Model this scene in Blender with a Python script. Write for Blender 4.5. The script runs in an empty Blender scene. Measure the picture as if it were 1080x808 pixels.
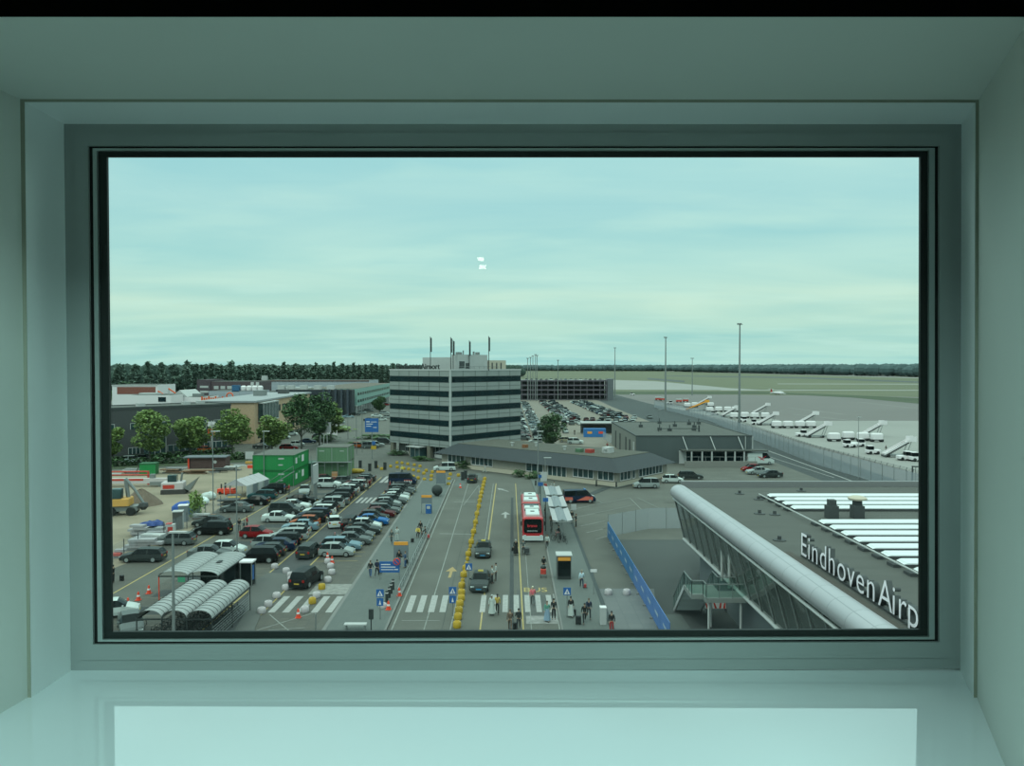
import bpy, bmesh, math, random
from mathutils import Vector, Matrix, noise
R = math.radians
rnd = random.Random(7)
SC = bpy.context.scene
COL = SC.collection

# ------------------------------------------------------------------ camera
F = 810.0
CAMZ = 21.5
PITCH = math.atan(18.0 / F)
cd = bpy.data.cameras.new('camera'); cam = bpy.data.objects.new('camera', cd); COL.objects.link(cam)
cam.location = (0, 0, CAMZ); cam.rotation_euler = (math.pi / 2 - PITCH, 0, 0)
cd.sensor_width = 36; cd.lens = 36 * F / 1080; cd.clip_start = .02; cd.clip_end = 9000
SC.camera = cam
SC.view_settings.view_transform = 'Standard'; SC.view_settings.look = 'None'
SC.view_settings.exposure = 0.0; SC.view_settings.gamma = 1.0
SC.view_settings.use_curve_mapping = False
try:
    SC.cycles.use_denoising = True
    SC.cycles.max_bounces = 8; SC.cycles.diffuse_bounces = 4; SC.cycles.transparent_max_bounces = 16
    SC.cycles.caustics_reflective = False; SC.cycles.caustics_refractive = False
except Exception: pass

# ------------------------------------------------------------------ world: overcast sky with thin layered cloud
SKY_LOW = (.475, .745, .68, 1); SKY_MID = (.475, .760, .755, 1); SKY_TOP = (.80, 1.04, 1.02, 1)
w = bpy.data.worlds.new('overcast_sky'); SC.world = w; w.use_nodes = True
nt = w.node_tree; nt.nodes.clear()
def N(t, **k):
    n = nt.nodes.new(t)
    for a, b in k.items(): setattr(n, a, b)
    return n
L = lambda a, b: nt.links.new(a, b)
tc = N('ShaderNodeTexCoord'); sep = N('ShaderNodeSeparateXYZ'); L(tc.outputs['Generated'], sep.inputs[0])
def M2(op, a, b=None, c=None):
    n = N('ShaderNodeMath', operation=op)
    for i, v in enumerate((a, b, c)):
        if v is None: continue
        if isinstance(v, (int, float)): n.inputs[i].default_value = v
        else: L(v, n.inputs[i])
    return n.outputs[0]
zc = M2('MAXIMUM', sep.outputs[2], 0.0)
ramp = N('ShaderNodeValToRGB'); L(zc, ramp.inputs[0])
cr = ramp.color_ramp; cr.elements[0].position = 0; cr.elements[0].color = SKY_LOW
cr.elements[1].position = 1; cr.elements[1].color = (1.5, 1.9, 1.72, 1)
for p, c in ((.045, (.52, .765, .67, 1)), (.078, (.63, .83, .70, 1)), (.13, (.53, .79, .73, 1)), (.2, (.47, .745, .74, 1)), (.28, SKY_MID), (.36, (1.0, 1.38, 1.33, 1)), (.5, (1.2, 1.6, 1.5, 1)), (.7, (1.4, 1.78, 1.62, 1))):
    e = cr.elements.new(p); e.color = c
den = M2('ADD', zc, .09)
px_ = M2('DIVIDE', sep.outputs[0], den); py_ = M2('DIVIDE', sep.outputs[1], den)
cmb = N('ShaderNodeCombineXYZ'); L(M2('MULTIPLY', px_, .55), cmb.inputs[0]); L(py_, cmb.inputs[1])
n1 = N('ShaderNodeTexNoise'); L(cmb.outputs[0], n1.inputs['Vector']); n1.inputs['Scale'].default_value = .75; n1.inputs['Detail'].default_value = 6; n1.inputs['Roughness'].default_value = .5; n1.inputs['Distortion'].default_value = .5
r1 = N('ShaderNodeValToRGB'); L(n1.outputs['Fac'], r1.inputs[0]); r1.color_ramp.elements[0].position = .38; r1.color_ramp.elements[1].position = .66
mx = N('ShaderNodeMix', data_type='RGBA'); mx.blend_type = 'MULTIPLY'; L(M2('MULTIPLY', r1.outputs[0], .85), mx.inputs[0]); L(ramp.outputs[0], mx.inputs[6]); mx.inputs[7].default_value = (.70, .86, .94, 1)
n2 = N('ShaderNodeTexNoise'); L(cmb.outputs[0], n2.inputs['Vector']); n2.inputs['Scale'].default_value = 1.6; n2.inputs['Detail'].default_value = 5
r2 = N('ShaderNodeValToRGB'); L(n2.outputs['Fac'], r2.inputs[0]); r2.color_ramp.elements[0].position = .5; r2.color_ramp.elements[1].position = .75
mx2 = N('ShaderNodeMix', data_type='RGBA'); mx2.blend_type = 'MIX'; L(M2('MULTIPLY', r2.outputs[0], .55), mx2.inputs[0]); L(mx.outputs[2], mx2.inputs[6]); mx2.inputs[7].default_value = (.62, .86, .77, 1)
bg = N('ShaderNodeBackground'); L(mx2.outputs[2], bg.inputs[0]); bg.inputs[1].default_value = 1.0
ow = N('ShaderNodeOutputWorld'); L(bg.outputs[0], ow.inputs[0])
# weak veiled sun
sd = bpy.data.lights.new('veiled_sun', 'SUN'); sd.energy = .7; sd.angle = R(14); sd.color = (.92, 1, .86)
so = bpy.data.objects.new('veiled_sun', sd); COL.objects.link(so); so.rotation_euler = (R(38), R(-22), 0)

# ------------------------------------------------------------------ helpers
FW = Vector((0, math.cos(PITCH), -math.sin(PITCH))); UP = Vector((0, math.sin(PITCH), math.cos(PITCH)))
def ray(px, py): return FW + Vector(((px - 540) / F, 0, 0)) + UP * ((404 - py) / F)
def G(px, py, z=0.0):
    d = ray(px, py); t = (z - CAMZ) / d.z
    return Vector((d.x * t, d.y * t, z))
def P(px, py, y):
    d = ray(px, py); t = y / d.y
    return Vector((d.x * t, y, CAMZ + d.z * t))
def lin(v):
    v /= 255.0
    return v / 12.92 if v <= .04045 else ((v + .055) / 1.055) ** 2.4
KH = (1.63, 2.12, 1.94)
def S(r, g, b, v=False):
    """albedo of a surface from its apparent colour under this sky (v: upright surface, lit by half the sky)"""
    f = .56 if v else 1.0
    return tuple(min(.9, max(.004, lin(c) / (k * f))) for c, k in zip((r, g, b), KH))
MATS = {}
def mat(name, col=(.5, .5, .5), rough=.6, metal=0.0, noise_amt=0.0, scale=1.0, obj=False, emit=None, coat=0.0, ior=1.45, spec=None, col2=None, detail=4, coords='Object', mscale=None):
    if name in MATS: return MATS[name]
    m = bpy.data.materials.new(name); m.use_nodes = True; t = m.node_tree; b = t.nodes['Principled BSDF']
    b.inputs['Base Color'].default_value = (*col, 1); b.inputs['Roughness'].default_value = rough; b.inputs['Metallic'].default_value = metal
    b.inputs['IOR'].default_value = ior
    if coat: b.inputs['Coat Weight'].default_value = coat; b.inputs['Coat Roughness'].default_value = .05
    src = None
    if obj:
        o = t.nodes.new('ShaderNodeObjectInfo'); src = o.outputs['Color']; t.links.new(src, b.inputs['Base Color'])
    if noise_amt or col2:
        tc = t.nodes.new('ShaderNodeTexCoord'); n = t.nodes.new('ShaderNodeTexNoise'); n.inputs['Scale'].default_value = scale; n.inputs['Detail'].default_value = detail
        if mscale:
            mp = t.nodes.new('ShaderNodeMapping'); mp.inputs['Scale'].default_value = mscale; t.links.new(tc.outputs[coords], mp.inputs[0]); t.links.new(mp.outputs[0], n.inputs['Vector'])
        else: t.links.new(tc.outputs[coords], n.inputs['Vector'])
        if not col2: c1 = tuple(c * (1 - noise_amt) for c in col); c2 = tuple(min(1, c * (1 + noise_amt)) for c in col)
        else: c1, c2 = col, col2
        rp = t.nodes.new('ShaderNodeValToRGB'); rp.color_ramp.elements[0].position = .32; rp.color_ramp.elements[1].position = .68
        rp.color_ramp.elements[0].color = (*c1, 1); rp.color_ramp.elements[1].color = (*c2, 1)
        t.links.new(n.outputs['Fac'], rp.inputs[0])
        t.links.new(rp.outputs[0], b.inputs['Base Color'])
    if emit: b.inputs['Emission Color'].default_value = (*emit[:3], 1); b.inputs['Emission Strength'].default_value = emit[3]
    MATS[name] = m; return m
def brickmat(name, c1, c2, cm, sx, sy, mortar=.02, rough=.6, offset=0.0, rot=(0, 0, 0), metal=0):
    if name in MATS: return MATS[name]
    m = bpy.data.materials.new(name); m.use_nodes = True; t = m.node_tree; b = t.nodes['Principled BSDF']; b.inputs['Roughness'].default_value = rough; b.inputs['Metallic'].default_value = metal
    tc = t.nodes.new('ShaderNodeTexCoord'); mp = t.nodes.new('ShaderNodeMapping'); mp.inputs['Rotation'].default_value = rot
    br = t.nodes.new('ShaderNodeTexBrick'); br.offset = offset; br.inputs['Color1'].default_value = (*c1, 1); br.inputs['Color2'].default_value = (*c2, 1); br.inputs['Mortar'].default_value = (*cm, 1)
    br.inputs['Scale'].default_value = 1; br.inputs['Brick Width'].default_value = sx; br.inputs['Row Height'].default_value = sy; br.inputs['Mortar Size'].default_value = mortar
    t.links.new(tc.outputs['Object'], mp.inputs[0]); t.links.new(mp.outputs[0], br.inputs['Vector']); t.links.new(br.outputs['Color'], b.inputs['Base Color'])
    MATS[name] = m; return m

class MB:
    def __init__(s): s.v = []; s.f = []; s.m = []; s.mi = 0
    def add(s, vs, fs):
        o = len(s.v); s.v += [tuple(v) for v in vs]; s.f += [tuple(i + o for i in f) for f in fs]; s.m += [s.mi] * len(fs); return s
    def box(s, x0, y0, z0, x1, y1, z1):
        v = [(x, y, z) for z in (z0, z1) for y in (y0, y1) for x in (x0, x1)]
        return s.add(v, [(0, 2, 3, 1), (4, 5, 7, 6), (0, 1, 5, 4), (2, 6, 7, 3), (0, 4, 6, 2), (1, 3, 7, 5)])
    def cbox(s, cx, cy, cz, sx, sy, sz, rz=0.0):
        c, n = math.cos(rz), math.sin(rz); v = []
        for z in (-sz / 2, sz / 2):
            for y in (-sy / 2, sy / 2):
                for x in (-sx / 2, sx / 2): v.append((cx + x * c - y * n, cy + x * n + y * c, cz + z))
        return s.add(v, [(0, 2, 3, 1), (4, 5, 7, 6), (0, 1, 5, 4), (2, 6, 7, 3), (0, 4, 6, 2), (1, 3, 7, 5)])
    def prism(s, pts, z0, z1):
        a = sum(pts[i][0] * pts[(i + 1) % len(pts)][1] - pts[(i + 1) % len(pts)][0] * pts[i][1] for i in range(len(pts)))
        if a < 0: pts = pts[::-1]
        n = len(pts); v = [(p[0], p[1], z0) for p in pts] + [(p[0], p[1], z1) for p in pts]
        return s.add(v, [tuple(range(n))[::-1], tuple(range(n, 2 * n))] + [(i, (i + 1) % n, n + (i + 1) % n, n + i) for i in range(n)])
    def tube(s, p0, p1, r, n=6, r1=None, cap=True):
        p0, p1 = Vector(p0), Vector(p1); d = (p1 - p0)
        if d.length < 1e-6: return s
        d.normalize(); a = Vector((0, 0, 1)) if abs(d.z) < .9 else Vector((1, 0, 0)); u = d.cross(a).normalized(); w_ = d.cross(u)
        r1 = r if r1 is None else r1; v = []
        for p, rr in ((p0, r), (p1, r1)):
            for i in range(n):
                t = 2 * math.pi * i / n; v.append(p + u * (rr * math.cos(t)) + w_ * (rr * math.sin(t)))
        f = [(i, (i + 1) % n, n + (i + 1) % n, n + i) for i in range(n)]
        if cap: f += [tuple(range(n))[::-1], tuple(range(n, 2 * n))]
        return s.add(v, f)
    def lathe(s, prof, n=12, c=(0, 0, 0)):
        v = []
        for r, z in prof:
            for i in range(n):
                t = 2 * math.pi * i / n; v.append((c[0] + r * math.cos(t), c[1] + r * math.sin(t), c[2] + z))
        f = []
        for k in range(len(prof) - 1):
            for i in range(n): f.append((k * n + i, k * n + (i + 1) % n, (k + 1) * n + (i + 1) % n, (k + 1) * n + i))
        f += [tuple(range(n))[::-1], tuple(range((len(prof) - 1) * n, len(prof) * n))]
        return s.add(v, f)
    def sphere(s, c, rx, ry, rz, n=8, m=6):
        v = [(c[0], c[1], c[2] - rz)]
        for j in range(1, m):
            a = -math.pi / 2 + math.pi * j / m
            for i in range(n):
                t = 2 * math.pi * i / n; v.append((c[0] + rx * math.cos(a) * math.cos(t), c[1] + ry * math.cos(a) * math.sin(t), c[2] + rz * math.sin(a)))
        v.append((c[0], c[1], c[2] + rz)); f = [(0, 1 + (i + 1) % n, 1 + i) for i in range(n)]
        for j in range(m - 2):
            for i in range(n): f.append((1 + j * n + i, 1 + j * n + (i + 1) % n, 1 + (j + 1) * n + (i + 1) % n, 1 + (j + 1) * n + i))
        o = 1 + (m - 2) * n; f += [(o + i, o + (i + 1) % n, len(v) - 1) for i in range(n)]
        return s.add(v, f)
    def torus(s, c, R_, r, axis='y', n=16, k=5):
        v = []
        for i in range(n):
            t = 2 * math.pi * i / n
            for j in range(k):
                a = 2 * math.pi * j / k; q = R_ + r * math.cos(a); h = r * math.sin(a)
                v.append((c[0] + q * math.cos(t), c[1] + h, c[2] + q * math.sin(t)) if axis == 'y' else (c[0] + q * math.cos(t), c[1] + q * math.sin(t), c[2] + h))
        f = [(i * k + j, ((i + 1) % n) * k + j, ((i + 1) % n) * k + (j + 1) % k, i * k + (j + 1) % k) for i in range(n) for j in range(k)]
        return s.add(v, f)
    def ribbon(s, a, b, wd, z=0.0, h=.0):
        a, b = Vector((a[0], a[1])), Vector((b[0], b[1])); d = (b - a).normalized(); p = Vector((-d.y, d.x)) * wd / 2
        return s.add([(*(a + p), z), (*(a - p), z), (*(b - p), z), (*(b + p), z)], [(0, 1, 2, 3)])
    def mesh(s, name, mats, smooth=None):
        me = bpy.data.meshes.new(name); me.from_pydata(s.v, [], s.f)
        for m in (mats if isinstance(mats, (list, tuple)) else [mats]): me.materials.append(m)
        me.polygons.foreach_set('material_index', s.m); me.update()
        if smooth:
            me.shade_smooth(); me.set_sharp_from_angle(angle=R(smooth))
        return me
def link(name, me, parent=None, loc=(0, 0, 0), rz=0.0, color=None):
    o = bpy.data.objects.new(name, me); COL.objects.link(o); o.location = loc; o.rotation_euler = (0, 0, rz)
    if parent is not None: o.parent = parent
    if color is not None: o.color = (*color[:3], 1)
    return o
def obj(name, mb, m, parent=None, loc=(0, 0, 0), rz=0.0, smooth=None, color=None, label=None):
    o = link(name, mb.mesh(name, m, smooth), parent, loc, rz, color)
    if label: o['label'] = label
    return o
def tag(o, label=None, cat=None, group=None, kind=None):
    if label: o['label'] = label
    if cat: o['category'] = cat
    if group: o['group'] = group
    if kind: o['kind'] = kind
    return o
def thing(name, label, cat, loc=(0, 0, 0), rz=0.0, group=None, kind=None):
    return tag(link(name, None, None, loc, rz), label, cat, group, kind)
def struct(name, mb, m, smooth=None, parent=None):
    o = obj(name, mb, m, parent, smooth=smooth)
    if parent is None: o['kind'] = 'structure'
    return o
KIDS = {}
def kids(o):
    return KIDS.get(o.name) or [c for c in bpy.data.objects if c.parent is o]
def copy_tree(o, parent=None, ks=None):
    c = o.copy(); COL.objects.link(c)
    if parent is not None: c.parent = parent
    if o.name not in KIDS: KIDS[o.name] = [q for q in bpy.data.objects if q.parent is o]
    for ch in KIDS[o.name]: copy_tree(ch, c)
    return c
def put(proto, loc, rz, label, group=None, first=False, cat=None):
    o = proto if first else copy_tree(proto)
    o.location = loc; o.rotation_euler = (0, 0, rz); o['label'] = label
    if group: o['group'] = group
    elif 'group' in o: del o['group']
    if cat: o['category'] = cat
    return o
ORD = 'zeroth first second third fourth fifth sixth seventh eighth ninth tenth eleventh twelfth thirteenth fourteenth fifteenth sixteenth seventeenth eighteenth nineteenth'.split()
def nth(i):
    if i < 20: return ORD[i]
    t = {2: 'twenty', 3: 'thirty', 4: 'forty', 5: 'fifty', 6: 'sixty', 7: 'seventy', 8: 'eighty', 9: 'ninety'}[i // 10]
    return t.replace('ty', 'tieth') if i % 10 == 0 else t + '-' + ORD[i % 10]
def textmesh(ch, size, ext, m, bold=0.0):
    c = bpy.data.curves.new('lettering', 'FONT'); c.body = ch; c.size = size; c.extrude = ext; c.offset = bold; c.resolution_u = 4
    o = bpy.data.objects.new('lettering', c); COL.objects.link(o)
    me = bpy.data.meshes.new_from_object(o.evaluated_get(bpy.context.evaluated_depsgraph_get()))
    bpy.data.objects.remove(o); me.materials.clear(); me.materials.append(m); return me

# ------------------------------------------------------------------ the room and its window
WALLC = (.67, .70, .66)
m_wall = mat('interior_wall_paint', WALLC, .75, noise_amt=.02, scale=3)
m_dark = mat('dark_header_paint', (.0012, .002, .0016), 1.0, ior=1.02)
m_frame = mat('grey_lacquered_aluminium', (.285, .315, .31), .38, noise_amt=.03, scale=6)
m_reveal = mat('reveal_board', (.86, .90, .90), .38)
m_groove = mat('shadow_gap_trim', (.30, .31, .25), .7)
m_gasket = mat('black_rubber_gasket', (.008, .012, .011), .5)
m_bead = mat('anodised_glazing_bead', (.42, .47, .46), .28, metal=.6)
m_gap = mat('black_gap', (.002, .002, .002), .8)
m_sill = mat('glossy_white_sill', (.78, .84, .86), .03, ior=1.9, coords='Object')
YW = 1.35; Y1 = 1.24
zs = P(540, 707.2, YW).z; zcl = P(540, 105.4, Y1).z
def corners(tl, tr, br, bl, y): return [P(*tl, y), P(*tr, y), P(*br, y), P(*bl, y)]
FO = ((67.3, 130.8), (1014, 131), (1012.6, 705.5), (74.8, 708.6))
FM = ((77.5, 140), (1004.5, 140), (1003, 694), (84, 696.5))
FI = ((92.5, 153.7), (991, 153.5), (991, 677.4), (98, 680))
BE = ((97.6, 156.3), (986, 156), (985.8, 674.5), (103, 677))
GA = ((102, 159), (980, 158.7), (980, 671.8), (108, 674.7))
GL = ((112.6, 165.4), (971, 165.2), (970.2, 664), (117.8, 666.6))
def ring(mb, a, ya, b, yb):
    """sloping or flat ring between two nested outlines"""
    A = corners(*a, ya); B = corners(*b, yb)
    return mb.add(A + B, [(i, (i + 1) % 4, 4 + (i + 1) % 4, 4 + i) for i in range(4)])
def solidring(mb, a, b, y0, y1):
    A = corners(*a, y0); B = corners(*b, y0); A2 = [Vector((p.x, y1, p.z)) for p in A]; B2 = [Vector((p.x, y1, p.z)) for p in B]
    v = A + B + A2 + B2; f = []
    for i in range(4):
        j = (i + 1) % 4
        f += [(i, j, 4 + j, 4 + i), (8 + j, 8 + i, 12 + i, 12 + j), (4 + i, 4 + j, 12 + j, 12 + i), (j, i, 8 + i, 8 + j)]
    return mb.add(v, f)
win = link('window_1', None); win['kind'] = 'structure'; win['label'] = 'wide fixed window in a grey aluminium frame above a glossy sill'
obj('window_frame', solidring(solidring(MB(), FO, FM, YW, YW + .012), FM, FI, YW - .0025, YW + .012), m_frame, win, label='grey lacquered aluminium outer frame')
obj('frame_gap', solidring(MB(), FI, BE, YW + .003, YW + .012), m_gap, win)
obj('glazing_bead', solidring(MB(), BE, GA, YW + .001, YW + .012), m_bead, win, label='bright metal glazing bead')
obj('window_gasket', solidring(MB(), GA, GL, YW + .006, YW + .012), m_gasket, win, label='black rubber gasket')
# pane: thin double glazing, faintly green, with fresnel mirror reflections
mg = bpy.data.materials.new('window_glass'); mg.use_nodes = True; t = mg.node_tree; t.nodes.clear()
tr = t.nodes.new('ShaderNodeBsdfTransparent'); tr.inputs[0].default_value = (.93, 1, .975, 1)
gl = t.nodes.new('ShaderNodeBsdfGlossy'); gl.inputs['Roughness'].default_value = 0; gl.inputs[0].default_value = (1, 1, 1, 1)
fr = t.nodes.new('ShaderNodeFresnel'); fr.inputs[0].default_value = 1.3; ms = t.nodes.new('ShaderNodeMixShader'); on = t.nodes.new('ShaderNodeOutputMaterial')
t.links.new(fr.outputs[0], ms.inputs[0]); t.links.new(tr.outputs[0], ms.inputs[1]); t.links.new(gl.outputs[0], ms.inputs[2]); t.links.new(ms.outputs[0], on.inputs[0])
YG = YW + .0115
g_ = corners(*GL, YG); cx_ = sum((p for p in g_), Vector()) / 4
gq = [cx_ + (p - cx_) * 1.01 for p in g_]
obj('window_pane', MB().add(gq, [(0, 1, 2, 3)]), mg, win, label='clear faintly green glass pane')
# reveal boards, shadow gap and niche
RO = ((26.3, 107.8), (1028.5, 109.6), (1026.6, 733.5), (33.3, 736))
A = corners(*FO, YW); B = [P(26.3, 107.8, Y1), P(1028.5, 108.5, Y1), Vector((P(1026.6, 732.5, Y1).x, Y1, zs)), Vector((P(33.3, 736, Y1).x, Y1, zs))]
A[2].z = A[3].z = zs - .002
def slabq(q, off):
    o = Vector(off); v = list(q) + [p + o for p in q]
    return v, [(0, 1, 2, 3), (7, 6, 5, 4)] + [(i, i + 4, (i + 1) % 4 + 4, (i + 1) % 4) for i in range(4)]
for i, (nm, off) in enumerate((('trim_1', (0, 0, .03)), ('trim_2', (.03, 0, 0)), None or ('', None), ('trim_3', (-.03, 0, 0)))):
    if off is None: continue
    j = (i + 1) % 4
    mb = MB(); vv, ff = slabq([A[i], A[j], B[j], B[i]], off); mb.add(vv, ff)
    o = struct(nm, mb, m_reveal); o['label'] = 'pale lacquered reveal board around the window'
GOo = [P(21.8, 104.7, Y1), P(1032.3, 105.6, Y1), Vector((P(1030.3, 735, Y1).x, Y1, zs)), Vector((P(29.7, 737, Y1).x, Y1, zs))]
mb = MB()
for i in (0, 1, 3):
    j = (i + 1) % 4; q = [B[i], B[j], GOo[j], GOo[i]]; vv, ff = slabq([p + Vector((0, -.001, 0)) for p in q], (0, -.0005, 0)); mb.add(vv, ff)
struct('trim_4', mb, m_groove)['label'] = 'narrow grey-brown shadow gap round the reveal boards'
YF = .70
def extrap(a, b): k = (a.y - YF) / (a.y - b.y); return a + (b - a) * k
lt = GOo[0]; lb = GOo[3]; rt = GOo[1]; rb = GOo[2]
zt = lt.z
lt2 = extrap(lt, G(0, 97, lt.z)); lb2 = extrap(lb, G(0, 760.6, zs)); rt2 = extrap(rt, G(1080, 29.7, rt.z)); rb2 = extrap(rb, G(1059.8, 808, zs))
lt2.x = lb2.x = (lt2.x + lb2.x) / 2
for nm, q, off in (('wall_niche_left', [lt, lb, lb2, lt2], (-.35, 0, 0)), ('wall_niche_right', [rb, rt, rt2, rb2], (.35, 0, 0))):
    mb = MB(); vv, ff = slabq(q, off); mb.add(vv, ff); struct(nm, mb, m_wall)
YH = G(540, 16.6, zt).y
k = (lt.y - YH) / (lt.y - YF)
q = [lt + Vector((-.4, 0, 0)), rt + Vector((.4, 0, 0)), Vector((rt.x + .4, YH, rt.z)), Vector((lt.x - .4, YH, lt.z))]
mb = MB(); vv, ff = slabq(q, (0, 0, .3)); mb.add(vv, ff); struct('ceiling_niche', mb, m_wall)
struct('trim_5', MB().box(-1.6, YF - .02, zt - .0015, 1.6, YH, zt + .3), m_dark)['label'] = 'black header edge over the window niche'
mb = MB(); q = [Vector((A[3].x - .45, YW + .005, zs)), Vector((A[2].x + .45, YW + .005, zs)), Vector((rb2.x + .4, YF, zs)), Vector((lb2.x - .4, YF, zs))]
vv, ff = slabq([p for p in q], (0, 0, -.03)); mb.add(vv, ff); struct('trim_6', mb, m_sill)['label'] = 'glossy pale window sill mirroring the sky'
# outer wall round the window and the room behind the camera
xl, xr, zb_, zt_ = A[0].x, A[1].x, A[2].z, A[0].z
mb = MB()
for b in ((-3.2, YW + .013, 18.5, xl, 1.42, 24), (xr, YW + .013, 18.5, 3.2, 1.42, 24), (xl, YW + .013, 18.5, xr, 1.42, zb_), (xl, YW + .01, zt_, xr, 1.42, 24)): mb.box(*b)
struct('wall_front', mb, m_wall)
mb = MB()
for b in ((-3, YF, 19.7, lb2.x - .35, YW + .01, 22.9), (rb2.x + .35, YF, 19.7, 3, YW + .01, 22.9), (lb2.x - .35, YF, 19.7, rb2.x + .35, YW, zs - .03), (lb2.x - .35, YF, zt + .3, rb2.x + .35, YW + .01, 22.9)): mb.box(*b)
struct('wall_lining', mb, m_wall)
struct('floor', MB().box(-3, -3.4, 19.6, 3, YF + .2, 19.7), mat('dark_floor', (.08, .08, .075), .6, noise_amt=.1, scale=4))
struct('ceiling', MB().box(-3, -3.4, 22.9, 3, YF + .2, 23.0), m_wall)
struct('wall_left', MB().box(-3.1, -3.5, 19.6, -3, YW + .01, 23), m_wall); struct('wall_right', MB().box(3, -3.5, 19.6, 3.1, YW + .01, 23), m_wall)
struct('wall_back', MB().box(-3.1, -3.5, 19.6, 3.1, -3.4, 23), m_wall)
# the two small ceiling-hung lamps whose reflections show in the pane
for px, py, dz_ in ((507, 273.4, 0), (508.7, 281.6, 0)):
    D = 5.6; p = P(px, py, D); y = 2 * YG - D
    tl = thing('spot_lamp', 'small lit lamp mirrored in the glass, %s of the two bright spots in the sky' % ('upper' if py < 277 else 'lower'), 'lamp', (p.x, y, p.z), group='lamps mirrored in the window')
    obj('lamp_housing', MB().box(-.03, -.03, -.018, .03, 0, .018), m_gap, tl); obj('lamp_lens', MB().box(-.024, 0, -.013, .024, .004, .013), mat('lamp_lens', (1, 1, .9), .4, emit=(1, .95, .75, 26)), tl)
    obj('lamp_rod', MB().tube((0, -.02, 0), (0, -3.38 - y, 0), .003, 6), m_gap, tl)
ld = bpy.data.lights.new('room_fill_light', 'AREA'); ld.shape = 'RECTANGLE'; ld.size = 2.4; ld.size_y = 1.2; ld.energy = 88.0; ld.color = (.60, 1, .93)  # added fill light, unseen, sky-tinted, brightens the niche and window frame
lo = bpy.data.objects.new('room_fill_light', ld); COL.objects.link(lo); lo.location = (0, -1.2, 22.88)
# ================================================================== GROUND
def gpoly(name, pix, m, z, parent=None, world=False, label=None, stuff=False):
    pts = [(p[0], p[1]) for p in (pix if world else [G(x, y, z) for x, y in pix])]
    o = struct(name, MB().prism(pts, z - .012, z), m, parent=parent)
    if label: o['label'] = label
    return o
m_asph = mat('road_asphalt', None or S(101, 115, 108), .85, noise_amt=.13, scale=.35, detail=8)
m_asph2 = mat('worn_grey_asphalt', S(108, 120, 108), .85, noise_amt=.12, scale=.25, detail=9)
m_asphd = mat('dark_asphalt', S(70, 84, 82), .85, noise_amt=.12, scale=.6, detail=8)
m_pave = brickmat('pavement_slabs', S(106, 126, 118), S(111, 131, 122), S(97, 115, 108), .6, .6, .012, .8)
m_lot = brickmat('clinker_parking', S(108, 116, 102), S(94, 103, 92), S(86, 96, 88), .9, .35, .03, .85)
m_tan = mat('tan_car_park_paving', S(146, 153, 135), .9, noise_amt=.07, scale=.2)
m_sand = mat('pale_site_sand', S(180, 182, 152), .95, col2=S(156, 160, 132), scale=.18, detail=9)
m_grassf = mat('airfield_grass', S(126, 142, 108), .95, col2=S(108, 126, 94), scale=.004, detail=6, mscale=(1, 4, 1))
m_grassd = mat('rough_grass', S(86, 108, 74), .95, col2=S(70, 92, 62), scale=.02, detail=8)
m_concl = mat('pale_apron_concrete', S(170, 186, 174), .85, noise_amt=.05, scale=.03)
m_apron = mat('brownish_apron', S(130, 138, 130), .85, noise_amt=.07, scale=.012, detail=8, mscale=(1, 3, 1))
m_white = mat('white_road_paint', S(186, 205, 194), .7, noise_amt=.12, scale=3)
m_yel = mat('yellow_road_paint', S(200, 196, 120), .7, noise_amt=.1, scale=3)
m_kerb = mat('concrete_kerb', S(140, 156, 147), .8, noise_amt=.05, scale=1)
m_runway = mat('dark_runway', S(92, 108, 104), .9, noise_amt=.05, scale=.02)

struct('ground', MB().box(-4500, 3, -.5, 6000, 6500, -.1), m_grassf)['label'] = 'flat grassy land reaching the horizon'
gpoly('ground_town', [(-700, 3), (80, 3), (80, 470), (-20, 640), (-700, 640)], m_asph2, -.04, world=True)
# airfield
gpoly('ground_apron', [(80, 60), (700, 60), (620, 230), (470, 300), (370, 470), (240, 555), (66, 600), (30, 600), (30, 470)], m_apron, -.03, world=True, label='brownish grey aircraft apron')
gpoly('ground_concrete', [(970, 443.8), (824, 444), (790, 436), (700, 428), (680, 424.5), (740, 436.5), (790, 449), (850, 467), (970, 500), (1100, 540), (1300, 540), (1300, 444)], m_concl, -.015, label='pale concrete stand beside the perimeter fence')
gpoly('ground_taxiway', [(560, 411.4), (640, 411), (770, 411.5), (800, 411), (770, 409.5), (745, 407), (690, 402), (640, 400.6), (600, 400.6)], m_concl, -.03, label='pale concrete apron far across the airfield')
gpoly('ground_strip', [(560, 416), (650, 416.3), (820, 415.6), (900, 419.5), (970, 426), (1150, 438), (1150, 432), (970, 420), (880, 416), (800, 413), (560, 413)], m_grassd, -.02, label='darker rough grass strip')
gpoly('trim_taxi_line', [(760, 411.9), (1200, 412.3), (1200, 411.4), (760, 411.1)], m_concl, -.01)
gpoly('ground_runway', [(700, 396.6), (850, 399.2), (1000, 405), (1000, 403.6), (850, 397.8), (700, 396)], m_runway, -.02, label='dark runway strip across the airfield')
gpoly('ground_edge', [(683, 398.6), (722, 401.6), (722, 403.4), (683, 400.2)], m_runway, -.02)
for i, q in enumerate([[(820, 404.6), (970, 404.9), (970, 405.6), (820, 405.2)], [(870, 391.9), (700, 391.2), (700, 391.6), (970, 399), (970, 398.2)]]):
    gpoly('trim_grass_line', q, m_concl, -.015)
for a, b in (((836, 437), (940, 448)), ((830, 430), (890, 437)), ((905, 424), (960, 430)), ((930, 429), (968, 430.5)), ((800, 455), (968, 462))):
    p, q = G(*a), G(*b); struct('trim_apron_line', MB().ribbon(p, q, .9, .0), m_concl)
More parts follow.
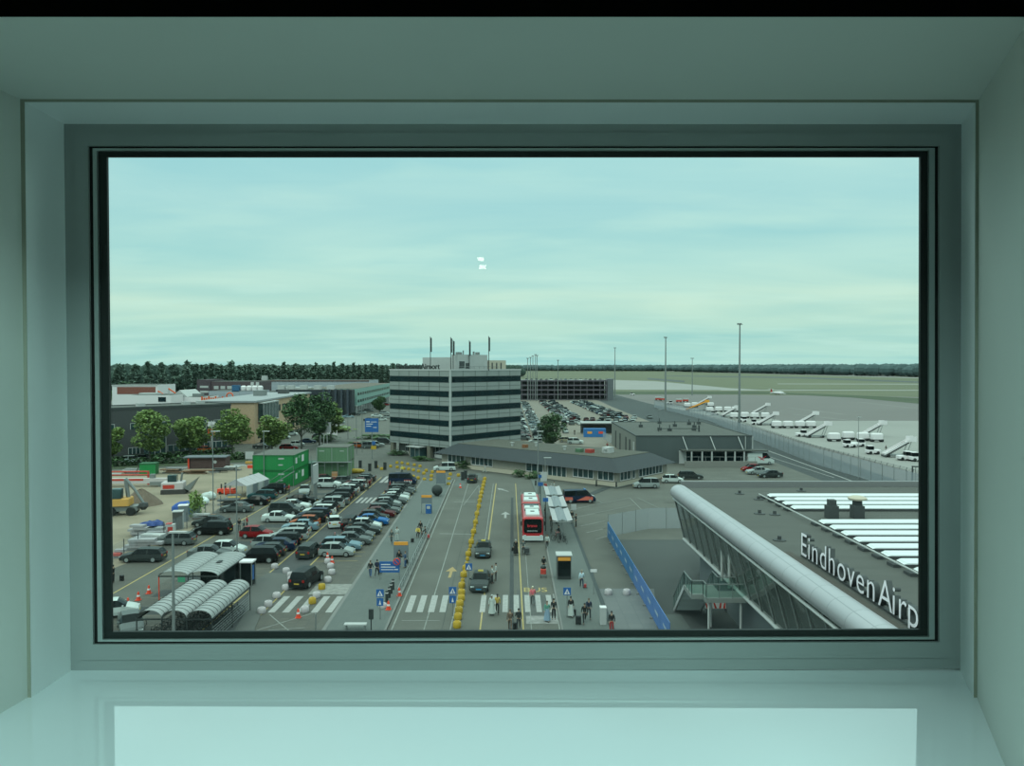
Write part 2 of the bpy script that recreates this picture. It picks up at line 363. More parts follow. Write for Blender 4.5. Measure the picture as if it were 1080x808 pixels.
# service road and car park
gpoly('road_service', [(624, 418.5), (650, 416.6), (680, 424.5), (740, 437.5), (790, 453), (850, 473), (970, 515), (1100, 560), (1010, 580), (820, 520), (775, 487), (720, 450), (676, 444)], m_asphd, -.005, label='dark service road along the perimeter fence')
gpoly('ground_car_park', [(545, 421), (627, 421.5), (665, 437), (692, 447), (672, 478), (650, 486), (545, 486)], m_tan, -.004, label='tan paved far car park')
gpoly('ground_forecourt', [(700, 482), (800, 481), (880, 512), (900, 530), (700, 530)], m_asph2, -.003)
for a, b, wd in (((806, 474), (900, 508), .35), ((812, 482), (880, 504), .2), ((840, 478), (935, 513), .2)):
    struct('marking_line', MB().ribbon(G(*a), G(*b), wd, .01), m_white)
# main road (runs away from the camera)
struct('road', MB().box(-16.2, 15, -.03, 12, 178, .0), m_asph2)['label'] = 'grey asphalt approach road with lanes'
gpoly('road_side', [(410, 440), (418, 425), (408, 424), (372, 445), (335, 480), (300, 505), (372, 503), (400, 500), (412, 478)], m_asph2, .002)
gpoly('road_cross', [(395, 483), (450, 487), (530, 500), (590, 508), (560, 530), (480, 520), (440, 512), (380, 503)], m_asph2, .004)
# lots
struct('ground_parking', MB().box(-45, 40, -.03, -16.2, 150, .0), m_lot)['label'] = 'brick-paved parking lot'
struct('road_aisle', MB().box(-25.1, 40, -.03, -21.9, 150, .006), mat('aisle_asphalt', S(84, 97, 94), .85, noise_amt=.1, scale=.8))['label'] = 'dark aisle between the parking rows'
struct('road_outer_aisle', MB().box(-37.6, 40, -.03, -34.6, 150, .006), m_asph2)
for x in (-25.2, -21.75, -37.7): struct('marking_line', MB().box(x - .08, 52, 0, x + .08, 148, .012), m_yel)
bay = MB()
for k in range(36):
    y = 58 + k * 2.55
    bay.box(-30.0, y, 0, -25.3, y + .09, .011)
    if k % 1 == 0: bay.box(-34.6, y, 0, -30.1, y + .07, .011)
struct('marking_bays', bay, mat('faded_bay_paint', S(150, 160, 140), .8))
dk = MB()
for k in range(17): dk.box(-33.6, 66 + k * 5.1, 0, -30.5, 68.4 + k * 5.1, .008)
struct('ground_bay_patches', dk, m_asphd)
# construction site
gpoly('ground_site', [(60, 660), (118, 600), (150, 588), (200, 560), (232, 535), (262, 525), (275, 512), (262, 500), (345, 497), (345, 490), (240, 490), (118, 497), (20, 500), (-60, 560)], m_sand, .01, label='pale sandy construction site')
gpoly('ground_verge', [(20, 497), (118, 495), (262, 487), (262, 480), (118, 489), (20, 492)], m_grassd, .012)
gpoly('road_back_street', [(20, 489), (118, 486), (230, 477), (330, 466), (330, 456), (250, 466), (118, 477), (20, 480)], m_asph2, .014)
# pavements (raised)
PZ = .12
struct('pavement_lot', MB().prism([(-15.0, 45), (-16.9, 145), (-11.1, 145), (-10.0, 45)], -.02, PZ), m_pave)['label'] = 'grey pavement between the parking lot and the road'
struct('pavement_station', MB().prism([(4.1, 30), (7.9, 30), (8.1, 118), (5.6, 150), (3.4, 150), (4.1, 125)], -.02, PZ), m_pave)['label'] = 'bus stop pavement'
struct('kerb_lot', MB().prism([(-14.8, 45), (-16.7, 145), (-17.0, 145), (-15.1, 45)], -.02, PZ + .01).prism([(-10.2, 45), (-11.3, 145), (-11.1, 145), (-10.0, 45)], -.02, PZ + .01), m_kerb)
struct('kerb_station', MB().prism([(4.0, 30), (4.0, 125), (4.18, 125), (4.18, 30)], -.02, PZ + .01), m_kerb)
struct('kerb_bus', MB().box(8.0, 30, -.02, 8.35, 120, .13), mat('dark_gutter', S(72, 90, 88), .8))
gpoly('pavement_office', [(400, 473), (480, 487), (540, 499), (600, 506), (651, 515), (698, 503), (698, 500), (651, 511), (540, 494), (480, 480)], m_pave, .06)
gpoly('pavement_lot_end', [(238, 680), (262, 640), (262, 616), (283, 604), (312, 605), (311, 610), (275, 648), (262, 680)], mat('smooth_concrete', S(106, 120, 112), .85, noise_amt=.04, scale=.5), .05)
# courtyard by the terminal
struct('ground_court', MB().box(12, 20, -.02, 26, 97, .006), mat('court_asphalt', S(86, 101, 97), .85, noise_amt=.06, scale=.4, detail=7))
struct('ground_court_path', MB().box(12, 94.5, -.02, 30, 102, .012), m_asph2)
gpoly('pavement_slabs', [(632, 621), (690, 621), (694, 680), (640, 680)], brickmat('big_slabs', S(128, 145, 140), S(120, 138, 134), S(104, 120, 116), 1.2, 1.2, .02, .8), .02)
struct('ground_flag_path', MB().box(12.2, 58, 0, 14.6, 66, .02), m_pave)
# markings on the road
m_lane = mat('faded_lane_paint', S(160, 180, 168), .8, noise_amt=.2, scale=2)
def mk(a, b, wd=.15, m=None, z=.012): struct('marking_line', MB().ribbon(a, b, wd * .8, z), m or m_lane)
mk((-9.6, 45), (-10.8, 145), .16); mk((-7.0, 45), (-8.0, 140), .13); mk((-5.55, 45), (-6.1, 100), .05, m_asphd)
mk((-5.0, 45), (-5.1, 90), .13); mk((-2.9, 88), (-2.9, 140), .2, m_yel); mk((-3.3, 88), (-3.4, 140), .12)
mk((.98, 45), (.65, 140), .16, m_yel); mk((1.6, 52), (1.5, 130), .08); mk((-2.3, 45), (-2.25, 58), .18, m_yel); mk((-2.6, 60), (-2.6, 74), .15, m_yel)
mk((-9.3, 98), (-4.9, 97.6), .3); mk((-9.2, 121), (-5.6, 121), .35); mk((-9.0, 122.5), (-5.2, 122.5), .15)
mk((3.9, 62), (3.9, 72), .15); mk((-9.3, 64.4), (-6.1, 64.4), .12)
mk((-7.5, 118), (-6.0, 138), .12); mk((-6.0, 138), (-5.3, 126), .12)
mk((-.05, 45), (.02, 125), .5, m_asphd, .008)
zb = MB()
for i in range(4):
    x = -9.35 + i * 1.0; zb.prism([(x, 66.6), (x + .55, 66.6), (x + .43, 71.5), (x - .12, 71.5)], 0, .014)
for i in range(7):
    x = -2.85 + i * 1.0; zb.box(x, 66.6, 0, x + .48, 71.6, .014)
struct('marking_zebra', zb, m_white)['label'] = 'white zebra crossing over the road'
zb = MB()
for i in range(5):
    x = -21.3 + i * 1.25; zb.prism([(x, 66.5), (x + .6, 66.5), (x + .6, 71.2), (x, 71.2)], 0, .02)
struct('marking_lot_zebra', zb, m_white)['label'] = 'white zebra crossing at the end of the parking lot'
struct('marking_patch', MB().box(-19.2, 71.8, 0, -15.4, 75.2, .016), mat('whitened_patch', S(160, 176, 164), .8, noise_amt=.25, scale=2))
for a, b in (((-21.5, 61), (-17.2, 66.5)), ((-21.0, 66), (-17.5, 61)), ((-17, 62.6), (-19.8, 62.0))): mk(a, b, .14)
mk((-22.8, 57), (-22.2, 66), .16, m_yel)
zb = MB()
for i in range(4): zb.prism([(-24.6 + i * .75, 120), (-24.2 + i * .75, 120), (-24.2 + i * .75, 125), (-24.6 + i * .75, 125)], 0, .018)
for i in range(3): zb.box(-24.5 + i * .9, 141, 0, -23.9 + i * .9, 149, .018)
struct('marking_aisle_zebra', zb, m_white)
for y in range(84, 90, 2): mk((-21.6, y), (-17, y + .3), .1, m_yel)
def arrow(x, y, s, rz, m):
    zb = MB(); zb.add([(-.1 * s, 0, .015), (.1 * s, 0, .015), (.1 * s, 1.6 * s, .015), (-.1 * s, 1.6 * s, .015), (-.4 * s, 1.6 * s, .015), (.4 * s, 1.6 * s, .015), (0, 2.8 * s, .015)], [(0, 1, 2, 3), (4, 5, 6)])
    o = obj('marking_arrow', zb, m, loc=(x, y, 0), rz=rz); o['kind'] = 'structure'
arrow(-6.35, 77.5, 1.5, 0, mat('yellow_arrow', S(190, 180, 120), .8)); arrow(-.95, 108, 1.7, 0, m_white); arrow(-.6, 131, 1.5, .5, m_white)
gpoly('marking_island', [(478, 512), (487, 500), (507, 499), (508, 503), (495, 506), (487, 513)], m_pave, .013)
tm = textmesh('BUS', 2.2, .0, m_yel, .02); o = link('marking_lettering', tm, None, (1.05, 72.6, .02)); o['kind'] = 'structure'; o.scale = (.62, .9, 1)
for a, b in (((600, 538), (665, 525)), ((606, 546), (672, 532)), ((612, 555), (678, 541)), ((618, 562), (683, 548)), ((664, 525), (681, 542)), ((672, 525), (706, 541)), ((630, 528), (636, 531)), ((628, 569), (642, 565))):
    mk(G(*a), G(*b), .16)
gpoly('ground_patch', [(596, 530), (604, 531), (645, 514), (636, 514)], m_asphd, .008)
gpoly('ground_turn', [(545, 640), (545, 652), (588, 657), (590, 630), (545, 622)], m_asph, .009)
struct('marking_worn', MB().box(1.2, 63.6, 0, 3.9, 65.6, .01), mat('worn_white', S(140, 156, 146), .8, col2=S(180, 196, 186), scale=1.5))
# ================================================================== FAR TREELINES
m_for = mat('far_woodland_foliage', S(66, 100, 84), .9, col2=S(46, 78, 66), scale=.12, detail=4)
m_for2 = mat('hazed_woodland_foliage', S(96, 132, 128), .9, col2=S(78, 114, 112), scale=.03, detail=4)  # distance haze put into the foliage colour, paler and bluer
def blobstrip(name, pts, n, h, rw, m, seed, sz):
    r = random.Random(seed); mb = MB(); segs = [(Vector(a), Vector(b)) for a, b in zip(pts, pts[1:])]; tot = sum((b - a).length for a, b in segs)
    for i in range(n):
        t = r.random() * tot
        for a, b in segs:
            l = (b - a).length
            if t <= l: break
            t -= l
        p = a.lerp(b, min(1, t / l)); hh = h * r.uniform(.75, 1.08); s_ = sz * r.uniform(.7, 1.3)
        mb.sphere((p.x + r.uniform(-.3, .3) * rw, p.y + r.random() * rw, hh * .55), s_, s_, hh * .5, 7, 5)
    me = mb.mesh(name, m)
    return tag(link(name, me), None, None, None, 'stuff')
a = [G(560, 391.5).xy.to_3d() if 0 else (120, 2900), (700, 3000), (1250, 2350), (2300, 1900)]
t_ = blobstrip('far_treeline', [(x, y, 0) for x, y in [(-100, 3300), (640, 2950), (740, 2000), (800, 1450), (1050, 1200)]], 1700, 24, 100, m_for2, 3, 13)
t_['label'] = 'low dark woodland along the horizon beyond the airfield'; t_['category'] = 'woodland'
t_ = blobstrip('left_woodland', [(x, y, 0) for x, y in [(-560, 545), (-330, 560), (-262, 650), (-140, 930), (0, 1500)]], 1500, 21, 70, m_for, 5, 7)
t_['label'] = 'dense dark green woodland behind the business park'; t_['category'] = 'woodland'
def leafy(n, rx, rz, z0, leaf, seed, squash=1.0, cone=0):
    """a crown of many small leaf sprays laid over branch clumps"""
    r = random.Random(seed); mb = MB(); cl = []
    for i in range(26):
        a = r.random() * 6.28; q = r.random(); zz = (r.random() * 2 - 1); k = math.sqrt(max(0, 1 - zz * zz))
        if cone: k = (1 - (zz + 1) / 2) * 1.1 + .05
        cl.append((rx * .72 * k * math.cos(a) * (.4 + .6 * q), rx * .72 * k * math.sin(a) * (.4 + .6 * q), z0 + rz + zz * rz * .8, r.uniform(.28, .42) * rx * (.6 if cone else 1)))
    for i in range(n):
        c = cl[r.randrange(len(cl))]; d = Vector((r.gauss(0, 1), r.gauss(0, 1), r.gauss(0, 1))).normalized() * c[3] * r.uniform(.75, 1.05)
        p = Vector(c[:3]) + Vector((d.x, d.y, d.z * .75)); u = Vector((r.gauss(0, 1), r.gauss(0, 1), r.gauss(0, .5))).normalized(); v = u.cross(Vector((r.gauss(0, .4), r.gauss(0, .4), 1))).normalized()
        s_ = leaf * r.uniform(.6, 1.3)
        mb.add([p - u * s_, p + v * s_ * .6, p + u * s_, p - v * s_ * .6], [(0, 1, 2, 3)])
    return mb
m_bark = mat('tree_bark', S(74, 82, 70, True), .9, noise_amt=.2, scale=3)
m_leafA = mat('bright_tree_leaves', S(156, 198, 104), .8, col2=S(116, 164, 84), scale=.6)
m_leafB = mat('deep_green_tree_leaves', S(96, 146, 84), .8, col2=S(70, 116, 70), scale=.5)
m_pine = mat('pine_needles', S(138, 180, 154), .9, col2=S(106, 148, 128), scale=.3)
def tree_proto(seed, m, H, rx, trunk, n=1500, leaf=.55, cone=0, name='street_tree', cat='tree'):
    T = thing(name, 'tree', cat)
    rz = (H - trunk) / 2
    obj('crown', leafy(n, rx, rz, trunk, leaf, seed, cone=cone), m, T)
    tb = MB().tube((0, 0, 0), (0, 0, trunk + rz), .22, 8, .12); r = random.Random(seed)
    for i in range(6):
        a = i * 1.05 + r.random(); z = trunk * r.uniform(.85, 1.1); tb.tube((0, 0, z), (math.cos(a) * rx * .6, math.sin(a) * rx * .6, z + rz * r.uniform(.5, 1.1)), .09, 5, .03)
    obj('trunk', tb, m_bark, T)
    return T
pines = [tree_proto(20 + k, m_pine, 21 + k * 1.3, 3.6 + .5 * (k % 2), 5, 420, 1.5, 1 if k % 2 else 0, 'woodland_tree') for k in range(4)]
r = random.Random(11); used = set()
path = [(-470, 470), (-300, 480), (-225, 560), (-115, 800)]
segl = [math.dist(path[k], path[k + 1]) for k in range(3)]; spots = []
for row_ in range(3):
    s_ = row_ * 4.5
    while s_ < sum(segl):
        q_ = s_; k = 0
        while k < 2 and q_ > segl[k]: q_ -= segl[k]; k += 1
        f = q_ / segl[k]; dx, dy = (path[k + 1][0] - path[k][0]) / segl[k], (path[k + 1][1] - path[k][1]) / segl[k]
        spots.append((path[k][0] + dx * q_ - dy * row_ * 9.6, path[k][1] + dy * q_ + dx * row_ * 9.6)); s_ += 9.6
for x, y in spots:
    x += r.uniform(-.6, .6); y += r.uniform(-.6, .6)
    q = r.randrange(4); o = put(pines[q], (x, y, 0), r.random() * 6, ('broad dark tree at the front of the woodland behind the business park', 'slim pointed conifer at the front of the woodland behind the business park')[q % 2], ('broad woodland trees', 'slim woodland conifers')[q % 2], first=q not in used)
    used.add(q); s_ = r.uniform(.8, 1.12); o.scale = (1.02, 1.02, s_)
# nearer trees: (crown centre px, base y px, top y px, crown half width px, leaf)
TR = [(119, 490, 447, 12, 'A', 'bright green tree at the very edge of the window, before the dark brick building'),
      (158, 487, 434, 21, 'A', 'bright green tree before the white-framed porch of the dark brick building'),
      (201, 483, 439, 19, 'A', 'bright green street tree between two others before the dark brick building'),
      (245, 482, 431, 21, 'A', 'large bright green tree at the corner of the beige building'),
      (287, 477, 438, 18, 'A', 'open-crowned tree directly behind the bright green cabins'),
      (318, 474, 416, 21, 'B', 'tallest deep green tree, in the car park before the beige building'),
      (337, 470, 413, 17, 'B', 'deep green tree just behind the tallest one'),
      (349, 466, 424, 13, 'A', 'lighter green tree next to the black finned building'),
      (129, 440, 403, 13, 'B', 'tree rising behind the dark brick building roof'),
      (401, 434, 418, 7, 'B', 'small round tree before the teal office building'),
      (581, 470, 437, 15, 'B', 'round deep green tree behind the low pavilion'),
      (397, 432, 421, 5, 'B', 'small bush-like tree at the far end of the teal building')]
for i, (x, yb, yt, hw, k, lab) in enumerate(TR):
    p = G(x, yb); H = CAMZ - (yt - 386) * p.y / F; rx = hw * 1.14 * p.y / F
    T = tree_proto(50 + i, m_leafA if k == 'A' else m_leafB, H, rx, H * .22 if i < 8 else H * .1, 4600, .36 if i < 8 else .32)
    T.location = p; T['label'] = lab
def bush(px, py, w, h, lab, m=m_leafB, d=None):
    p = G(px, py); mb = leafy(420, 1, .5, 0, .14, px); o = obj('shrub', mb, m, None, p); o.scale = (w, d or w, h); tag(o, lab, 'shrub')
bush(547, 503, 1.5, 1.3, 'small round green shrub before the pavilion wall, away from the tree'); bush(562, 505, 1.7, 1.4, 'round green shrub before the pavilion wall, nearer the lamp post')
bush(497, 494, 4.5, 1.6, 'low dark hedge clump beside the pavilion entrance', d=2); bush(447, 486, 3, 1.1, 'low green planting before the office block ground floor', d=1.5)
bush(381, 471, 6, 1.4, 'dark hedge clump at the office car park corner', d=3); bush(400, 463, 8, 1.2, 'long dark hedge beside the office block', d=4); bush(206, 546, 1.6, 3.4, 'wild green bush between the site fence and the parked cars', m_leafA); bush(340, 499, 1.3, 1.4, 'small wild bush beside the grey-green cabins', m_leafA)
bush(355, 455, 7, 1.8, 'rounded hedge along the side street', m_leafA); bush(345, 465, 5, 1.6, 'low hedge under the flagpoles', m_leafB); bush(715, 484, 5, 1.0, 'weedy green strip at the hangar corner', m_leafA, 2); bush(418, 480, 3, 1.2, 'low green planting by the office block corner pillar', m_leafB, 2)
def hedge(name, a, b, w, h, lab):
    a, b = Vector(a), Vector(b); d = b - a; mb = MB(); r = random.Random(int(a.x)); n = int(d.length * 44)
    for i in range(n):
        t = r.random(); p = a + d * t + Vector((r.uniform(-w, w) / 2, r.uniform(-w, w) / 2, r.uniform(.05, h))); u = Vector((r.gauss(0, 1), r.gauss(0, 1), r.gauss(0, .6))).normalized(); v = u.cross(Vector((0, .3, 1))).normalized(); s_ = .32
        mb.add([p - u * s_, p + v * s_, p + u * s_, p - v * s_], [(0, 1, 2, 3)])
    o = obj(name, mb, m_leafB); tag(o, lab, 'hedge'); return o
hedge('clipped_hedge', G(100, 493), G(262, 484), 2.2, 1.6, 'long dark hedge between the construction site and the back street')
hedge('clipped_hedge', G(99, 488.5), G(99, 488.5) + Vector((.70, .71, 0)) * 32, 1.6, 1.0, 'low hedge along the foot of the dark brick building')
# ================================================================== BUILDINGS
m_clad = mat('grey_metal_cladding', S(132, 152, 144, True), .55, noise_amt=.05, scale=.3)
m_line = mat('dark_joint', S(58, 70, 68, True), .7)
m_glassd = mat('dark_tinted_glazing', (.006, .018, .022), .15, noise_amt=.3, scale=.4, ior=1.15)
m_glassb = mat('blueish_glazing', (.03, .06, .065), .15, noise_amt=.4, scale=.7)
m_roofg = mat('gravel_roof', S(100, 113, 104), .95, noise_amt=.1, scale=.6, detail=8)
m_pent = mat('pale_grey_panel', S(165, 184, 176, True), .6, noise_amt=.03, scale=1)
m_beige = mat('cream_panel', S(176, 184, 160, True), .7)
m_mast = mat('galvanised_steel', S(120, 138, 132, True), .45, metal=.3)
m_blk = mat('black_paint', (.012, .015, .015), .6)
m_whitep = mat('white_paint', S(205, 222, 215, True), .5)
m_stone = mat('brown_stone_pillar', S(104, 112, 96, True), .8, noise_amt=.1, scale=2)
m_skd0 = mat('roof_unit_dark', S(70, 80, 78, True), .7)
def frame_loc(p, d):
    """origin and heading of a building's own axes"""
    return (p[0], p[1], 0), math.atan2(d[1], d[0])
# ---- office block: local x = right facade direction, local y = left facade direction
loc, rz = frame_loc((-14, 174), (.67, .74))
T = thing('office_block', 'grey clad six-storey office block with dark ribbon windows and rooftop aerials', 'office building', loc, rz)
LX, LY, H = 24.1, 21.6, 20.4
obj('facade', MB().box(0, 0, 2.8, LX, LY, H), m_clad, T)
mb = MB()
for k in range(6):
    z = 18.4 - 3.35 * k
    if k < 5:
        for dz in ((-1.35), (-.68), (-1.95)) : pass
for k in range(5):
    zt2 = 18.4 - 3.35 * k
    for z in (zt2 - 1.67, zt2 - .68, zt2 + .68): mb.box(-.03, -.03, z - .035, LX + .03, LY + .03, z + .035)
for i in range(1, 6): mb.box(-.035, LY * i / 6 - .04, 2.8, 0, LY * i / 6 + .04, H)
for i in range(1, 6): mb.box(LX * i / 6 - .04, -.035, 2.8, LX * i / 6 + .04, 0, H)
obj('cladding_joints', mb, m_line, T)
for k in range(5):
    z = 18.4 - 3.35 * k
    obj('ribbon_window', MB().box(-.06, .5, z - .62, .02, LY - .1, z + .62), m_glassd, T)
    obj('ribbon_window', MB().box(.5, -.06, z - .62, LX - .1, .02, z + .62), m_glassd, T)
mb = MB().box(-.1, -.1, 2.8, .22, .16, H); obj('corner_strip', mb, m_pent, T)
obj('parapet', MB().box(-.1, -.1, H, LX + .1, 0.1, H + .35).box(-.1, .1, H, .1, LY + .1, H + .35).box(LX - .1, .1, H, LX + .1, LY + .1, H + .35).box(.1, LY - .1, H, LX - .1, LY + .1, H + .35), m_pent, T)
obj('flat_roof', MB().box(.1, .1, H, LX - .1, LY - .1, H + .05), m_roofg, T)
obj('ground_floor', MB().box(2, 2, 0, LX - 1, LY - 1, 2.8), mat('recessed_wall', S(90, 104, 98, True), .7), T)
for y in (.2, 7, 13.5, 20.4): obj('pillar', MB().box(.1, y, 0, 1.0, y + 1.1, 2.8), m_stone, T)
for x in (7, 13, 19, 22.8): obj('pillar', MB().box(x, .1, 0, x + 1.1, 1.0, 2.8), m_stone, T)
for y0, y1 in ((1.6, 6.6), (14.8, 17.4)):
    f = obj('shop_window', MB().box(1.5, y0, .9, 2.0, y1, 2.5), m_glassd, T); mb = MB()
    for i in range(5): mb.box(1.44, y0 + (y1 - y0) * i / 4 - .04, .9, 1.5, y0 + (y1 - y0) * i / 4 + .04, 2.5)
    obj('mullions', mb, m_pent, f)
obj('low_wall', MB().box(1.3, 1.4, 0, 1.44, 6.8, .8).box(1.3, 14.6, 0, 1.44, 18.6, .8), m_pent, T)
f = obj('entrance', MB().box(-1.2, 9.2, 0, 1.9, 12.6, 2.4), m_glassb, T); obj('entrance_canopy', MB().box(-2.0, 8.6, 2.4, 1.9, 13.2, 2.6), m_pent, f); obj('door_frame', MB().box(-1.26, 9.2, 0, -1.2, 9.4, 2.4).box(-1.26, 10.7, 0, -1.2, 10.9, 2.4).box(-1.26, 12.4, 0, -1.2, 12.6, 2.4), m_mast, f)
def loc2(px, D): return None
inv = Matrix.Translation(Vector(loc)) @ Matrix.Rotation(rz, 4, 'Z'); inv = inv.inverted()
def wpt(px, D): return inv @ Vector(((px - 540) * D / F, D, 0))
def rbox(name, px0, px1, D, dep, z0, z1, m):
    a = wpt(px0, D); wd = (px1 - px0) * D / F; an = -rz
    c = wpt((px0 + px1) / 2, D + dep / 2)
    return obj(name, MB().cbox(c.x, c.y, (z0 + z1) / 2, wd, dep, z1 - z0, an), m, T)
# roof volumes lie square to the block
P1 = obj('plant_room', MB().box(7.5, 6.5, H, 13.5, 18.0, 23.6), m_pent, T)
P2 = obj('lift_housing', MB().box(6.5, 4.2, H, 16.5, 6.45, 24.2), m_pent, T, label='pale lift housing beside the plant room')
obj('louvres', MB().box(6.9, 4.12, H + .6, 8.6, 4.2, H + 2.2).box(9.0, 4.12, H + .5, 10.2, 4.2, H + 1.8), m_line, P2)
P3 = obj('roof_cabin', MB().box(17.2, 4.2, H, 23.2, 12, 22.9), m_beige, T, label='cream roof cabin'); mb = MB()
for x in (18, 19.6, 21.2): mb.box(x, 4.12, H, x + .35, 4.2, 22.3)
obj('louvres', mb, m_line, P3)
for px, D, zt3 in ((454, 181, 28.4), (475.5, 179, 28.2), (478, 181, 27.6), (495, 184, 27.6), (515.5, 183, 28.6)):
    c = wpt(px, D); a = obj('rooftop_aerial', MB().tube((c.x, c.y, H), (c.x, c.y, zt3), .09, 6).tube((c.x + .22, c.y, zt3 - 3.6), (c.x + .22, c.y, zt3 - .3), .2, 6).tube((c.x, c.y, zt3 - 2.8), (c.x + .2, c.y, zt3 - 2.8), .05, 4), m_line, T)
mb = MB()
for i in range(9):
    mb.tube((6 + i * 1.7, 3.4, H), (6 + i * 1.7, 3.4, H + 1), .04, 4)
mb.tube((6, 3.4, H + 1), (19.6, 3.4, H + 1), .04, 4); obj('roof_railing', mb, m_mast, T)
obj('roof_duct', MB().cbox(8, 5.5, 24.5, 1.2, 1, .6).cbox(14, 5.2, 24.5, .8, .8, .7).tube((9, 5, 24.2), (9, 5, 25.2), .15, 6).tube((12.5, 5, 24.2), (12.5, 5, 25.0), .25, 6), m_mast, T)
# rooftop lettering along the left facade, read from the street
me = textmesh('EindhovenAirport', 2.0, .06, m_blk, .03); bb = [v.co.x for v in me.vertices]; wd = max(bb) - min(bb)
sc_ = 15.6 / wd; o = link('roof_lettering', me, T, (.4, 19.6, H + .35)); o.rotation_euler = (R(90), 0, R(-90)); o.scale = (sc_, .95, 1)
o['label'] = 'dark rooftop letters above the facade'
# ---- low pavilion
loc, rz = frame_loc((18.6, 136), (.66, .75))
T = thing('pavilion', 'long low cream pavilion with a dark slate-coloured hipped roof edge', 'building', loc, rz)
PX, PY = 17.5, 45.0
obj('walls', MB().box(0, 0, 0, PX, PY, 3.0), mat('cream_brick', S(140, 150, 134, True), .8, noise_amt=.06, scale=1.5), T)
e, i_ = 1.3, 2.4
v = [(-e, -e, 2.7), (PX + e, -e, 2.7), (PX + e, PY + e, 2.7), (-e, PY + e, 2.7), (i_, i_, 4.7), (PX - i_, i_, 4.7), (PX - i_, PY - i_, 4.7), (i_, PY - i_, 4.7)]
obj('sloping_roof', MB().add(v, [(3, 2, 1, 0), (0, 1, 5, 4), (1, 2, 6, 5), (2, 3, 7, 6), (3, 0, 4, 7)]), mat('slate_roof_band', S(56, 70, 74), .7, noise_amt=.05, scale=.5), T)
obj('flat_roof', MB().box(i_, i_, 4.6, PX - i_, PY - i_, 4.78), mat('tan_gravel', S(100, 110, 96), .95, noise_amt=.1, scale=1), T)
def wing(side, rng, z0, z1):
    for a0, a1 in rng:
        g = MB(); fr_ = MB(); n = max(1, round((a1 - a0) / 1.25))
        if side == 'y':
            g.box(-.06, a0, z0, .0, a1, z1)
            for k in range(n + 1): y = a0 + (a1 - a0) * k / n; fr_.box(-.12, y - .06, z0, -.06, y + .06, z1)
            fr_.box(-.12, a0, z0 - .06, -.06, a1, z0 + .05)
        else:
            g.box(a0, -.06, z0, a1, .0, z1)
            for k in range(n + 1): x = a0 + (a1 - a0) * k / n; fr_.box(x - .06, -.12, z0, x + .06, -.06, z1)
            fr_.box(a0, -.12, z0 - .06, a1, -.06, z0 + .05)
        o = obj('window_band', g, m_glassb, T); obj('window_mullions', fr_, m_whitep, o)
wing('y', ((.6, 4.0), (5, 9.6), (16.8, 21), (30, 36), (38, 43)), 1.0, 2.5); wing('y', ((11.2, 15.6),), .05, 2.5)
wing('x', ((1, 4.4), (5, 5.9), (7.2, 15.5)), 1.0, 2.5)
for x, y in ((6, 30), (9, 26), (7, 17), (8, 8)):
    obj('roof_vent', MB().tube((x, y, 4.78), (x, y, 5.4), .22, 8).cbox(x, y, 5.5, .7, .7, .1), m_pent, T)
obj('roof_crate', MB().cbox(6.5, 10.5, 5.1, 1.2, 1.4, .7), mat('red_panel', S(150, 60, 48, True), .7), T); obj('roof_crate', MB().cbox(6.0, 12.6, 5.1, 1.2, 1.2, .7), mat('green_panel', S(70, 110, 80, True), .7), T, label='green crate on the roof'); obj('roof_unit', MB().cbox(9, 8, 5.3, 1.8, 1.6, 1.1), m_pent, T)
obj('roof_crate', MB().cbox(5, 25.6, 5.1, .9, .9, .7), mat('brown_panel', S(120, 84, 50, True), .7), T)
obj('skirting', MB().box(-.3, -.3, 0, PX + .3, 0, .7).box(-.3, 0, 0, 0, PY, .7), m_beige, T, label='pale low plinth')
# ---- grey hangar
T = thing('hangar', 'flat grey metal-clad hangar behind the pavilion', 'building', (27.4, 169, 0))
m_hang = brickmat('dark_vertical_cladding', S(66, 82, 80, True), S(70, 86, 84, True), S(56, 70, 70, True), 1.0, 20, .02, .5, rot=(R(90), 0, 0))
obj('walls', MB().box(0, 0, 0, 25.4, 42, 6), m_hang, T)
obj('flat_roof', MB().box(.3, .3, 6, 25.1, 41.7, 6.06), m_roofg, T)
obj('roof_edge', MB().box(-.1, -.1, 5.9, 25.5, .3, 6.2).box(-.1, .3, 5.9, .3, 42.1, 6.2).box(25.1, .3, 5.9, 25.5, 42.1, 6.2).box(.3, 41.7, 5.9, 25.1, 42.1, 6.2), m_line, T)
obj('side_cladding', MB().box(-.08, .5, 0, 0, 41, 5.9), mat('pale_green_grey_cladding', S(112, 126, 116, True), .6), T)
for y in (2, 8, 14, 24, 32): obj('side_panel', MB().box(-.2, y, .2, -.08, y + 1.4, 4.5), m_pent if y < 5 else m_line, T)
for x, y in ((8, 15), (10, 13), (16, 14), (14, 26), (18, 22), (19, 32), (22, 34), (12, 36), (5, 24)): obj('roof_vent', MB().cbox(x, y, 6.4, .9, .9, .7).tube((x, y, 6.7), (x, y, 7.5), .13, 6), m_line, T)
obj('roof_pipe', MB().tube((7, 11, 6.8), (16.5, 11, 6.8), .1, 6).tube((7, 11, 6), (7, 11, 6.9), .1, 6).tube((16.5, 11, 6), (16.5, 11, 7.6), .2, 6), m_line, T)
aw = obj('awning', MB().box(9.6, -2.8, 2.95, 28.2, 0, 3.2), mat('awning_roof', S(96, 110, 102), .8), T)
obj('dark_bays', MB().box(11, -.25, 0, 24.8, -.05, 2.9), m_glassd, T, label='dark glazed loading bays'); obj('end_wall', MB().box(9.4, -.3, 0, 11, -.05, 2.9), m_pent, T)
for x in (11.6, 13.9, 16, 19, 21, 23): obj('awning_post', MB().cbox(x, -2.6, 1.47, .28, .28, 2.95), m_pent, T)
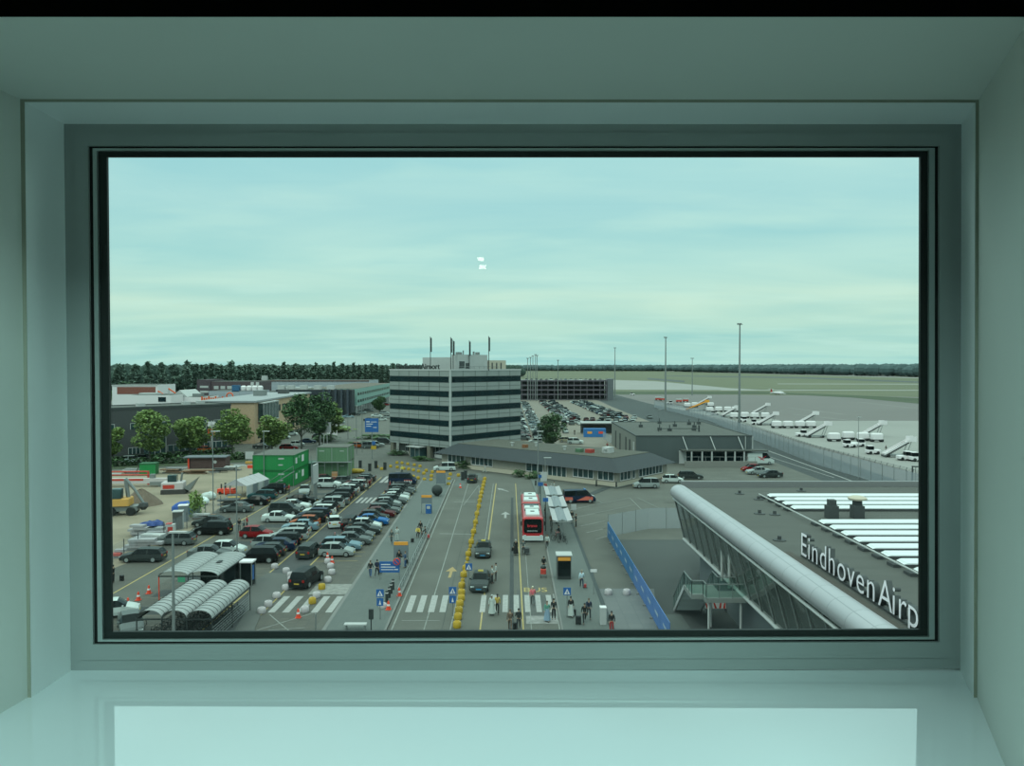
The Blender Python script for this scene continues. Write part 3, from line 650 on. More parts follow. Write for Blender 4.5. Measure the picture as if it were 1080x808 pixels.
for x in (10.2, 16.3, 22.4): obj('awning_strut', MB().tube((x + .6, -2.2, 3.2), (x, -.1, 5.9), .1, 6), m_pent, T)
for x in (24, 25.6): obj('drain_pipe', MB().tube((x, -.2, 0), (x, -.2, 6), .09, 6), m_pent, T)
T = thing('boundary_wall', 'low pale wall with a rail before the hangar loading bays', 'wall', tuple(G(722, 493)))
obj('wall_body', MB().box(0, 0, 0, 15.4, .3, 1.3), mat('pale_wall', S(118, 130, 120, True), .8), T); mb = MB()
for k in range(11): mb.tube((k * 1.5, .15, 1.3), (k * 1.5, .15, 2.2), .05, 5)
obj('wall_rail', mb.tube((0, .15, 2.2), (15.4, .15, 2.2), .04, 5), m_mast, T)
# ---- multi-storey car park
T = thing('parking_garage', 'open multi-storey car park of dark decks with cars on its top', 'car park', (2, 484, 0))
gl_ = mat('garage_steel', S(96, 100, 104, True), .6); dk_ = mat('garage_inside', S(46, 50, 54, True), .9)
for k in range(5): obj('parking_deck', MB().box(0, 0, k * 2.9 + .1, 58, 38, k * 2.9 + .42), gl_, T)
obj('inner_wall', MB().box(1, 6, .2, 57, 37, 11.7), dk_, T)
mb = MB()
for k in range(4): mb.box(0, -.15, k * 2.9 + 3.2, 58, 0, k * 2.9 + 3.9)
obj('parapet_panels', mb, mat('mauve_grey_rail', S(88, 88, 96, True), .6), T)
for i in range(15): obj('garage_column', MB().box(i * 4.1, -.3, 0, i * 4.1 + .35, 0, 12.6), gl_, T)
for i in range(5): obj('garage_column', MB().box(57.8, 2 + i * 8, 0, 58.2, 2.4 + i * 8, 12.6), gl_, T)
mb = MB()
for i in range(15): mb.tube((i * 4.1 + .2, -.2, 12), (i * 4.1 + .2, -.2, 13.0), .09, 4)
obj('roof_railing', mb.tube((0, -.2, 13.0), (58, -.2, 13.0), .08, 4), m_pent, T)
obj('stair_tower', MB().box(58.2, 0, 0, 62, 10, 13.4), mat('glazed_tower', S(92, 106, 106, True), .5), T)
# ---- dark brick building
loc, rz = frame_loc(tuple(G(104, 484).xy), (.61, .79))
def bld(name, label, cat, px0, py0, L_, dep, H, m, d=(.61, .79), roofm=None):
    p = G(px0, py0); T = thing(name, label, cat, (p.x, p.y, 0), math.atan2(d[1], d[0])); obj('walls', MB().box(0, 0, 0, L_, dep, H), m, T); obj('flat_roof', MB().box(.3, .3, H, L_ - .3, dep - .3, H + .06), roofm or m_roofg, T)
    obj('roof_edge', MB().box(-.1, -.1, H - .3, L_ + .1, .3, H + .25).box(-.1, .3, H - .3, .3, dep + .1, H + .25).box(L_ - .3, .3, H - .3, L_ + .1, dep + .1, H + .25).box(.3, dep - .3, H - .3, L_ - .3, dep + .1, H + .25), m_line, T)
    return T
m_dbrick = mat('dark_brick_wall', S(68, 78, 76, True), .85, noise_amt=.1, scale=3)
T = bld('brick_building', 'long two-storey dark brick building beyond the construction site', 'building', 96, 486, 33, 13, 11.6, m_dbrick, d=(.70, .71))
def winrow(T, spec, m=m_glassb, fm=m_pent):
    for x0, x1, z0, z1, n in spec:
        o = obj('window_band', MB().box(x0, -.08, z0, x1, 0.02, z1), m, T); mb = MB()
        for k in range(n + 1): x = x0 + (x1 - x0) * k / n; mb.box(x - .07, -.14, z0, x + .07, -.08, z1)
        mb.box(x0, -.14, z1 - .06, x1, -.08, z1 + .08); obj('window_mullions', mb, fm, o)
winrow(T, ((8.5, 17, 6.6, 8.0, 4), (22.5, 26.5, 5.8, 7.8, 3), (28.5, 31.5, 6.4, 7.8, 2), (1, 5, 6.6, 8.0, 2), (8, 10.6, .8, 2.3, 3), (17, 24, .8, 2.3, 5), (26, 32, .9, 2.4, 4)))
pch = obj('glazed_porch', MB().box(11.5, -3, 0, 15.5, 0, 6), m_glassb, T); mb = MB()
for x in (11.5, 12.8, 14.1, 15.4): mb.box(x, -3.1, 0, x + .15, -3, 6)
mb.box(11.3, -3.2, 5.9, 15.7, 0, 6.2); obj('porch_frame', mb, m_pent, pch)
for k in range(9): obj('ground_spotlight', MB().cbox(9 + k * 2.0, -4.4, .35, .5, .3, .35), m_whitep, T)
for x, y in ((24, 6), (29, 9), (13, 6)): obj('roof_hatch', MB().cbox(x, y, 12, 1.8, 1.4, .8), m_pent, T)
# ---- beige building (two visible facades)
T = thing('beige_building', 'beige two-storey building with a projecting dark glass box and grey windows', 'building', (-71, 211.5, 0), math.atan2(1, -.045))
m_bei = mat('beige_brick', S(172, 162, 128, True), .85, noise_amt=.06, scale=2)
obj('walls', MB().box(0, 0, 0, 70, 15, 11.4), m_bei, T); obj('flat_roof', MB().box(-.5, -.5, 11.4, 70.5, 15.4, 11.9), mat('white_roof_foil', S(176, 198, 194), .7), T)
obj('roof_unit', MB().cbox(38, 9, 12.8, 5, 3, 1.7), m_mast, T); obj('roof_unit', MB().cbox(56, 6, 12.6, 4, 3, 1.5), m_skd0, T)
gb = obj('glass_box', MB().box(3.6, -1.4, 6.0, 20, 0, 10.9), m_glassb, T); mb = MB()
for k in range(6): mb.box(3.6 + 3.25 * k, -1.5, 6, 3.8 + 3.25 * k, -1.4, 10.9)
obj('box_frame', mb.box(3.4, -1.6, 10.9, 20.2, 0, 11.2).box(3.4, -1.6, 5.8, 20.2, 0, 6.0), m_pent, gb)
for zz in (1.2, 7.6):
    for x in ((3, 9, 15) if zz == 1.2 else ()) + (24, 30, 36, 42, 48, 54, 60): obj('window', MB().box(x, -.1, zz, x + 3.8, .02, zz + 2.0), m_glassd, T)
for y in (2, 5.5): obj('window', MB().box(-.1, y, 1.3, .02, y + 2.5, 3.0), m_glassd, T)
# ---- black finned building and teal offices
T = thing('finned_building', 'black building front with tall vertical fins', 'building', (-104, 338, 0), R(-3))
obj('walls', MB().box(0, 0, 0, 34, 4.5, 11), mat('black_cladding', S(36, 48, 54, True), .6), T)
for k in range(5): obj('fin', MB().box(21 + k * 2.7, -1.1, 0, 21.9 + k * 2.7, 0, 11.3), mat('dark_fin', S(52, 66, 74, True), .5), T)
obj('white_sign', MB().box(7, -.3, 6.4, 13, 0, 8.8), m_whitep, T)
obj('flat_roof', MB().box(.3, .3, 11, 33.7, 4.2, 11.1), mat('tan_roof', S(120, 124, 108), .9, noise_amt=.1, scale=.3), T)
for x, y in ((2, 2), (6, 2.4), (12, 2), (18, 2.6), (24, 2)): obj('roof_unit', MB().cbox(x, y, 12, 3, 2.4, 1.9), m_pent, T)
T = thing('teal_offices', 'long teal office building with two rows of dark windows over a colonnade', 'office building', (-69.5, 344, 0), math.atan2(122, -3.5) )
m_teal = mat('teal_panel', S(118, 166, 152, True), .6, noise_amt=.03, scale=.5)
obj('walls', MB().box(0, 0, 3.4, 115, 22, 11.2), m_teal, T); obj('colonnade_wall', MB().box(.5, 2, 0, 114, 21, 3.4), m_dbrick, T)
obj('flat_roof', MB().box(.2, .2, 11.2, 114.8, 21.8, 11.35), MATS['tan_roof'], T)
for k in range(17): obj('column', MB().box(1 + 6.7 * k, .1, 0, 1.9 + 6.7 * k, .9, 3.4), m_pent, T)
for zz in (5.0, 8.2):
    for k in range(17): obj('window', MB().box(2 + 6.5 * k, -.1, zz, 6.2 + 6.5 * k, .02, zz + 1.2), m_glassd, T)
# end facade (turned to the camera)
mb = MB()
# ---- large grey halls and other far roofs
def farb(name, label, px0, px1, yt, D, dep, m, extra=None, cat='building'):
    x0, x1 = (px0 - 540) * D / F, (px1 - 540) * D / F; H = CAMZ - (yt - 386) * D / F
    T = thing(name, label, cat, (x0, D, 0)); obj('walls', MB().box(0, 0, 0, x1 - x0, dep, H), m, T); obj('flat_roof', MB().box(.3, .3, H, x1 - x0 - .3, dep - .3, H + .08), m_roofg, T)
    return T, x1 - x0, H
m_hall = brickmat('ribbed_grey_hall', S(148, 170, 172, True), S(142, 164, 166, True), S(118, 138, 140, True), 6, 2.0, .05, .5, rot=(R(90), 0, 0))
T, W_, H = farb('warehouse_hall', 'wide pale grey hall with a brown roof edge at the woodland foot', 274, 389, 401.5, 475, 34, m_hall)
obj('roof_edge', MB().box(-.2, -.3, H - .5, W_ + .2, 0, H + .2), mat('brown_edge', S(92, 78, 70, True), .8), T); obj('roof_unit', MB().cbox(2, 3, H + 1.5, 3, 3, 3), m_pent, T)
T, W_, H = farb('warehouse_hall', 'lower grey-roofed hall before the wide hall', 278, 312, 413, 346, 45, m_hang); obj('roof_unit', MB().cbox(W_ * .8, 3, H + 1, 2, 2, 2), m_blk, T); obj('roof_unit', MB().cbox(W_ * .5, 30, H + .6, 14, 8, 1.2), m_pent, T)
T, W_, H = farb('brick_offices', 'long brown brick office block with a taller end before the woodland', 208, 274, 402.5, 370, 18, mat('brown_brick', S(78, 72, 74, True), .8))
obj('end_tower', MB().box(0, -.5, 0, 6.5, 17, H + .9), mat('brown_tower', S(70, 66, 70, True), .8), T)
for k in range(7): obj('window', MB().box(8 + k * 3.2, -.1, H - 3.6, 10.2 + k * 3.2, .02, H - 2.1), m_pent, T)
for zz in (H - 3.0, H - 5.4): obj('window', MB().box(1.5, -.6, zz, 5.5, -.5, zz + 1), m_pent, T)
T, W_, H = farb('white_workshop', 'white industrial building with an orange-brown opening', 118, 166, 406, 300, 16, m_whitep)
obj('dark_opening', MB().box(2, -.1, H - 3.6, 17, .02, H - .8), mat('rust_panel', S(120, 80, 66, True), .8), T); obj('edge_band', MB().box(-.1, -.2, H - .4, W_, 0, H), m_pent, T)
T, W_, H = farb('white_workshop', 'low white workshop with one dark window behind the dark brick building', 137, 180, 417, 262, 14, m_whitep)
obj('window', MB().box(9.6, -.1, H - 2.2, 12.2, .02, H - .6), m_glassd, T); obj('skylights', MB().box(2, 2, H, 8, 6, H + .7), m_pent, T)
T, W_, H = farb('shed_roofs', 'jumble of low white and grey roof sheds beside the white workshop', 180, 212, 419, 272, 16, m_whitep)
obj('gable_roof', MB().add([(0, 0, H), (6, 0, H), (3, 0, H + 2.5), (0, 14, H), (6, 14, H), (3, 14, H + 2.5)], [(0, 1, 2), (3, 5, 4), (0, 2, 5, 3), (1, 4, 5, 2)]), m_pent, T); obj('roof_unit', MB().cbox(8.5, 3, H + .6, 3, 3, 1.2), m_mast, T)
T, W_, H = farb('grey_shed', 'grey low shed with white tanks below the brown brick offices', 220, 272, 412.5, 300, 14, m_hall)
obj('blue_unit', MB().cbox(W_ * .54, 1, H + 1.0, 2.7, 2, 2.6), mat('blue_unit', S(40, 96, 130, True), .6), T)
for k in range(4): obj('white_tank', MB().lathe([(0.9, 0), (1.1, .3), (1.1, 1.6), (.6, 2.1)], 10, (W_ * .68 + k * 2.2, 1.5, H)), m_whitep, T)
for k in range(2): obj('chimney', MB().box(W_ * .8 + k * 2, 3, H, W_ * .8 + k * 2 + 1, 4, H + 3.4), m_pent, T)
# orange roof frames
m_or = mat('orange_paint', S(200, 96, 44, True), .6)
T = thing('conveyor_frame', 'orange and white slanting steel frames beyond the white workshop', 'frame', ((172 - 540) * 290 / F, 290, 0)); 
obj('orange_beams', MB().tube((-2, 0, 12), (5, 0, 8), .3, 5).tube((2, 0, 13), (9, 0, 8.2), .3, 5).tube((-6, 1, 8), (6, 1, 8.5), .3, 5), m_or, T); obj('steel_legs', MB().tube((-2, 0, 0), (-2, 0, 12), .2, 5).tube((2, 0, 0), (2, 0, 13), .2, 5).tube((9, 0, 0), (9, 0, 8.2), .2, 5).tube((5, 0, 0), (5, 0, 8), .2, 5).tube((-6, 1, 0), (-6, 1, 8), .2, 5).tube((6, 1, 0), (6, 1, 8.5), .2, 5), m_pent, T)
T = thing('roof_sign', 'orange sign lettering standing on a dark low roof before the beige building', 'sign', ((212 - 540) * 242 / F, 242, 0))
obj('sign_base', MB().box(-1, 0, 0, 9.6, 6, 10.3), m_dbrick, T); mb = MB()
for k in range(11): mb.box(k * .72, -.1, 10.4, k * .72 + .5, .1, 10.4 + (1.1 if k % 3 else 1.5))
obj('sign_letters', mb.torus((9.0, 0, 12), 1.0, .22, 'y', 12, 5), m_or, T)
# ---- terminal
TX, TB = 17.4, 83.6
T = thing('terminal', 'terminal building with slanting glass facade, round pale metal roof edge and grey flat roof', 'airport terminal', (TX, 30, 0))
def tp(x, y, z): return (x - TX, y - 30, z)
m_troof = mat('grey_roofing_felt', S(100, 112, 103), .9, noise_amt=.1, scale=.5, detail=9, mscale=(.4, 3, 1))
obj('flat_roof', MB().prism([tp(18, 26, 0)[:2], tp(62, 26, 0)[:2], tp(62, TB, 0)[:2], tp(18, TB - 1.5, 0)[:2]], 8.0, 8.4), m_troof, T)
obj('roof_edge', MB().box(*tp(18.4, TB - .5, 8.0), *tp(62, TB, 8.95)), mat('pale_edge_trim', S(150, 166, 160), .5), T)
obj('back_walls', MB().prism([tp(19.4, 26, 0)[:2], tp(61, 26, 0)[:2], tp(61, TB - 1, 0)[:2], tp(19.6, TB - 4, 0)[:2]], 0, 8.0), mat('terminal_wall', S(96, 108, 104, True), .7), T)
mb = MB(); n = 20; p0, p1 = Vector(tp(17.45, 79.9, 8.35)), Vector(tp(18.0, 26, 8.35)); r0 = .95
v = []
L_ = 40
for i in range(L_ + 1):
    p = p0.lerp(p1, i / L_)
    for j in range(n):
        a = 2 * math.pi * j / n; v.append((p.x + r0 * math.cos(a), p.y, p.z + r0 * .8 * math.sin(a)))
f = [(i * n + j, i * n + (j + 1) % n, (i + 1) * n + (j + 1) % n, (i + 1) * n + j) for i in range(L_) for j in range(n)] + [tuple(range(n))]
mb.add(v, f)
obj('round_roof_edge', mb, brickmat('pale_metal_roll', S(206, 226, 224), S(200, 220, 218), S(170, 190, 188), 60, 2.2, .03, .38, metal=.25), T, smooth=50)
obj('edge_nose', MB().sphere(tuple(p0), r0, .55, r0 * .8, 16, 10), mat('pale_metal_nose', S(204, 224, 222), .38, metal=.25), T, smooth=60)
m_tgl = mat('facade_glazing', (.085, .095, .088), .06, ior=1.7, col2=(.06, .07, .065), scale=.25)
A0, A1 = tp(17.0, 80.2, 7.9), tp(17.3, 26, 7.9); B0, B1 = tp(18.0, 79.8, 3.5), tp(18.6, 26, 3.5)
gl_f = obj('glass_facade', MB().add([A0, A1, B1, B0, (A0[0] + .3, A0[1], A0[2]), (A1[0] + .3, A1[1], A1[2]), (B1[0] + .3, B1[1], B1[2]), (B0[0] + .3, B0[1], B0[2])], [(0, 3, 2, 1), (4, 5, 6, 7), (0, 1, 5, 4), (3, 7, 6, 2), (0, 4, 7, 3), (1, 2, 6, 5)]), m_tgl, T)
mb = MB()
for k in range(21):
    t = k / 20; a = Vector(A0).lerp(Vector(A1), t); b = Vector(B0).lerp(Vector(B1), t + .0); mb.tube(a + Vector((-.05, 0, 0)), b + Vector((-.05, 0, 0)), .05, 5)
obj('facade_mullions', mb, m_mast, gl_f)
obj('facade_sill', MB().tube(Vector(B0) + Vector((-.05, 0, -.05)), Vector(B1) + Vector((-.05, 0, -.05)), .17, 6).tube(Vector(A0) + Vector((-.08, 0, -.3)), Vector(A1) + Vector((-.08, 0, -.3)), .1, 6), m_pent, gl_f)
obj('undercroft_wall', MB().prism([tp(18.9, 26, 0)[:2], tp(19.4, 26, 0)[:2], tp(19.4, 76, 0)[:2], tp(18.7, 76, 0)[:2]], 0, 3.4), mat('undercroft', S(88, 104, 102, True), .7), T)
dr = obj('facade_door', MB().cbox(*tp(18.15, 63.2, 4.7), .25, 1.2, 2.6), m_mast, T); obj('door_glass', MB().cbox(*tp(18.0, 63.2, 4.7), .06, .8, 2.2), m_glassd, dr)
obj('entrance_column', MB().tube(tp(17.7, 62.2, 3.4), tp(17.7, 62.2, 7.9), .12, 8).tube(tp(17.7, 64.4, 3.4), tp(17.7, 64.4, 7.9), .12, 8), m_pent, T)
m_sky = mat('white_skylight', (.62, .62, .64), .55); m_skd = mat('skylight_side', S(60, 70, 68, True), .7)
for k in range(14):
    y = 75.3 - k * 2.15; x0 = 25.4 + (0 if k < 6 else 0)
    if k in (4, 5): x0 = 38.2 + (k - 4) * 1.2
    x1 = 44.5 if k > 3 or k < 4 else 44.5
    mb = MB().add([tp(x0, y, 8.62), tp(46, y, 8.62), tp(46, y, 8.7), tp(x0 + .25, y, 8.7), tp(x0, y + 1.0, 8.66), tp(46, y + 1.0, 8.66), tp(46, y + .95, 8.8), tp(x0 + .25, y + .95, 8.8)], [(0, 1, 2, 3), (5, 4, 7, 6), (3, 2, 6, 7), (4, 0, 3, 7), (1, 5, 6, 2), (4, 5, 1, 0)])
    s1 = obj('rooflight', mb, m_sky, T); obj('rooflight_upstand', MB().box(*tp(x0 + .1, y + .03, 8.4), *tp(46, y + .95, 8.62)), m_skd, s1)
    obj('rooflight_end', MB().cbox(*tp(x0 - .4, y + .5, 8.5), .5, .9, .2), m_skd, s1)
obj('rooflight_rail', MB().tube(tp(24.6, 76.2, 8.75), tp(25.0, 44, 8.75), .07, 5), m_pent, T)
for px, py in ((780, 521), (800, 527), (801, 542), (817, 543), (845, 518), (822, 570)):
    p = G(px, py, 8.4); obj('roof_drain', MB().lathe([(.5, 0), (.5, .06), (.15, .08), (.15, .35)], 10, tp(p.x, p.y, 8.4)), m_skd, T)
for px, py in ((877, 546.5), (904, 546.5)):
    p = G(px, py, 8.4); q = obj('roof_exhaust', MB().cbox(*tp(p.x, p.y, 8.95), .9, .9, 1.1).cbox(*tp(p.x, p.y, 9.75), .6, .6, .5), m_skd, T); 
    if px > 900: obj('exhaust_cap', MB().lathe([(.75, 0), (.8, .15), (.5, .3)], 12, tp(p.x, p.y, 10.0)), m_beige, q)
obj('walkway', MB().prism([tp(18.9, 53.5, 0)[:2], tp(19.5, 53.5, 0)[:2], tp(19.5, 30, 0)[:2], tp(18.9, 30, 0)[:2]], 8.42, 8.5), mat('brown_walkway', S(92, 96, 86), .9), T)
for k in range(9): obj('walkway_light', MB().box(*tp(18.75, 51.8 - k * 2.6, 8.5), *tp(18.9, 53.2 - k * 2.6, 8.56)), mat('pale_yellow_strip', S(200, 200, 165), .6), T)
# roof lettering: each letter a part of the sign, standing along the roof edge
m_let = mat('white_letter_face', S(232, 248, 246, True), .5)
SG = thing('airport_lettering', 'large white free-standing letters along the terminal roof edge', 'sign', (20.0, 52.45, 8.42))
cx = 0.0; adv = {'E': .98, 'i': .52, 'n': 1.02, 'd': 1.06, 'h': 1.02, 'o': 1.06, 'v': .98, 'e': 1.04, 'A': 1.24, 'r': .72, 'p': 1.06, 't': .66}
tot = sum(adv[c] for c in 'EindhovenAirp')
kk = 15.55 / tot
for ch in 'EindhovenAirport':
    me = textmesh(ch, 2.25, .16, m_let, -.012); me.materials.append(m_skd)
    for pg in me.polygons: pg.material_index = 0 if abs(pg.normal.z) > .9 else 1
    xs = [v.co.x for v in me.vertices]
    o = link('sign_letter', me, SG, (0, -(cx + .05), .15 + .0)); o.rotation_euler = (R(90), 0, R(-90)); o.scale = (kk * .83, 1.0, 1)
    for vv in me.vertices: vv.co.x -= min(xs)
    cx += adv[ch] * kk
obj('letter_rail', MB().box(-.1, -cx, 0, .1, .2, .12).box(.5, -cx, 0, .6, .2, .1), m_skd, SG)
# ---- outdoor stair to the facade
T = thing('steel_staircase', 'outdoor steel stair with glass-panelled railings up to the terminal facade', 'stair', (14.2, 59.4, 0))
m_rail = mat('green_grey_railing', S(104, 124, 118, True), .5); 
mg2 = bpy.data.materials.new('railing_glass'); mg2.use_nodes = True; t = mg2.node_tree; t.nodes.clear(); tr = t.nodes.new('ShaderNodeBsdfTransparent'); tr.inputs[0].default_value = (.62, .8, .74, 1); g2 = t.nodes.new('ShaderNodeBsdfGlossy'); g2.inputs['Roughness'].default_value = .05; mxx = t.nodes.new('ShaderNodeMixShader'); mxx.inputs[0].default_value = .12; oo = t.nodes.new('ShaderNodeOutputMaterial'); t.links.new(tr.outputs[0], mxx.inputs[1]); t.links.new(g2.outputs[0], mxx.inputs[2]); t.links.new(mxx.outputs[0], oo.inputs[0])
zl = 3.4
obj('landing', MB().box(.9, 0, zl - .35, 4.2, 2.0, zl).box(.0, 1.0, zl - .35, .9, 3.8, zl).box(.9, 2.0, zl - .35, 2.4, 3.8, zl), mat('landing_grey', S(118, 136, 128, True), .6), T)
n = 20; mb = MB()
for k in range(n):
    z = zl * (k + 1) / (n + 1); y = 7.7 - k * (3.9 / n); mb.box(0.1, y - .28, z - .05, 2.3, y, z)
obj('treads', mb, m_rail, T)
for x in (0, 2.3):
    obj('stringer', MB().add([(x, 7.9, 0), (x, 3.8, zl), (x, 3.8, zl - .45), (x, 7.4, 0), (x + .12, 7.9, 0), (x + .12, 3.8, zl), (x + .12, 3.8, zl - .45), (x + .12, 7.4, 0)], [(0, 1, 2, 3), (7, 6, 5, 4), (0, 4, 5, 1), (2, 6, 7, 3), (1, 5, 6, 2), (0, 3, 7, 4)]), m_pent, T)
def railing(pts):
    fr_ = MB(); g = MB()
    for a, b in zip(pts, pts[1:]):
        a, b = Vector(a), Vector(b); u = Vector((0, 0, 1.1)); fr_.tube(a + u, b + u, .05, 6); n = max(1, round((b - a).length / 1.1))
        for k in range(n + 1): q = a.lerp(b, k / n); fr_.tube(q, q + u, .035, 5)
        g.add([a + Vector((0, 0, .1)), b + Vector((0, 0, .1)), b + Vector((0, 0, 1.02)), a + Vector((0, 0, 1.02))], [(0, 1, 2, 3)])
    r_ = obj('railing', fr_, m_rail, T); obj('railing_glass', g, mg2, r_)
railing([(4.0, 0.03, zl), (.93, 0.03, zl), (.93, 1.0, zl), (0.03, 1.03, zl), (.03, 3.8, zl), (.03, 7.8, .1)])
railing([(2.37, 7.8, .1), (2.37, 3.8, zl), (2.37, 2.03, zl), (4.0, 2.03, zl)])
for x, y in ((1.2, .3), (3.7, .3), (2.2, 3.4)): obj('support_post', MB().tube((x, y, 0), (x, y, zl - .3), .09, 8), m_pent, T)
T = thing('chevron_barrier', 'red and white striped barrier board under the stair landing', 'barrier', tuple(G(744, 645)))
obj('barrier_board', MB().box(0, 0, .25, 1.9, .06, .95), m_whitep, T); mb = MB()
for k in range(5): mb.add([(.1 + k * .36, -.01, .27), (.3 + k * .36, -.01, .27), (.12 + k * .36 + (.2 if k > 2 else -.1), -.01, .93), (-.08 + k * .36 + (.2 if k > 2 else -.1) + .1, -.01, .93)], [(0, 1, 2, 3)])
obj('red_stripes', mb, mat('red_stripe', S(190, 60, 44, True), .6), T); obj('barrier_feet', MB().box(.1, -.3, 0, .2, .35, .25).box(1.7, -.3, 0, 1.8, .35, .25), m_skd, T)
# ---- blue construction banner fence
T = thing('banner_fence', 'long blue banner-covered fence beside the terminal courtyard', 'fence', (12, 58, 0))
m_blue = mat('blue_banner', S(52, 112, 156, True), .6, noise_amt=.06, scale=.7); m_blue2 = mat('violet_blue_banner', S(72, 118, 170, True), .6, noise_amt=.05, scale=.7)
for k in range(11):
    pn = obj('banner_panel', MB().box(-.03, k * 3.45, .05, .03, k * 3.45 + 3.4, 1.98), m_blue if k > 4 else m_blue2, T)
    obj('banner_mark', MB().add([(-.05, k * 3.45 + 1.0, 1.15), (-.05, k * 3.45 + 2.4, 1.2), (-.05, k * 3.45 + 2.4, 1.0), (-.05, k * 3.45 + 1.0, .85)], [(0, 1, 2, 3)]), mat('banner_white', S(150, 180, 190, True), .6), pn)
    obj('fence_foot', MB().box(-.3, k * 3.45 - .1, 0, .3, k * 3.45 + .1, .12), m_kerb, T)
# mesh fences
mgf = bpy.data.materials.new('wire_mesh'); mgf.use_nodes = True; t = mgf.node_tree; t.nodes.clear(); tr = t.nodes.new('ShaderNodeBsdfTransparent'); df = t.nodes.new('ShaderNodeBsdfDiffuse'); df.inputs[0].default_value = (*S(158, 184, 184, True), 1); mxx = t.nodes.new('ShaderNodeMixShader'); mxx.inputs[0].default_value = .5; oo = t.nodes.new('ShaderNodeOutputMaterial'); t.links.new(tr.outputs[0], mxx.inputs[1]); t.links.new(df.outputs[0], mxx.inputs[2]); t.links.new(mxx.outputs[0], oo.inputs[0])
mgf2 = mgf.copy(); mgf2.name = 'open_wire_mesh'; [n_ for n_ in mgf2.node_tree.nodes if n_.type == 'MIX_SHADER'][0].inputs[0].default_value = .2
def fence(name, label, pts, h, step, m=mgf, pm=m_mast, pr=.04, group=None):
    pts = [Vector(p) for p in pts]; T = thing(name, label, 'fence', tuple(pts[0]), group=group); o = pts[0]
    for a, b in zip(pts, pts[1:]):
        n = max(1, round((b - a).length / step)); g = MB()
        for k in range(n):
            p, q = a.lerp(b, k / n) - o, a.lerp(b, (k + 1) / n) - o
            obj('fence_panel', MB().add([p + Vector((0, 0, .08)), q + Vector((0, 0, .08)), q + Vector((0, 0, h)), p + Vector((0, 0, h))], [(0, 1, 2, 3)]), m, T)
            if k or a is pts[0]: obj('fence_post', MB().tube(p, p + Vector((0, 0, h + .15)), pr, 6), pm, T)
    p = pts[-1] - o; obj('fence_post', MB().tube(p, p + Vector((0, 0, h + .15)), pr, 6), pm, T); return T
fence('mesh_fence', 'tall mesh fence closing the terminal courtyard behind the banner fence', [(12.1, 96, 0), (18, 100.7, 0), (25, 101, 0)], 2.8, 2.6)
T = fence('perimeter_fence', 'tall grey mesh perimeter fence with barbed wire on top along the apron', [G(690, 430), G(748, 444), G(790, 462), G(860, 490), G(970, 523), G(1050, 548)], 3.6, 4.2, pr=.06)
mb = MB(); o = Vector(T.location); pp = [G(690, 430), G(748, 444), G(790, 462), G(860, 490), G(970, 523)]
for a, b in zip(pp, pp[1:]):
    n = round((b - a).length / 2.1)
    for k in range(n):
        p = a.lerp(b, k / n) - o + Vector((0, 0, 3.6)); mb.tube(p, p + Vector((.35, .3, .55)), .05, 4)
    for dz in (3.7, 3.9, 4.1): mb.tube(a - o + Vector((.1, .1, dz)), b - o + Vector((.1, .1, dz)), .03, 3)
obj('barbed_wire', mb, m_line, T)
T = thing('fence_gate', 'dark framed gate in the perimeter fence near the terminal roof', 'gate', tuple(G(962, 520)))
obj('gate_frame', MB().tube((0, 0, 0), (0, 0, 4.6), .12, 6).tube((4, -1, 0), (4, -1, 4.6), .12, 6).tube((0, 0, 4.5), (4, -1, 4.5), .12, 6), m_skd, T)
for k in range(8): obj('gate_bar', MB().tube((k * .5, -k * .125, 0), (k * .5, -k * .125, 4.4), .05, 5), m_line, T)
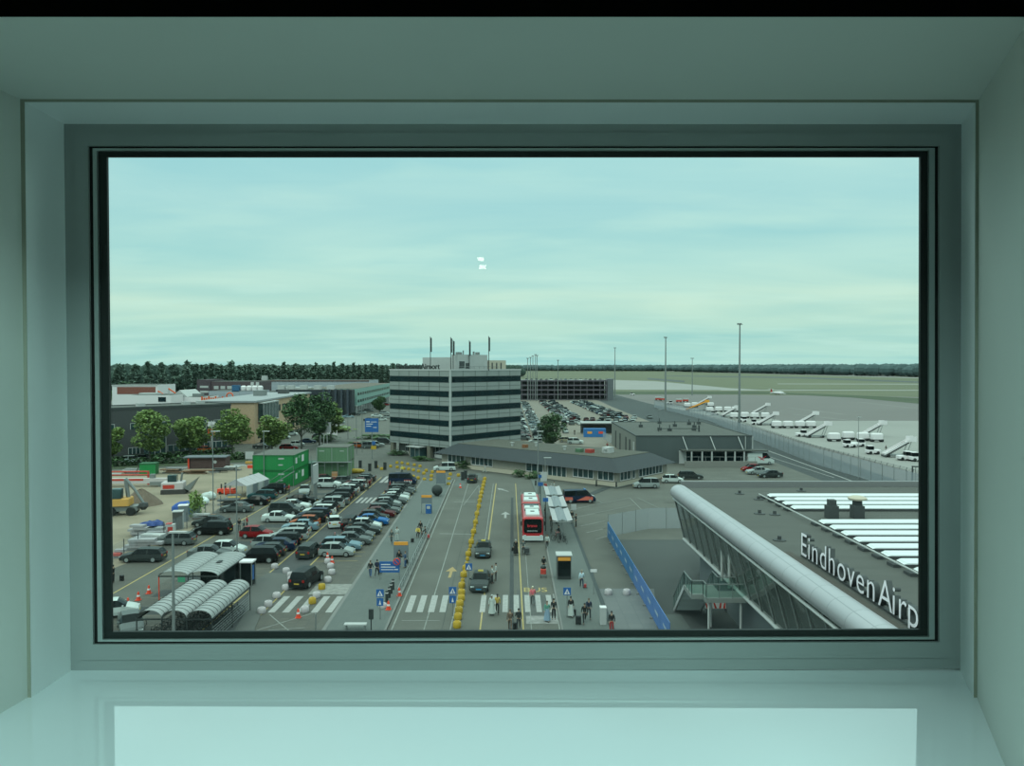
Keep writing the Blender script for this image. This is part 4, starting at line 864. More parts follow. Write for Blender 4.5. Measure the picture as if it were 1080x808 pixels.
# ================================================================== VEHICLES
m_car = mat('car_paint', (1, 1, 1), .35, obj=True, ior=1.2)
m_cglass = mat('car_glass', (.005, .008, .009), .08, ior=1.2)
m_tyre = mat('tyre_rubber', (.012, .013, .013), .8)
m_rim = mat('alloy_rim', (.32, .34, .34), .35, metal=.5)
m_head = mat('headlamp_lens', (.55, .6, .6), .1)
m_tail = mat('tail_lamp_lens', (.30, .012, .01), .25)
m_plate = mat('yellow_number_plate', (.55, .36, .04), .5)
def car_meshes(L, W, H, cowl, rf, rr, rb, zb=.92, zh=.80, zr=None, van=0, key='', tz=None):
    """cowl, rf, rr, rb: x of bonnet end, roof front, roof rear, rear-glass base; +x is forward"""
    h = W / 2; zr = zr or zb + .04; tz = tz or zr
    st = [(-L / 2, .55, .56, .86, .7), (-L / 2 + .05, tz - .12, tz - .08, .92, .72), (-L / 2 + .14, tz - .05, tz, .96, .74), (rb, zr - .03, zr + .01, .98, .74), (rr, zb, H - .06, 1, .70 if not van else .85), ((rr + rf) / 2 - .05 if van < 2 else rf - 1.1, zb, H, 1, .70 if not van else .85), ((rr + rf) / 2 + .05 if van < 2 else rf - 1.0, zb, H, 1, .70 if not van else .85), (rf, zb, H - .03, 1, .70), (cowl, zb, zb + .04, .99, .74), (L / 2 - .35, zh - .06, zh, .96, .72), (L / 2 - .08, zh - .2, zh - .13, .88, .68), (L / 2, .48, .5, .80, .62)]
    P_, Q_ = [], []; pb, gb = MB(), MB()
    V = []
    for x, b, t_, w1, w2 in st:
        V.append([(x, 0, .22), (x, h * w1 * .93, .22), (x, h * w1, .5), (x, h * w1 * .97, b), (x, h * w2, t_), (x, 0, t_ + .03)])
    def q(mb, a, b, c, d, m_):
        f = [(0, 1, 2, 3)] if m_ else [(3, 2, 1, 0)]; mb.add([a, b, c, d], f)
    for i in range(len(st) - 1):
        for k in range(5):
            gl_ = False
            if k == 3: gl_ = i in (4, 6, 7) or (i == 3 and rr - rb < .5) if not van else (i in (6, 7) or (i == 4 and van == 1))
            if k == 4: gl_ = i in (7,) or (i == 3 and van != 2)
            mb = gb if gl_ else pb
            for s in (1, -1):
                a, b, c, d = [(p[0], p[1] * s, p[2]) for p in (V[i][k], V[i][k + 1], V[i + 1][k + 1], V[i + 1][k])]
                q(mb, a, b, c, d, s < 0)
    for i in (0, len(st) - 1):
        ring_ = [tuple(p) for p in V[i]] + [(p[0], -p[1], p[2]) for p in V[i][::-1]][1:-1]
        pb.add(ring_, [tuple(range(len(ring_)))])
    body = pb.mesh('car_body', m_car, 38); win_ = gb.mesh('car_windows', m_cglass, 30)
    wr = .32 if H < 1.6 else .35
    wm = MB(); wm.mi = 0
    n = 14; v = []
    for y in (-.1, .1):
        for i in range(n): t = 2 * math.pi * i / n; v.append((wr * math.cos(t), y, wr * math.sin(t)))
    wm.add(v, [(i, (i + 1) % n, n + (i + 1) % n, n + i) for i in range(n)] + [tuple(range(n)), tuple(range(n, 2 * n))[::-1]])
    for y in (-.112, .112):
        wm.mi = 1; v = [(wr * .66 * math.cos(2 * math.pi * i / 10), y, wr * .66 * math.sin(2 * math.pi * i / 10)) for i in range(10)]; wm.add(v, [tuple(range(10))])
    wheel = wm.mesh('car_wheel', [m_tyre, m_rim])
    hl = MB().cbox(0, 0, 0, .14, .34, .13).mesh('headlight', m_head); tl = MB().cbox(0, 0, 0, .08, .22, .22).mesh('taillight', m_tail); pl = MB().cbox(0, 0, 0, .03, .5, .11).mesh('number_plate', m_plate); mi_ = MB().cbox(0, 0, 0, .12, .2, .12).mesh('wing_mirror', m_car)
    return dict(body=body, win=win_, wheel=wheel, hl=hl, tl=tl, pl=pl, mi=mi_, L=L, W=W, H=H, wr=wr, zh=zh, tz=tz, rf=rf, cowl=cowl)
KIND = {
 'hatchback': car_meshes(3.95, 1.70, 1.47, .98, .30, -1.35, -1.82),
 'city car': car_meshes(3.55, 1.63, 1.48, .95, .40, -1.1, -1.66),
 'saloon': car_meshes(4.65, 1.80, 1.43, .95, .25, -1.15, -1.75, tz=1.0),
 'estate car': car_meshes(4.65, 1.80, 1.47, 1.05, .40, -1.85, -2.2),
 'SUV': car_meshes(4.5, 1.86, 1.68, 1.15, .55, -1.75, -2.1, zb=1.05, zh=.95),
 'people carrier': car_meshes(4.55, 1.82, 1.72, 1.35, .55, -1.95, -2.2, zb=1.0, zh=.86),
 'minibus': car_meshes(5.1, 1.92, 1.98, 1.85, 1.15, -2.4, -2.5, zb=1.15, zh=1.0, van=1, tz=1.3, zr=1.3),
 'panel van': car_meshes(5.9, 2.02, 2.55, 2.2, 1.35, -2.85, -2.92, zb=1.35, zh=1.12, van=2, tz=1.6, zr=1.6)}
PAINT = {'black': (.012, .013, .014), 'dark grey': (.045, .052, .052), 'grey': (.13, .145, .145), 'silver': (.36, .39, .385), 'white': (.66, .70, .68), 'dark blue': (.012, .025, .06), 'blue': (.02, .14, .40), 'light blue': (.20, .30, .36), 'red': (.28, .012, .015), 'dark red': (.10, .012, .015), 'teal': (.02, .08, .09), 'orange': (.42, .09, .02), 'beige': (.42, .38, .27)}
PAINT = {k: tuple(c * .72 for c in v) for k, v in PAINT.items()}
def car(kind, color, x, y, head, label, group=None, z=0.0):
    K = KIND[kind]; c = PAINT[color]
    T = thing(kind.replace(' ', '_').lower(), label, 'van' if 'van' in kind or kind == 'minibus' else 'car', (x, y, z + .02), head, group)
    link('body', K['body'], T, color=c); link('windows', K['win'], T)
    L_, h = K['L'], K['W'] / 2
    for sx in (.31, -.30):
        for sy in (1, -1): link('wheel', K['wheel'], T, (L_ * sx, sy * (h - .10), K['wr']))
    for sy in (1, -1):
        link('headlight', K['hl'], T, (L_ / 2 - .12, sy * (h * .66), K['zh'] - .2)); link('taillight', K['tl'], T, (-L_ / 2 + .03, sy * h * .74, K['tz'] - .16)); link('wing_mirror', K['mi'], T, (K['cowl'] - .25, sy * (h + .03), .98 if K['H'] < 2 else 1.4), color=c)
    link('number_plate', K['pl'], T, (-L_ / 2 - .01, 0, .62)); 
    link('number_plate', K['pl'], T, (L_ / 2 + .01, 0, .40))
    return T
E_, W__ = 0.0, math.pi   # facing +x / -x
j = lambda a=.03: rnd.uniform(-a, a)
# right-hand row beside the pavement, from its near end (noses towards the pavement)
row = [('hatchback', 'silver'), ('estate car', 'light blue'), ('saloon', 'grey'), ('hatchback', 'grey'), ('saloon', 'dark grey'), ('hatchback', 'white'), ('saloon', 'blue'), ('hatchback', 'dark grey'), ('saloon', 'dark red'), ('estate car', 'grey'), ('saloon', 'dark grey'), ('hatchback', 'silver'), ('estate car', 'grey'), ('saloon', 'white'), ('hatchback', 'silver'), ('saloon', 'dark grey'), ('estate car', 'grey'), ('saloon', 'black')]
y = 86.6
for i, (k, c) in enumerate(row):
    xx = -19.2 + (-.55 if i < 2 else .15) + j(.25) + (0 if i < 8 else .3)
    car(k, c, xx, y, E_ + j(.04), '%s %s, %s from near end of the row along the pavement' % (c, k, nth(i + 1)))
    y += 2.62 + j(.12) + (.25 if i < 6 else 0)
# middle row, right half (tails to the aisle)
row = [('SUV', 'black'), ('hatchback', 'dark grey'), ('saloon', 'dark blue'), ('estate car', 'black'), ('estate car', 'silver'), ('hatchback', 'silver'), ('saloon', 'light blue'), ('hatchback', 'orange'), ('estate car', 'black'), ('estate car', 'dark blue'), ('estate car', 'white'), ('hatchback', 'dark grey'), ('SUV', 'silver'), ('saloon', 'grey'), ('estate car', 'black'), ('SUV', 'black'), ('saloon', 'grey'), ('hatchback', 'white'), ('saloon', 'dark grey'), ('estate car', 'white'), ('saloon', 'dark red'), ('hatchback', 'grey'), ('saloon', 'dark grey')]
y = 83.9
for i, (k, c) in enumerate(row):
    car(k, c, -27.7 + j(.2), y, W__ + .06 + j(.04), '%s %s, %s from near end of the middle parking row' % (c, k, nth(i + 1)))
    y += 2.66 + j(.1)
row = [('saloon', 'grey', 219, 588), ('hatchback', 'white', 243, 583), ('hatchback', 'red', 273, 566), ('saloon', 'white', 297, 549), ('people carrier', 'dark grey', 303, 541), ('saloon', 'white', 313, 535.5), ('saloon', 'black', 321, 529), ('saloon', 'silver', 320, 519), ('SUV', 'white', 348, 512.5), ('estate car', 'dark red', 341, 507), ('hatchback', 'grey', 366, 509), ('hatchback', 'silver', 282, 577)]
labs = ['grey saloon half hidden behind the arched shelter roof', 'white hatchback just beyond the arched shelter', 'small red car beside a red-jacketed person', 'white saloon parked square behind the small red car', 'dark grey people carrier behind the white saloon', 'second white saloon, behind the dark grey people carrier', 'black saloon below the light grey sign panel', 'silver saloon near the green cabins', 'white SUV at the far end of the parking lot', 'dark red estate car behind the light grey sign panel', 'grey hatchback beside the far white SUV', 'silver hatchback partly hidden beside the first black SUV']
for (k, c, px, py), lab in zip(row, labs):
    p = G(px, py + 2.5); car(k, c, p.x - (.5 if -33.5 < p.x < -29 else 0), p.y + .8, (W__ if k == 'silver' else E_) + (math.pi * 0) + j(.05) + (R(-75) if px == 320 else 0), lab)
row = [('estate car', 'dark grey', 147, 593, 'dark estate car parked alone beside the site fence'), ('estate car', 'grey', 181.5, 575, 'grey estate car with its boot open by the site fence'), ('people carrier', 'black', 222, 564, 'black people carrier in front of a dark saloon by the site fence'), ('saloon', 'dark grey', 219.5, 555.5, 'dark grey saloon behind the black people carrier'), ('saloon', 'grey', 247.5, 540, 'grey saloon parked beside the wild green bush'), ('saloon', 'black', 266, 532.5, 'black saloon before the white marquee'), ('estate car', 'teal', 275, 526, 'dark teal car next to the white marquee'), ('SUV', 'black', 287, 520, 'black SUV at the foot of the bright green cabins')]
for k, c, px, py, lab in row:
    p = G(px, py + 1); car(k, c, p.x, p.y + .9, W__ + j(.05), lab)
# moving and lone cars
def carp(k, c, px, py, head, lab, z=0): p = G(px, py); return car(k, c, p.x, p.y + .6, head, lab, z=z)
N_, S__ = math.pi / 2, -math.pi / 2
carp('hatchback', 'white', 351.5, 556, S__ + math.pi + .25, 'white hatchback driving up the dark aisle')
carp('SUV', 'black', 369, 558, N_, 'black car with its tailgate up beside the parked row'); carp('estate car', 'dark grey', 325.5, 587, N_ - .1, 'dark grey estate car driving up the aisle between the rows')
carp('people carrier', 'black', 322, 618, N_ - .18, 'black people carrier braking before the lot zebra crossing')
t1 = carp('saloon', 'dark grey', 509.5, 586, S__, 'dark taxi standing beside the yellow block line, behind another taxi'); t2 = carp('saloon', 'dark grey', 506.5, 621, S__ - .04, 'dark taxi nearest the zebra crossing, two uniformed people at its side')
for t_ in (t1, t2): obj('roof_sign', MB().cbox(-.3, 0, 1.5, .18, .5, .14), mat('taxi_sign_yellow', (.6, .45, .08), .5), t_); obj('blue_plate', MB().cbox(2.35, 0, .42, .02, .52, .12), mat('blue_plate', (.02, .2, .4), .5), t_)
carp('saloon', 'dark grey', 498, 508.5, N_, 'dark saloon driving away at the upper end of the yellow blocks')
carp('people carrier', 'white', 468.5, 497, W__ + .1, 'white people carrier turning before the office block')
carp('saloon', 'grey', 134, 668, R(-60), 'grey car at the bottom corner of the window with a yellow plate'); carp('hatchback', 'white', 117, 652, R(20), 'white car cut off by the window edge beside the traffic cones')
carp('people carrier', 'silver', 682, 515, W__ + .05, 'silver people carrier before the pavilion wing'); carp('hatchback', 'white', 710, 509.5, E_ - .12, 'white hatchback beside the pavilion end'); carp('estate car', 'dark grey', 729, 505.5, E_ - .1, 'dark grey estate car below the hangar yard')
carp('hatchback', 'red', 793, 497.5, W__ + .1, 'red car half hidden behind two grey cars'); carp('saloon', 'silver', 800, 500.5, W__ + .12, 'silver saloon between the red car and the dark grey car'); carp('saloon', 'dark grey', 813, 504, W__ + .08, 'dark grey saloon nearest the terminal roof edge')
v_ = carp('panel van', 'white', 802, 490, E_, 'white panel van with a red bird-like mark beside the hangar')
mb = MB()
for a in ((-.2, 1.0, 1.1, 1.9), (.6, .9, -.7, 1.8), (.1, 1.3, .7, 1.1), (-.4, 1.7, .4, 1.35)): mb.add([(a[0] - .1, -1.02, a[1]), (a[0] + .12, -1.02, a[1]), (a[2] + .12, -1.02, a[3]), (a[2] - .1, -1.02, a[3])], [(0, 1, 2, 3)])
obj('red_mark', mb, mat('red_mark', (.5, .02, .03), .5), v_)
v_ = carp('minibus', 'dark blue', 611, 530.5, E_ + .12, 'dark blue police van with orange-red stripes beside the bus stop')
m_str = mat('police_stripe', (.62, .13, .09), .5); m_strw = mat('police_white', (.6, .62, .62), .5)
mb = MB()
for sgn in (-1, 1):
    yy = sgn * .97
    mb.add([(-2.4, yy, .45), (-1.2, yy, .45), (-1.2, yy, .95), (-2.4, yy, 1.0)], [(0, 1, 2, 3)]).add([(-.6, yy, .42), (2.0, yy, .42), (2.0, yy, 1.0), (.9, yy, 1.05)], [(0, 1, 2, 3)])
obj('stripes', mb.add([(-2.56, -.8, .5), (-2.56, .8, .5), (-2.56, .8, .95), (-2.56, -.8, .95)], [(0, 1, 2, 3)]), m_str, v_); obj('bonnet_panel', MB().add([(2.0, -.6, 1.12), (2.42, -.5, .96), (2.42, .5, .96), (2.0, .6, 1.12)], [(0, 1, 2, 3)]), m_strw, v_)
obj('light_bar', MB().cbox(.9, 0, 2.06, .25, 1.1, .1), m_blue, v_)
v_ = carp('minibus', 'dark blue', 424.5, 511, E_ - .05, 'dark blue police van with red-white chequers behind the row along the pavement')
mb = MB(); m2 = MB()
for k in range(8): (mb if k % 2 else m2).cbox(.5 + (k // 2) * .4, -.975, .6 + (k % 2) * .2, .22, .02, .2)
obj('stripes', mb, m_str, v_); obj('white_checks', m2, m_strw, v_)
# side street and office car park
row = [('saloon', 'light blue', 367, 441, 'pale blue saloon before the black fins'), ('saloon', 'black', 374, 438.5, 'black saloon under the black fins'), ('hatchback', 'silver', 382, 436.5, 'silver hatchback under the teal colonnade'), ('estate car', 'grey', 388.5, 434.5, 'grey estate car under the teal colonnade'), ('saloon', 'white', 397, 440, 'white saloon in the side street, second from the office block'), ('estate car', 'silver', 405, 437, 'silver estate car in the side street against the office block'), ('saloon', 'dark grey', 389.5, 444.5, 'dark grey saloon at the near end of the side-street row'), ('hatchback', 'white', 402.5, 444, 'white hatchback driving in the side street'), ('hatchback', 'silver', 409, 441.5, 'silver hatchback driving behind the white one'), ('saloon', 'white', 359, 453.5, 'white saloon behind the rounded hedge'), ('saloon', 'silver', 357, 447, 'silver car under the deep green trees'), ('hatchback', 'white', 306.5, 459.5, 'white hatchback in the car park before the beige building'), ('saloon', 'white', 297, 463, 'white saloon behind the first tall tree stem'), ('SUV', 'black', 283, 468, 'black SUV before the beige building'), ('saloon', 'dark grey', 276, 473.5, 'dark grey saloon beyond the green cabins'), ('estate car', 'red', 304, 474.5, 'red estate car just above the green cabins'), ('hatchback', 'white', 313, 471, 'white hatchback beside the tallest tree'), ('saloon', 'dark blue', 324, 468, 'dark blue saloon under the tallest tree'), ('SUV', 'black', 337, 463.5, 'black SUV beside the flagpoles'), ('people carrier', 'grey', 390, 473, 'grey people carrier below the blue road sign'), ('estate car', 'silver', 396, 471.5, 'silver estate car behind the grey people carrier'), ('SUV', 'dark grey', 405.5, 468.5, 'dark SUV against the office block'), ('hatchback', 'orange', 378, 472.5, 'orange car behind the hedge clump'), ('hatchback', 'orange', 217, 477, 'orange-red car in the street before the dark brick building'), ('estate car', 'white', 138.5, 488, 'white car on the back street behind the hedge'), ('saloon', 'dark grey', 151, 486.5, 'dark saloon next to the white car on the back street'), ('hatchback', 'red', 408, 428, 'small red car at the far end of the teal building')]
for k, c, px, py, lab in row: carp(k, c, px, py, E_ + .15 + j(.1), lab)
# ---- small far cars: one mesh each
def farcar_mesh(kind, nm):
    K = KIND[kind]; bm = bmesh.new()
    mb = MB()
    for src, mi in ((K['body'], 0), (K['win'], 1)):
        mb.mi = mi; mb.add([tuple(v.co) for v in src.vertices], [tuple(p.vertices) for p in src.polygons])
    mb.mi = 2
    for sx in (.31, -.3):
        for sy in (1, -1): mb.cbox(K['L'] * sx, sy * (K['W'] / 2 - .1), .3, .55, .22, .6)
    bm.free(); return mb.mesh(nm, [m_car, m_cglass, m_tyre])
FCM = [farcar_mesh('hatchback', 'small_car'), farcar_mesh('saloon', 'saloon_car'), farcar_mesh('estate car', 'estate_car'), farcar_mesh('SUV', 'tall_car')]
rc = random.Random(4); FP = ['silver', 'silver', 'grey', 'dark grey', 'black', 'white', 'white', 'light blue', 'grey', 'dark blue', 'dark red', 'black', 'silver']
def farcar(x, y, head, lab, grp, z=0):
    c = rc.choice(FP); o = link('parked_car', rc.choice(FCM), None, (x, y, z + .02), head, PAINT[c]); tag(o, lab % c, 'car', grp % c)
def farrow(x0, y0, x1, y1, lab, grp, step0=2.7, step1=4.2, z=0, fill=.93, head=0):
    d = math.hypot(x1 - x0, y1 - y0); s = 0
    while s < d:
        t = s / d
        if rc.random() < fill: farcar(x0 + (x1 - x0) * t + rc.uniform(-.2, .2), y0 + (y1 - y0) * t, head + (0 if rc.random() < .6 else math.pi), lab, grp, z)
        s += step0 + (step1 - step0) * t
L1 = '%s car parked in the far field double row next to the office block'; L2 = '%s car parked in the middle double row of the far field'; L3 = '%s car parked in the far field double row nearest the service road'
for dx in (-2.65, 2.65):
    farrow(6 + dx, 222, 4.5 + dx, 440, L1, '%s cars, row by the office block', 2.7, 5.4); farrow(22.8 + dx, 308, 20.5 + dx, 452, L2, '%s cars, middle row', 2.9, 5.6); farrow(43 + dx, 326, 38.5 + dx, 452, L3, '%s cars, row by the service road', 2.9, 5.6)
L4 = '%s car in the slanting row along the near edge of the far field'
for a, b in (((19, 281), (44, 281)), ((21, 288), (47, 288)), ((20, 300), (49, 300)), ((35, 314), (58, 314)), ((17.5, 262), (19.5, 262)), ((17, 246), (19, 246))):
    farrow(*a, *b, L4, '%s cars, slanting row', 2.9, 3.2, head=N_)
farrow(3, 486.5, 58, 486.5, '%s car standing on the top deck of the multi-storey car park', '%s cars on the garage top', 3.1, 3.1, z=12.0, head=N_)
carp('SUV', 'white', 607, 468.5, E_ - .1, 'white SUV in the yard behind the pavilion'); carp('hatchback', 'white', 565, 468, W__, 'white car beside the tree behind the pavilion')
carp('saloon', 'dark red', 616, 424.5, E_, 'dark red low car at the foot of the multi-storey car park'); carp('hatchback', 'beige', 597, 466.5, E_, 'beige car beside the round tree behind the pavilion')
# ---- articulated bus
T = thing('city_bus', 'red and white articulated city bus at the stop', 'bus', (2.55, 93.2, .02))
m_red = mat('bus_red', (.42, .018, .022), .3, coat=.4); m_busw = mat('bus_white', (.55, .58, .57), .4); 
W2 = 1.27
def rbx(x0, y0, z0, x1, y1, z1, c=.16):
    """box with chamfered upright and top edges"""
    mb = MB(); r0 = [(x0 + c, y0), (x1 - c, y0), (x1, y0 + c), (x1, y1 - c), (x1 - c, y1), (x0 + c, y1), (x0, y1 - c), (x0, y0 + c)]; r1 = [(x0 + 2 * c, y0 + c), (x1 - 2 * c, y0 + c), (x1 - c, y0 + 2 * c), (x1 - c, y1 - 2 * c), (x1 - 2 * c, y1 - c), (x0 + 2 * c, y1 - c), (x0 + c, y1 - 2 * c), (x0 + c, y0 + 2 * c)]
    v = [(x, y, z0) for x, y in r0] + [(x, y, z1 - c) for x, y in r0] + [(x, y, z1) for x, y in r1]
    f = [tuple(range(8))[::-1], tuple(range(16, 24))] + [(i + 8 * k, (i + 1) % 8 + 8 * k, (i + 1) % 8 + 8 * k + 8, i + 8 * k + 8) for k in (0, 1) for i in range(8)]
    return mb.add(v, f)
obj('front_body', rbx(-W2, 0, .55, W2, 9.2, 3.0), m_red, T); obj('rear_body', rbx(-W2, 10.2, .55, W2, 17.6, 3.0), m_red, T)
obj('bellows', MB().box(-W2 + .1, 9.2, .5, W2 - .1, 10.2, 2.9), m_tyre, T); obj('skirt', rbx(-W2 - .01, -.06, .2, W2 + .01, 9.2, .75, .05), m_busw, T, label='white lower skirt')
obj('rear_skirt', MB().box(-W2 - .01, 10.2, .2, W2 + .01, 17.6, .6), m_busw, T)
ws = obj('windscreen', MB().add([(-1.0, -.03, 1.1), (1.0, -.03, 1.1), (1.1, -.03, 1.35), (1.08, -.03, 2.6), (.9, -.03, 2.82), (-.9, -.03, 2.82), (-1.08, -.03, 2.6), (-1.1, -.03, 1.35)], [tuple(range(8))]), m_cglass, T)
tmb = textmesh('bravo', .52, .004, mat('bus_logo_red', (.6, .03, .04), .4), .01); o = link('logo_lettering', tmb, ws, (-.68, -.06, 1.85)); o.rotation_euler = (R(90), 0, 0)
tmb = textmesh('EINDHOVEN', .22, .004, m_busw, 0); o = link('lettering', tmb, ws, (-.7, -.06, 1.3)); o.rotation_euler = (R(90), 0, 0)
for y0, y1 in ((.5, 9.0), (10.4, 17.3)):
    for s in (-1, 1): obj('side_windows', MB().box(s * W2 - .01, y0, 1.35, s * W2 + .01, y1, 2.5), m_cglass, T)
for y0, y1, w_ in ((.8, 4.3, .85), (5.2, 6.6, .95), (11.0, 13.2, .95), (14.6, 17.0, .85)):
    u = obj('roof_unit', rbx(-w_, y0, 2.98, w_, y1, 3.3, .08), m_busw, T); obj('unit_grille', MB().cbox(0, (y0 + y1) / 2, 3.31, .5, .5, .04), m_tyre, u)
obj('roof_well', MB().box(-.95, 4.4, 2.98, .95, 5.1, 3.1).box(-.95, 6.8, 2.98, .95, 9, 3.12).box(-.9, 13.4, 2.98, .9, 14.4, 3.1), m_cglass, T)
for y0 in (2.6, 7.6, 14.6):
    for s in (-1, 1): obj('wheel', MB().tube((s * (W2 - .3), y0, .48), (s * (W2 + .02), y0, .48), .48, 16), m_tyre, T)
for s in (-1, 1): obj('headlight', MB().cbox(s * 1.0, -.07, .8, .3, .06, .16), m_head, T); obj('wing_mirror', MB().cbox(s * 1.42, -.1, 2.3, .16, .14, .5).tube((s * 1.2, 0, 2.7), (s * 1.42, -.1, 2.55), .03, 5), m_tyre, T)
# ================================================================== BLOCKS, CONES, POSTS
m_byel = mat('yellow_block_plastic', S(218, 196, 52), .55, noise_amt=.06, scale=2); m_bwh = mat('white_block_plastic', S(226, 240, 234), .6, noise_amt=.07, scale=2)
def block_proto(m, r_, h_, nm):
    T = thing(nm, nm, 'barrier block'); obj('block_body', MB().lathe([(r_ * .92, 0), (r_, .06), (r_, h_ * .8), (r_ * .86, h_)], 12), m, T, smooth=40)
    obj('block_lid', MB().lathe([(r_ * .55, h_ - .02), (r_ * .55, h_ + .05), (r_ * .3, h_ + .06), (r_ * .25, h_ + .0)], 12), m, T); return T
yb = block_proto(m_byel, .34, .5, 'yellow_weight_block'); ys = block_proto(m_byel, .2, .34, 'small_yellow_post_foot'); wb = block_proto(m_bwh, .36, .46, 'white_weight_block')
used_ = set()
def blk(p, x, y, lab, z=0.0):
    put(p, (x, y, z + .01), rnd.random() * 6, lab, first=p.name not in used_, cat='barrier block'); used_.add(p.name)
big = [(482, 660.5), (483, 652), (484, 645), (485, 638), (486.5, 632), (486.8, 626), (487, 618.5), (489, 607), (491, 600), (494, 585), (497, 572), (499.5, 561), (501.5, 551), (503, 542), (505, 534)]
y = 62.9; i = 0; ylist = []
for px, py in big:
    p = G(px, py + 1.5); ylist.append((p.x, p.y, 1))
for a, b in zip(ylist[6:], ylist[7:]):
    n = max(1, int((b[1] - a[1]) / 2.6))
    for k in range(1, n + 1): t = k / (n + 1); ylist.append((a[0] + (b[0] - a[0]) * t, a[1] + (b[1] - a[1]) * t, 0))
a = G(505.3, 532); b = G(511.5, 505)
for k in range(15):
    t = k / 14; ylist.append((a.x + (b.x - a.x) * t, a.y + (b.y - a.y) * t, 1 if k % 2 else 0))
ylist.sort(key=lambda q: q[1])
for i, (x, y, bgf) in enumerate(ylist): blk(yb if bgf else ys, x, y, '%s yellow block, %s from near end of the line dividing the road' % ('large' if bgf else 'small', nth(i + 1)))
yc = [(402.5, 494.7), (412, 492), (419, 493), (426, 494.2), (431, 495), (436, 496), (441.5, 497.2), (447, 499.5), (456, 498), (475, 500.5), (483.5, 501.5), (473.5, 505.5), (473, 511), (454.5, 506.5), (447.6, 506), (441, 504.5), (455, 502.2), (436, 503), (449.5, 496.5), (465, 499), (490, 503)]
for i, (px, py) in enumerate(yc): p = G(px, py + 1); blk(yb, p.x, p.y, 'yellow block in the curve closing the junction, %s along from the parking lot' % nth(i + 1))
yd = [(402, 494.5), (412.5, 492), (419, 493.5), (426.5, 494.5), (433, 495), (437, 495.8), (441.5, 497.5), (447.5, 499)]
for i, (px, py) in enumerate([(406, 489), (397.5, 492.5), (430, 489.5), (424, 488.5), (418.7, 488.2), (437, 490.5), (443, 492)]): p = G(px, py + 1); blk(yb, p.x, p.y, 'yellow block on the far kerb of the junction, %s in turn' % nth(i + 1))
wl = [(289.7, 599.5, 'beside the black SUV at the near end'), (301.8, 604, 'between the black SUV and the braking black car'), (306.5, 608.5, 'left of the braking black car, upper one of a touching pair'), (307, 613.5, 'left of the braking black car, lower one of a touching pair'), (301.4, 622, 'left below the braking black car'), (291.7, 630.5, 'at the head of the lot zebra crossing'), (283, 639.5, 'on the corner of the lot zebra crossing'), (276, 646.5, 'lowest of the curve before the lot zebra crossing'), (345.6, 594, 'below the silver hatchback beside a cone'), (348.6, 599, 'second below the silver hatchback'), (350, 605.5, 'third below the silver hatchback'), (345.8, 613.5, 'right of the braking black car'), (333.9, 630, 'on the whitened patch between two yellow ones'), (321.5, 645.5, 'on the lot zebra crossing beside a cone'), (403.8, 642, 'at the foot of the blue crossing sign'), (641.6, 627, 'at the edge of the big slabs, left one of two'), (661, 627, 'at the edge of the big slabs next to the banner fence')]
for px, py, lab in wl: p = G(px, py); blk(wb, p.x, p.y, 'white barrier block ' + lab)
p = G(339.4, 621.5); blk(yb, p.x, p.y, 'yellow barrier block right behind the braking black car'); p = G(329.4, 636.5); blk(yb, p.x, p.y, 'yellow barrier block in the middle of the lot zebra crossing')
T = thing('rubble_sack', 'yellow sack lying beside the grey-green cabins', 'sack', tuple(G(374.5, 499))); obj('sack_body', MB().sphere((0, 0, .45), 2.0, .8, .5, 10, 6), m_byel, T); obj('sack_tie', MB().lathe([(.15, 0), (.25, .25)], 8, (1.7, 0, .5)), m_byel, T)
m_cone = mat('cone_orange', S(208, 74, 44, True), .5)
T = thing('traffic_cone', 'traffic cone', 'traffic cone'); obj('cone_body', MB().lathe([(.2, .04), (.16, .3), (.08, .72), (.04, .78)], 10), m_cone, T); obj('cone_band', MB().lathe([(.155, .34), (.125, .5)], 10), m_whitep, T); obj('cone_base', MB().cbox(0, 0, .025, .46, .46, .05), m_cone, T); cone = T
cn = [(421, 628.5, 'at the edge of the road beside the short dark posts', PZ), (409.7, 643, 'on the pavement beside the white block', PZ), (314.6, 651.5, 'beside the white block on the lot zebra crossing', 0), (345.5, 590, 'on top of the white block row below the silver hatchback', 0), (350.3, 594, 'behind the white blocks below the silver hatchback', 0), (157, 626, 'farthest of the row of four beside the bicycle shelter', 0), (146, 633, 'third nearest of the four beside the bicycle shelter', 0), (135, 639.5, 'second nearest of the four beside the bicycle shelter', 0), (123.5, 645, 'nearest of the four beside the bicycle shelter', 0), (485.5, 514.5, 'at the island beside the dark posts', 0)]
for i, (px, py, lab, z) in enumerate(cn): put(cone, tuple(G(px, py, z)), 0, 'orange and white traffic cone ' + lab, first=i == 0)
m_post = mat('dark_post', (.02, .024, .024), .6)
def post_thing(nm, lab, cat, px, py, parts, z=0.0, loc=None, rz=0):
    T = thing(nm, lab, cat, loc or tuple(G(px, py, z)), rz)
    for n_, mb, m in parts: obj(n_, mb, m, T)
    return T
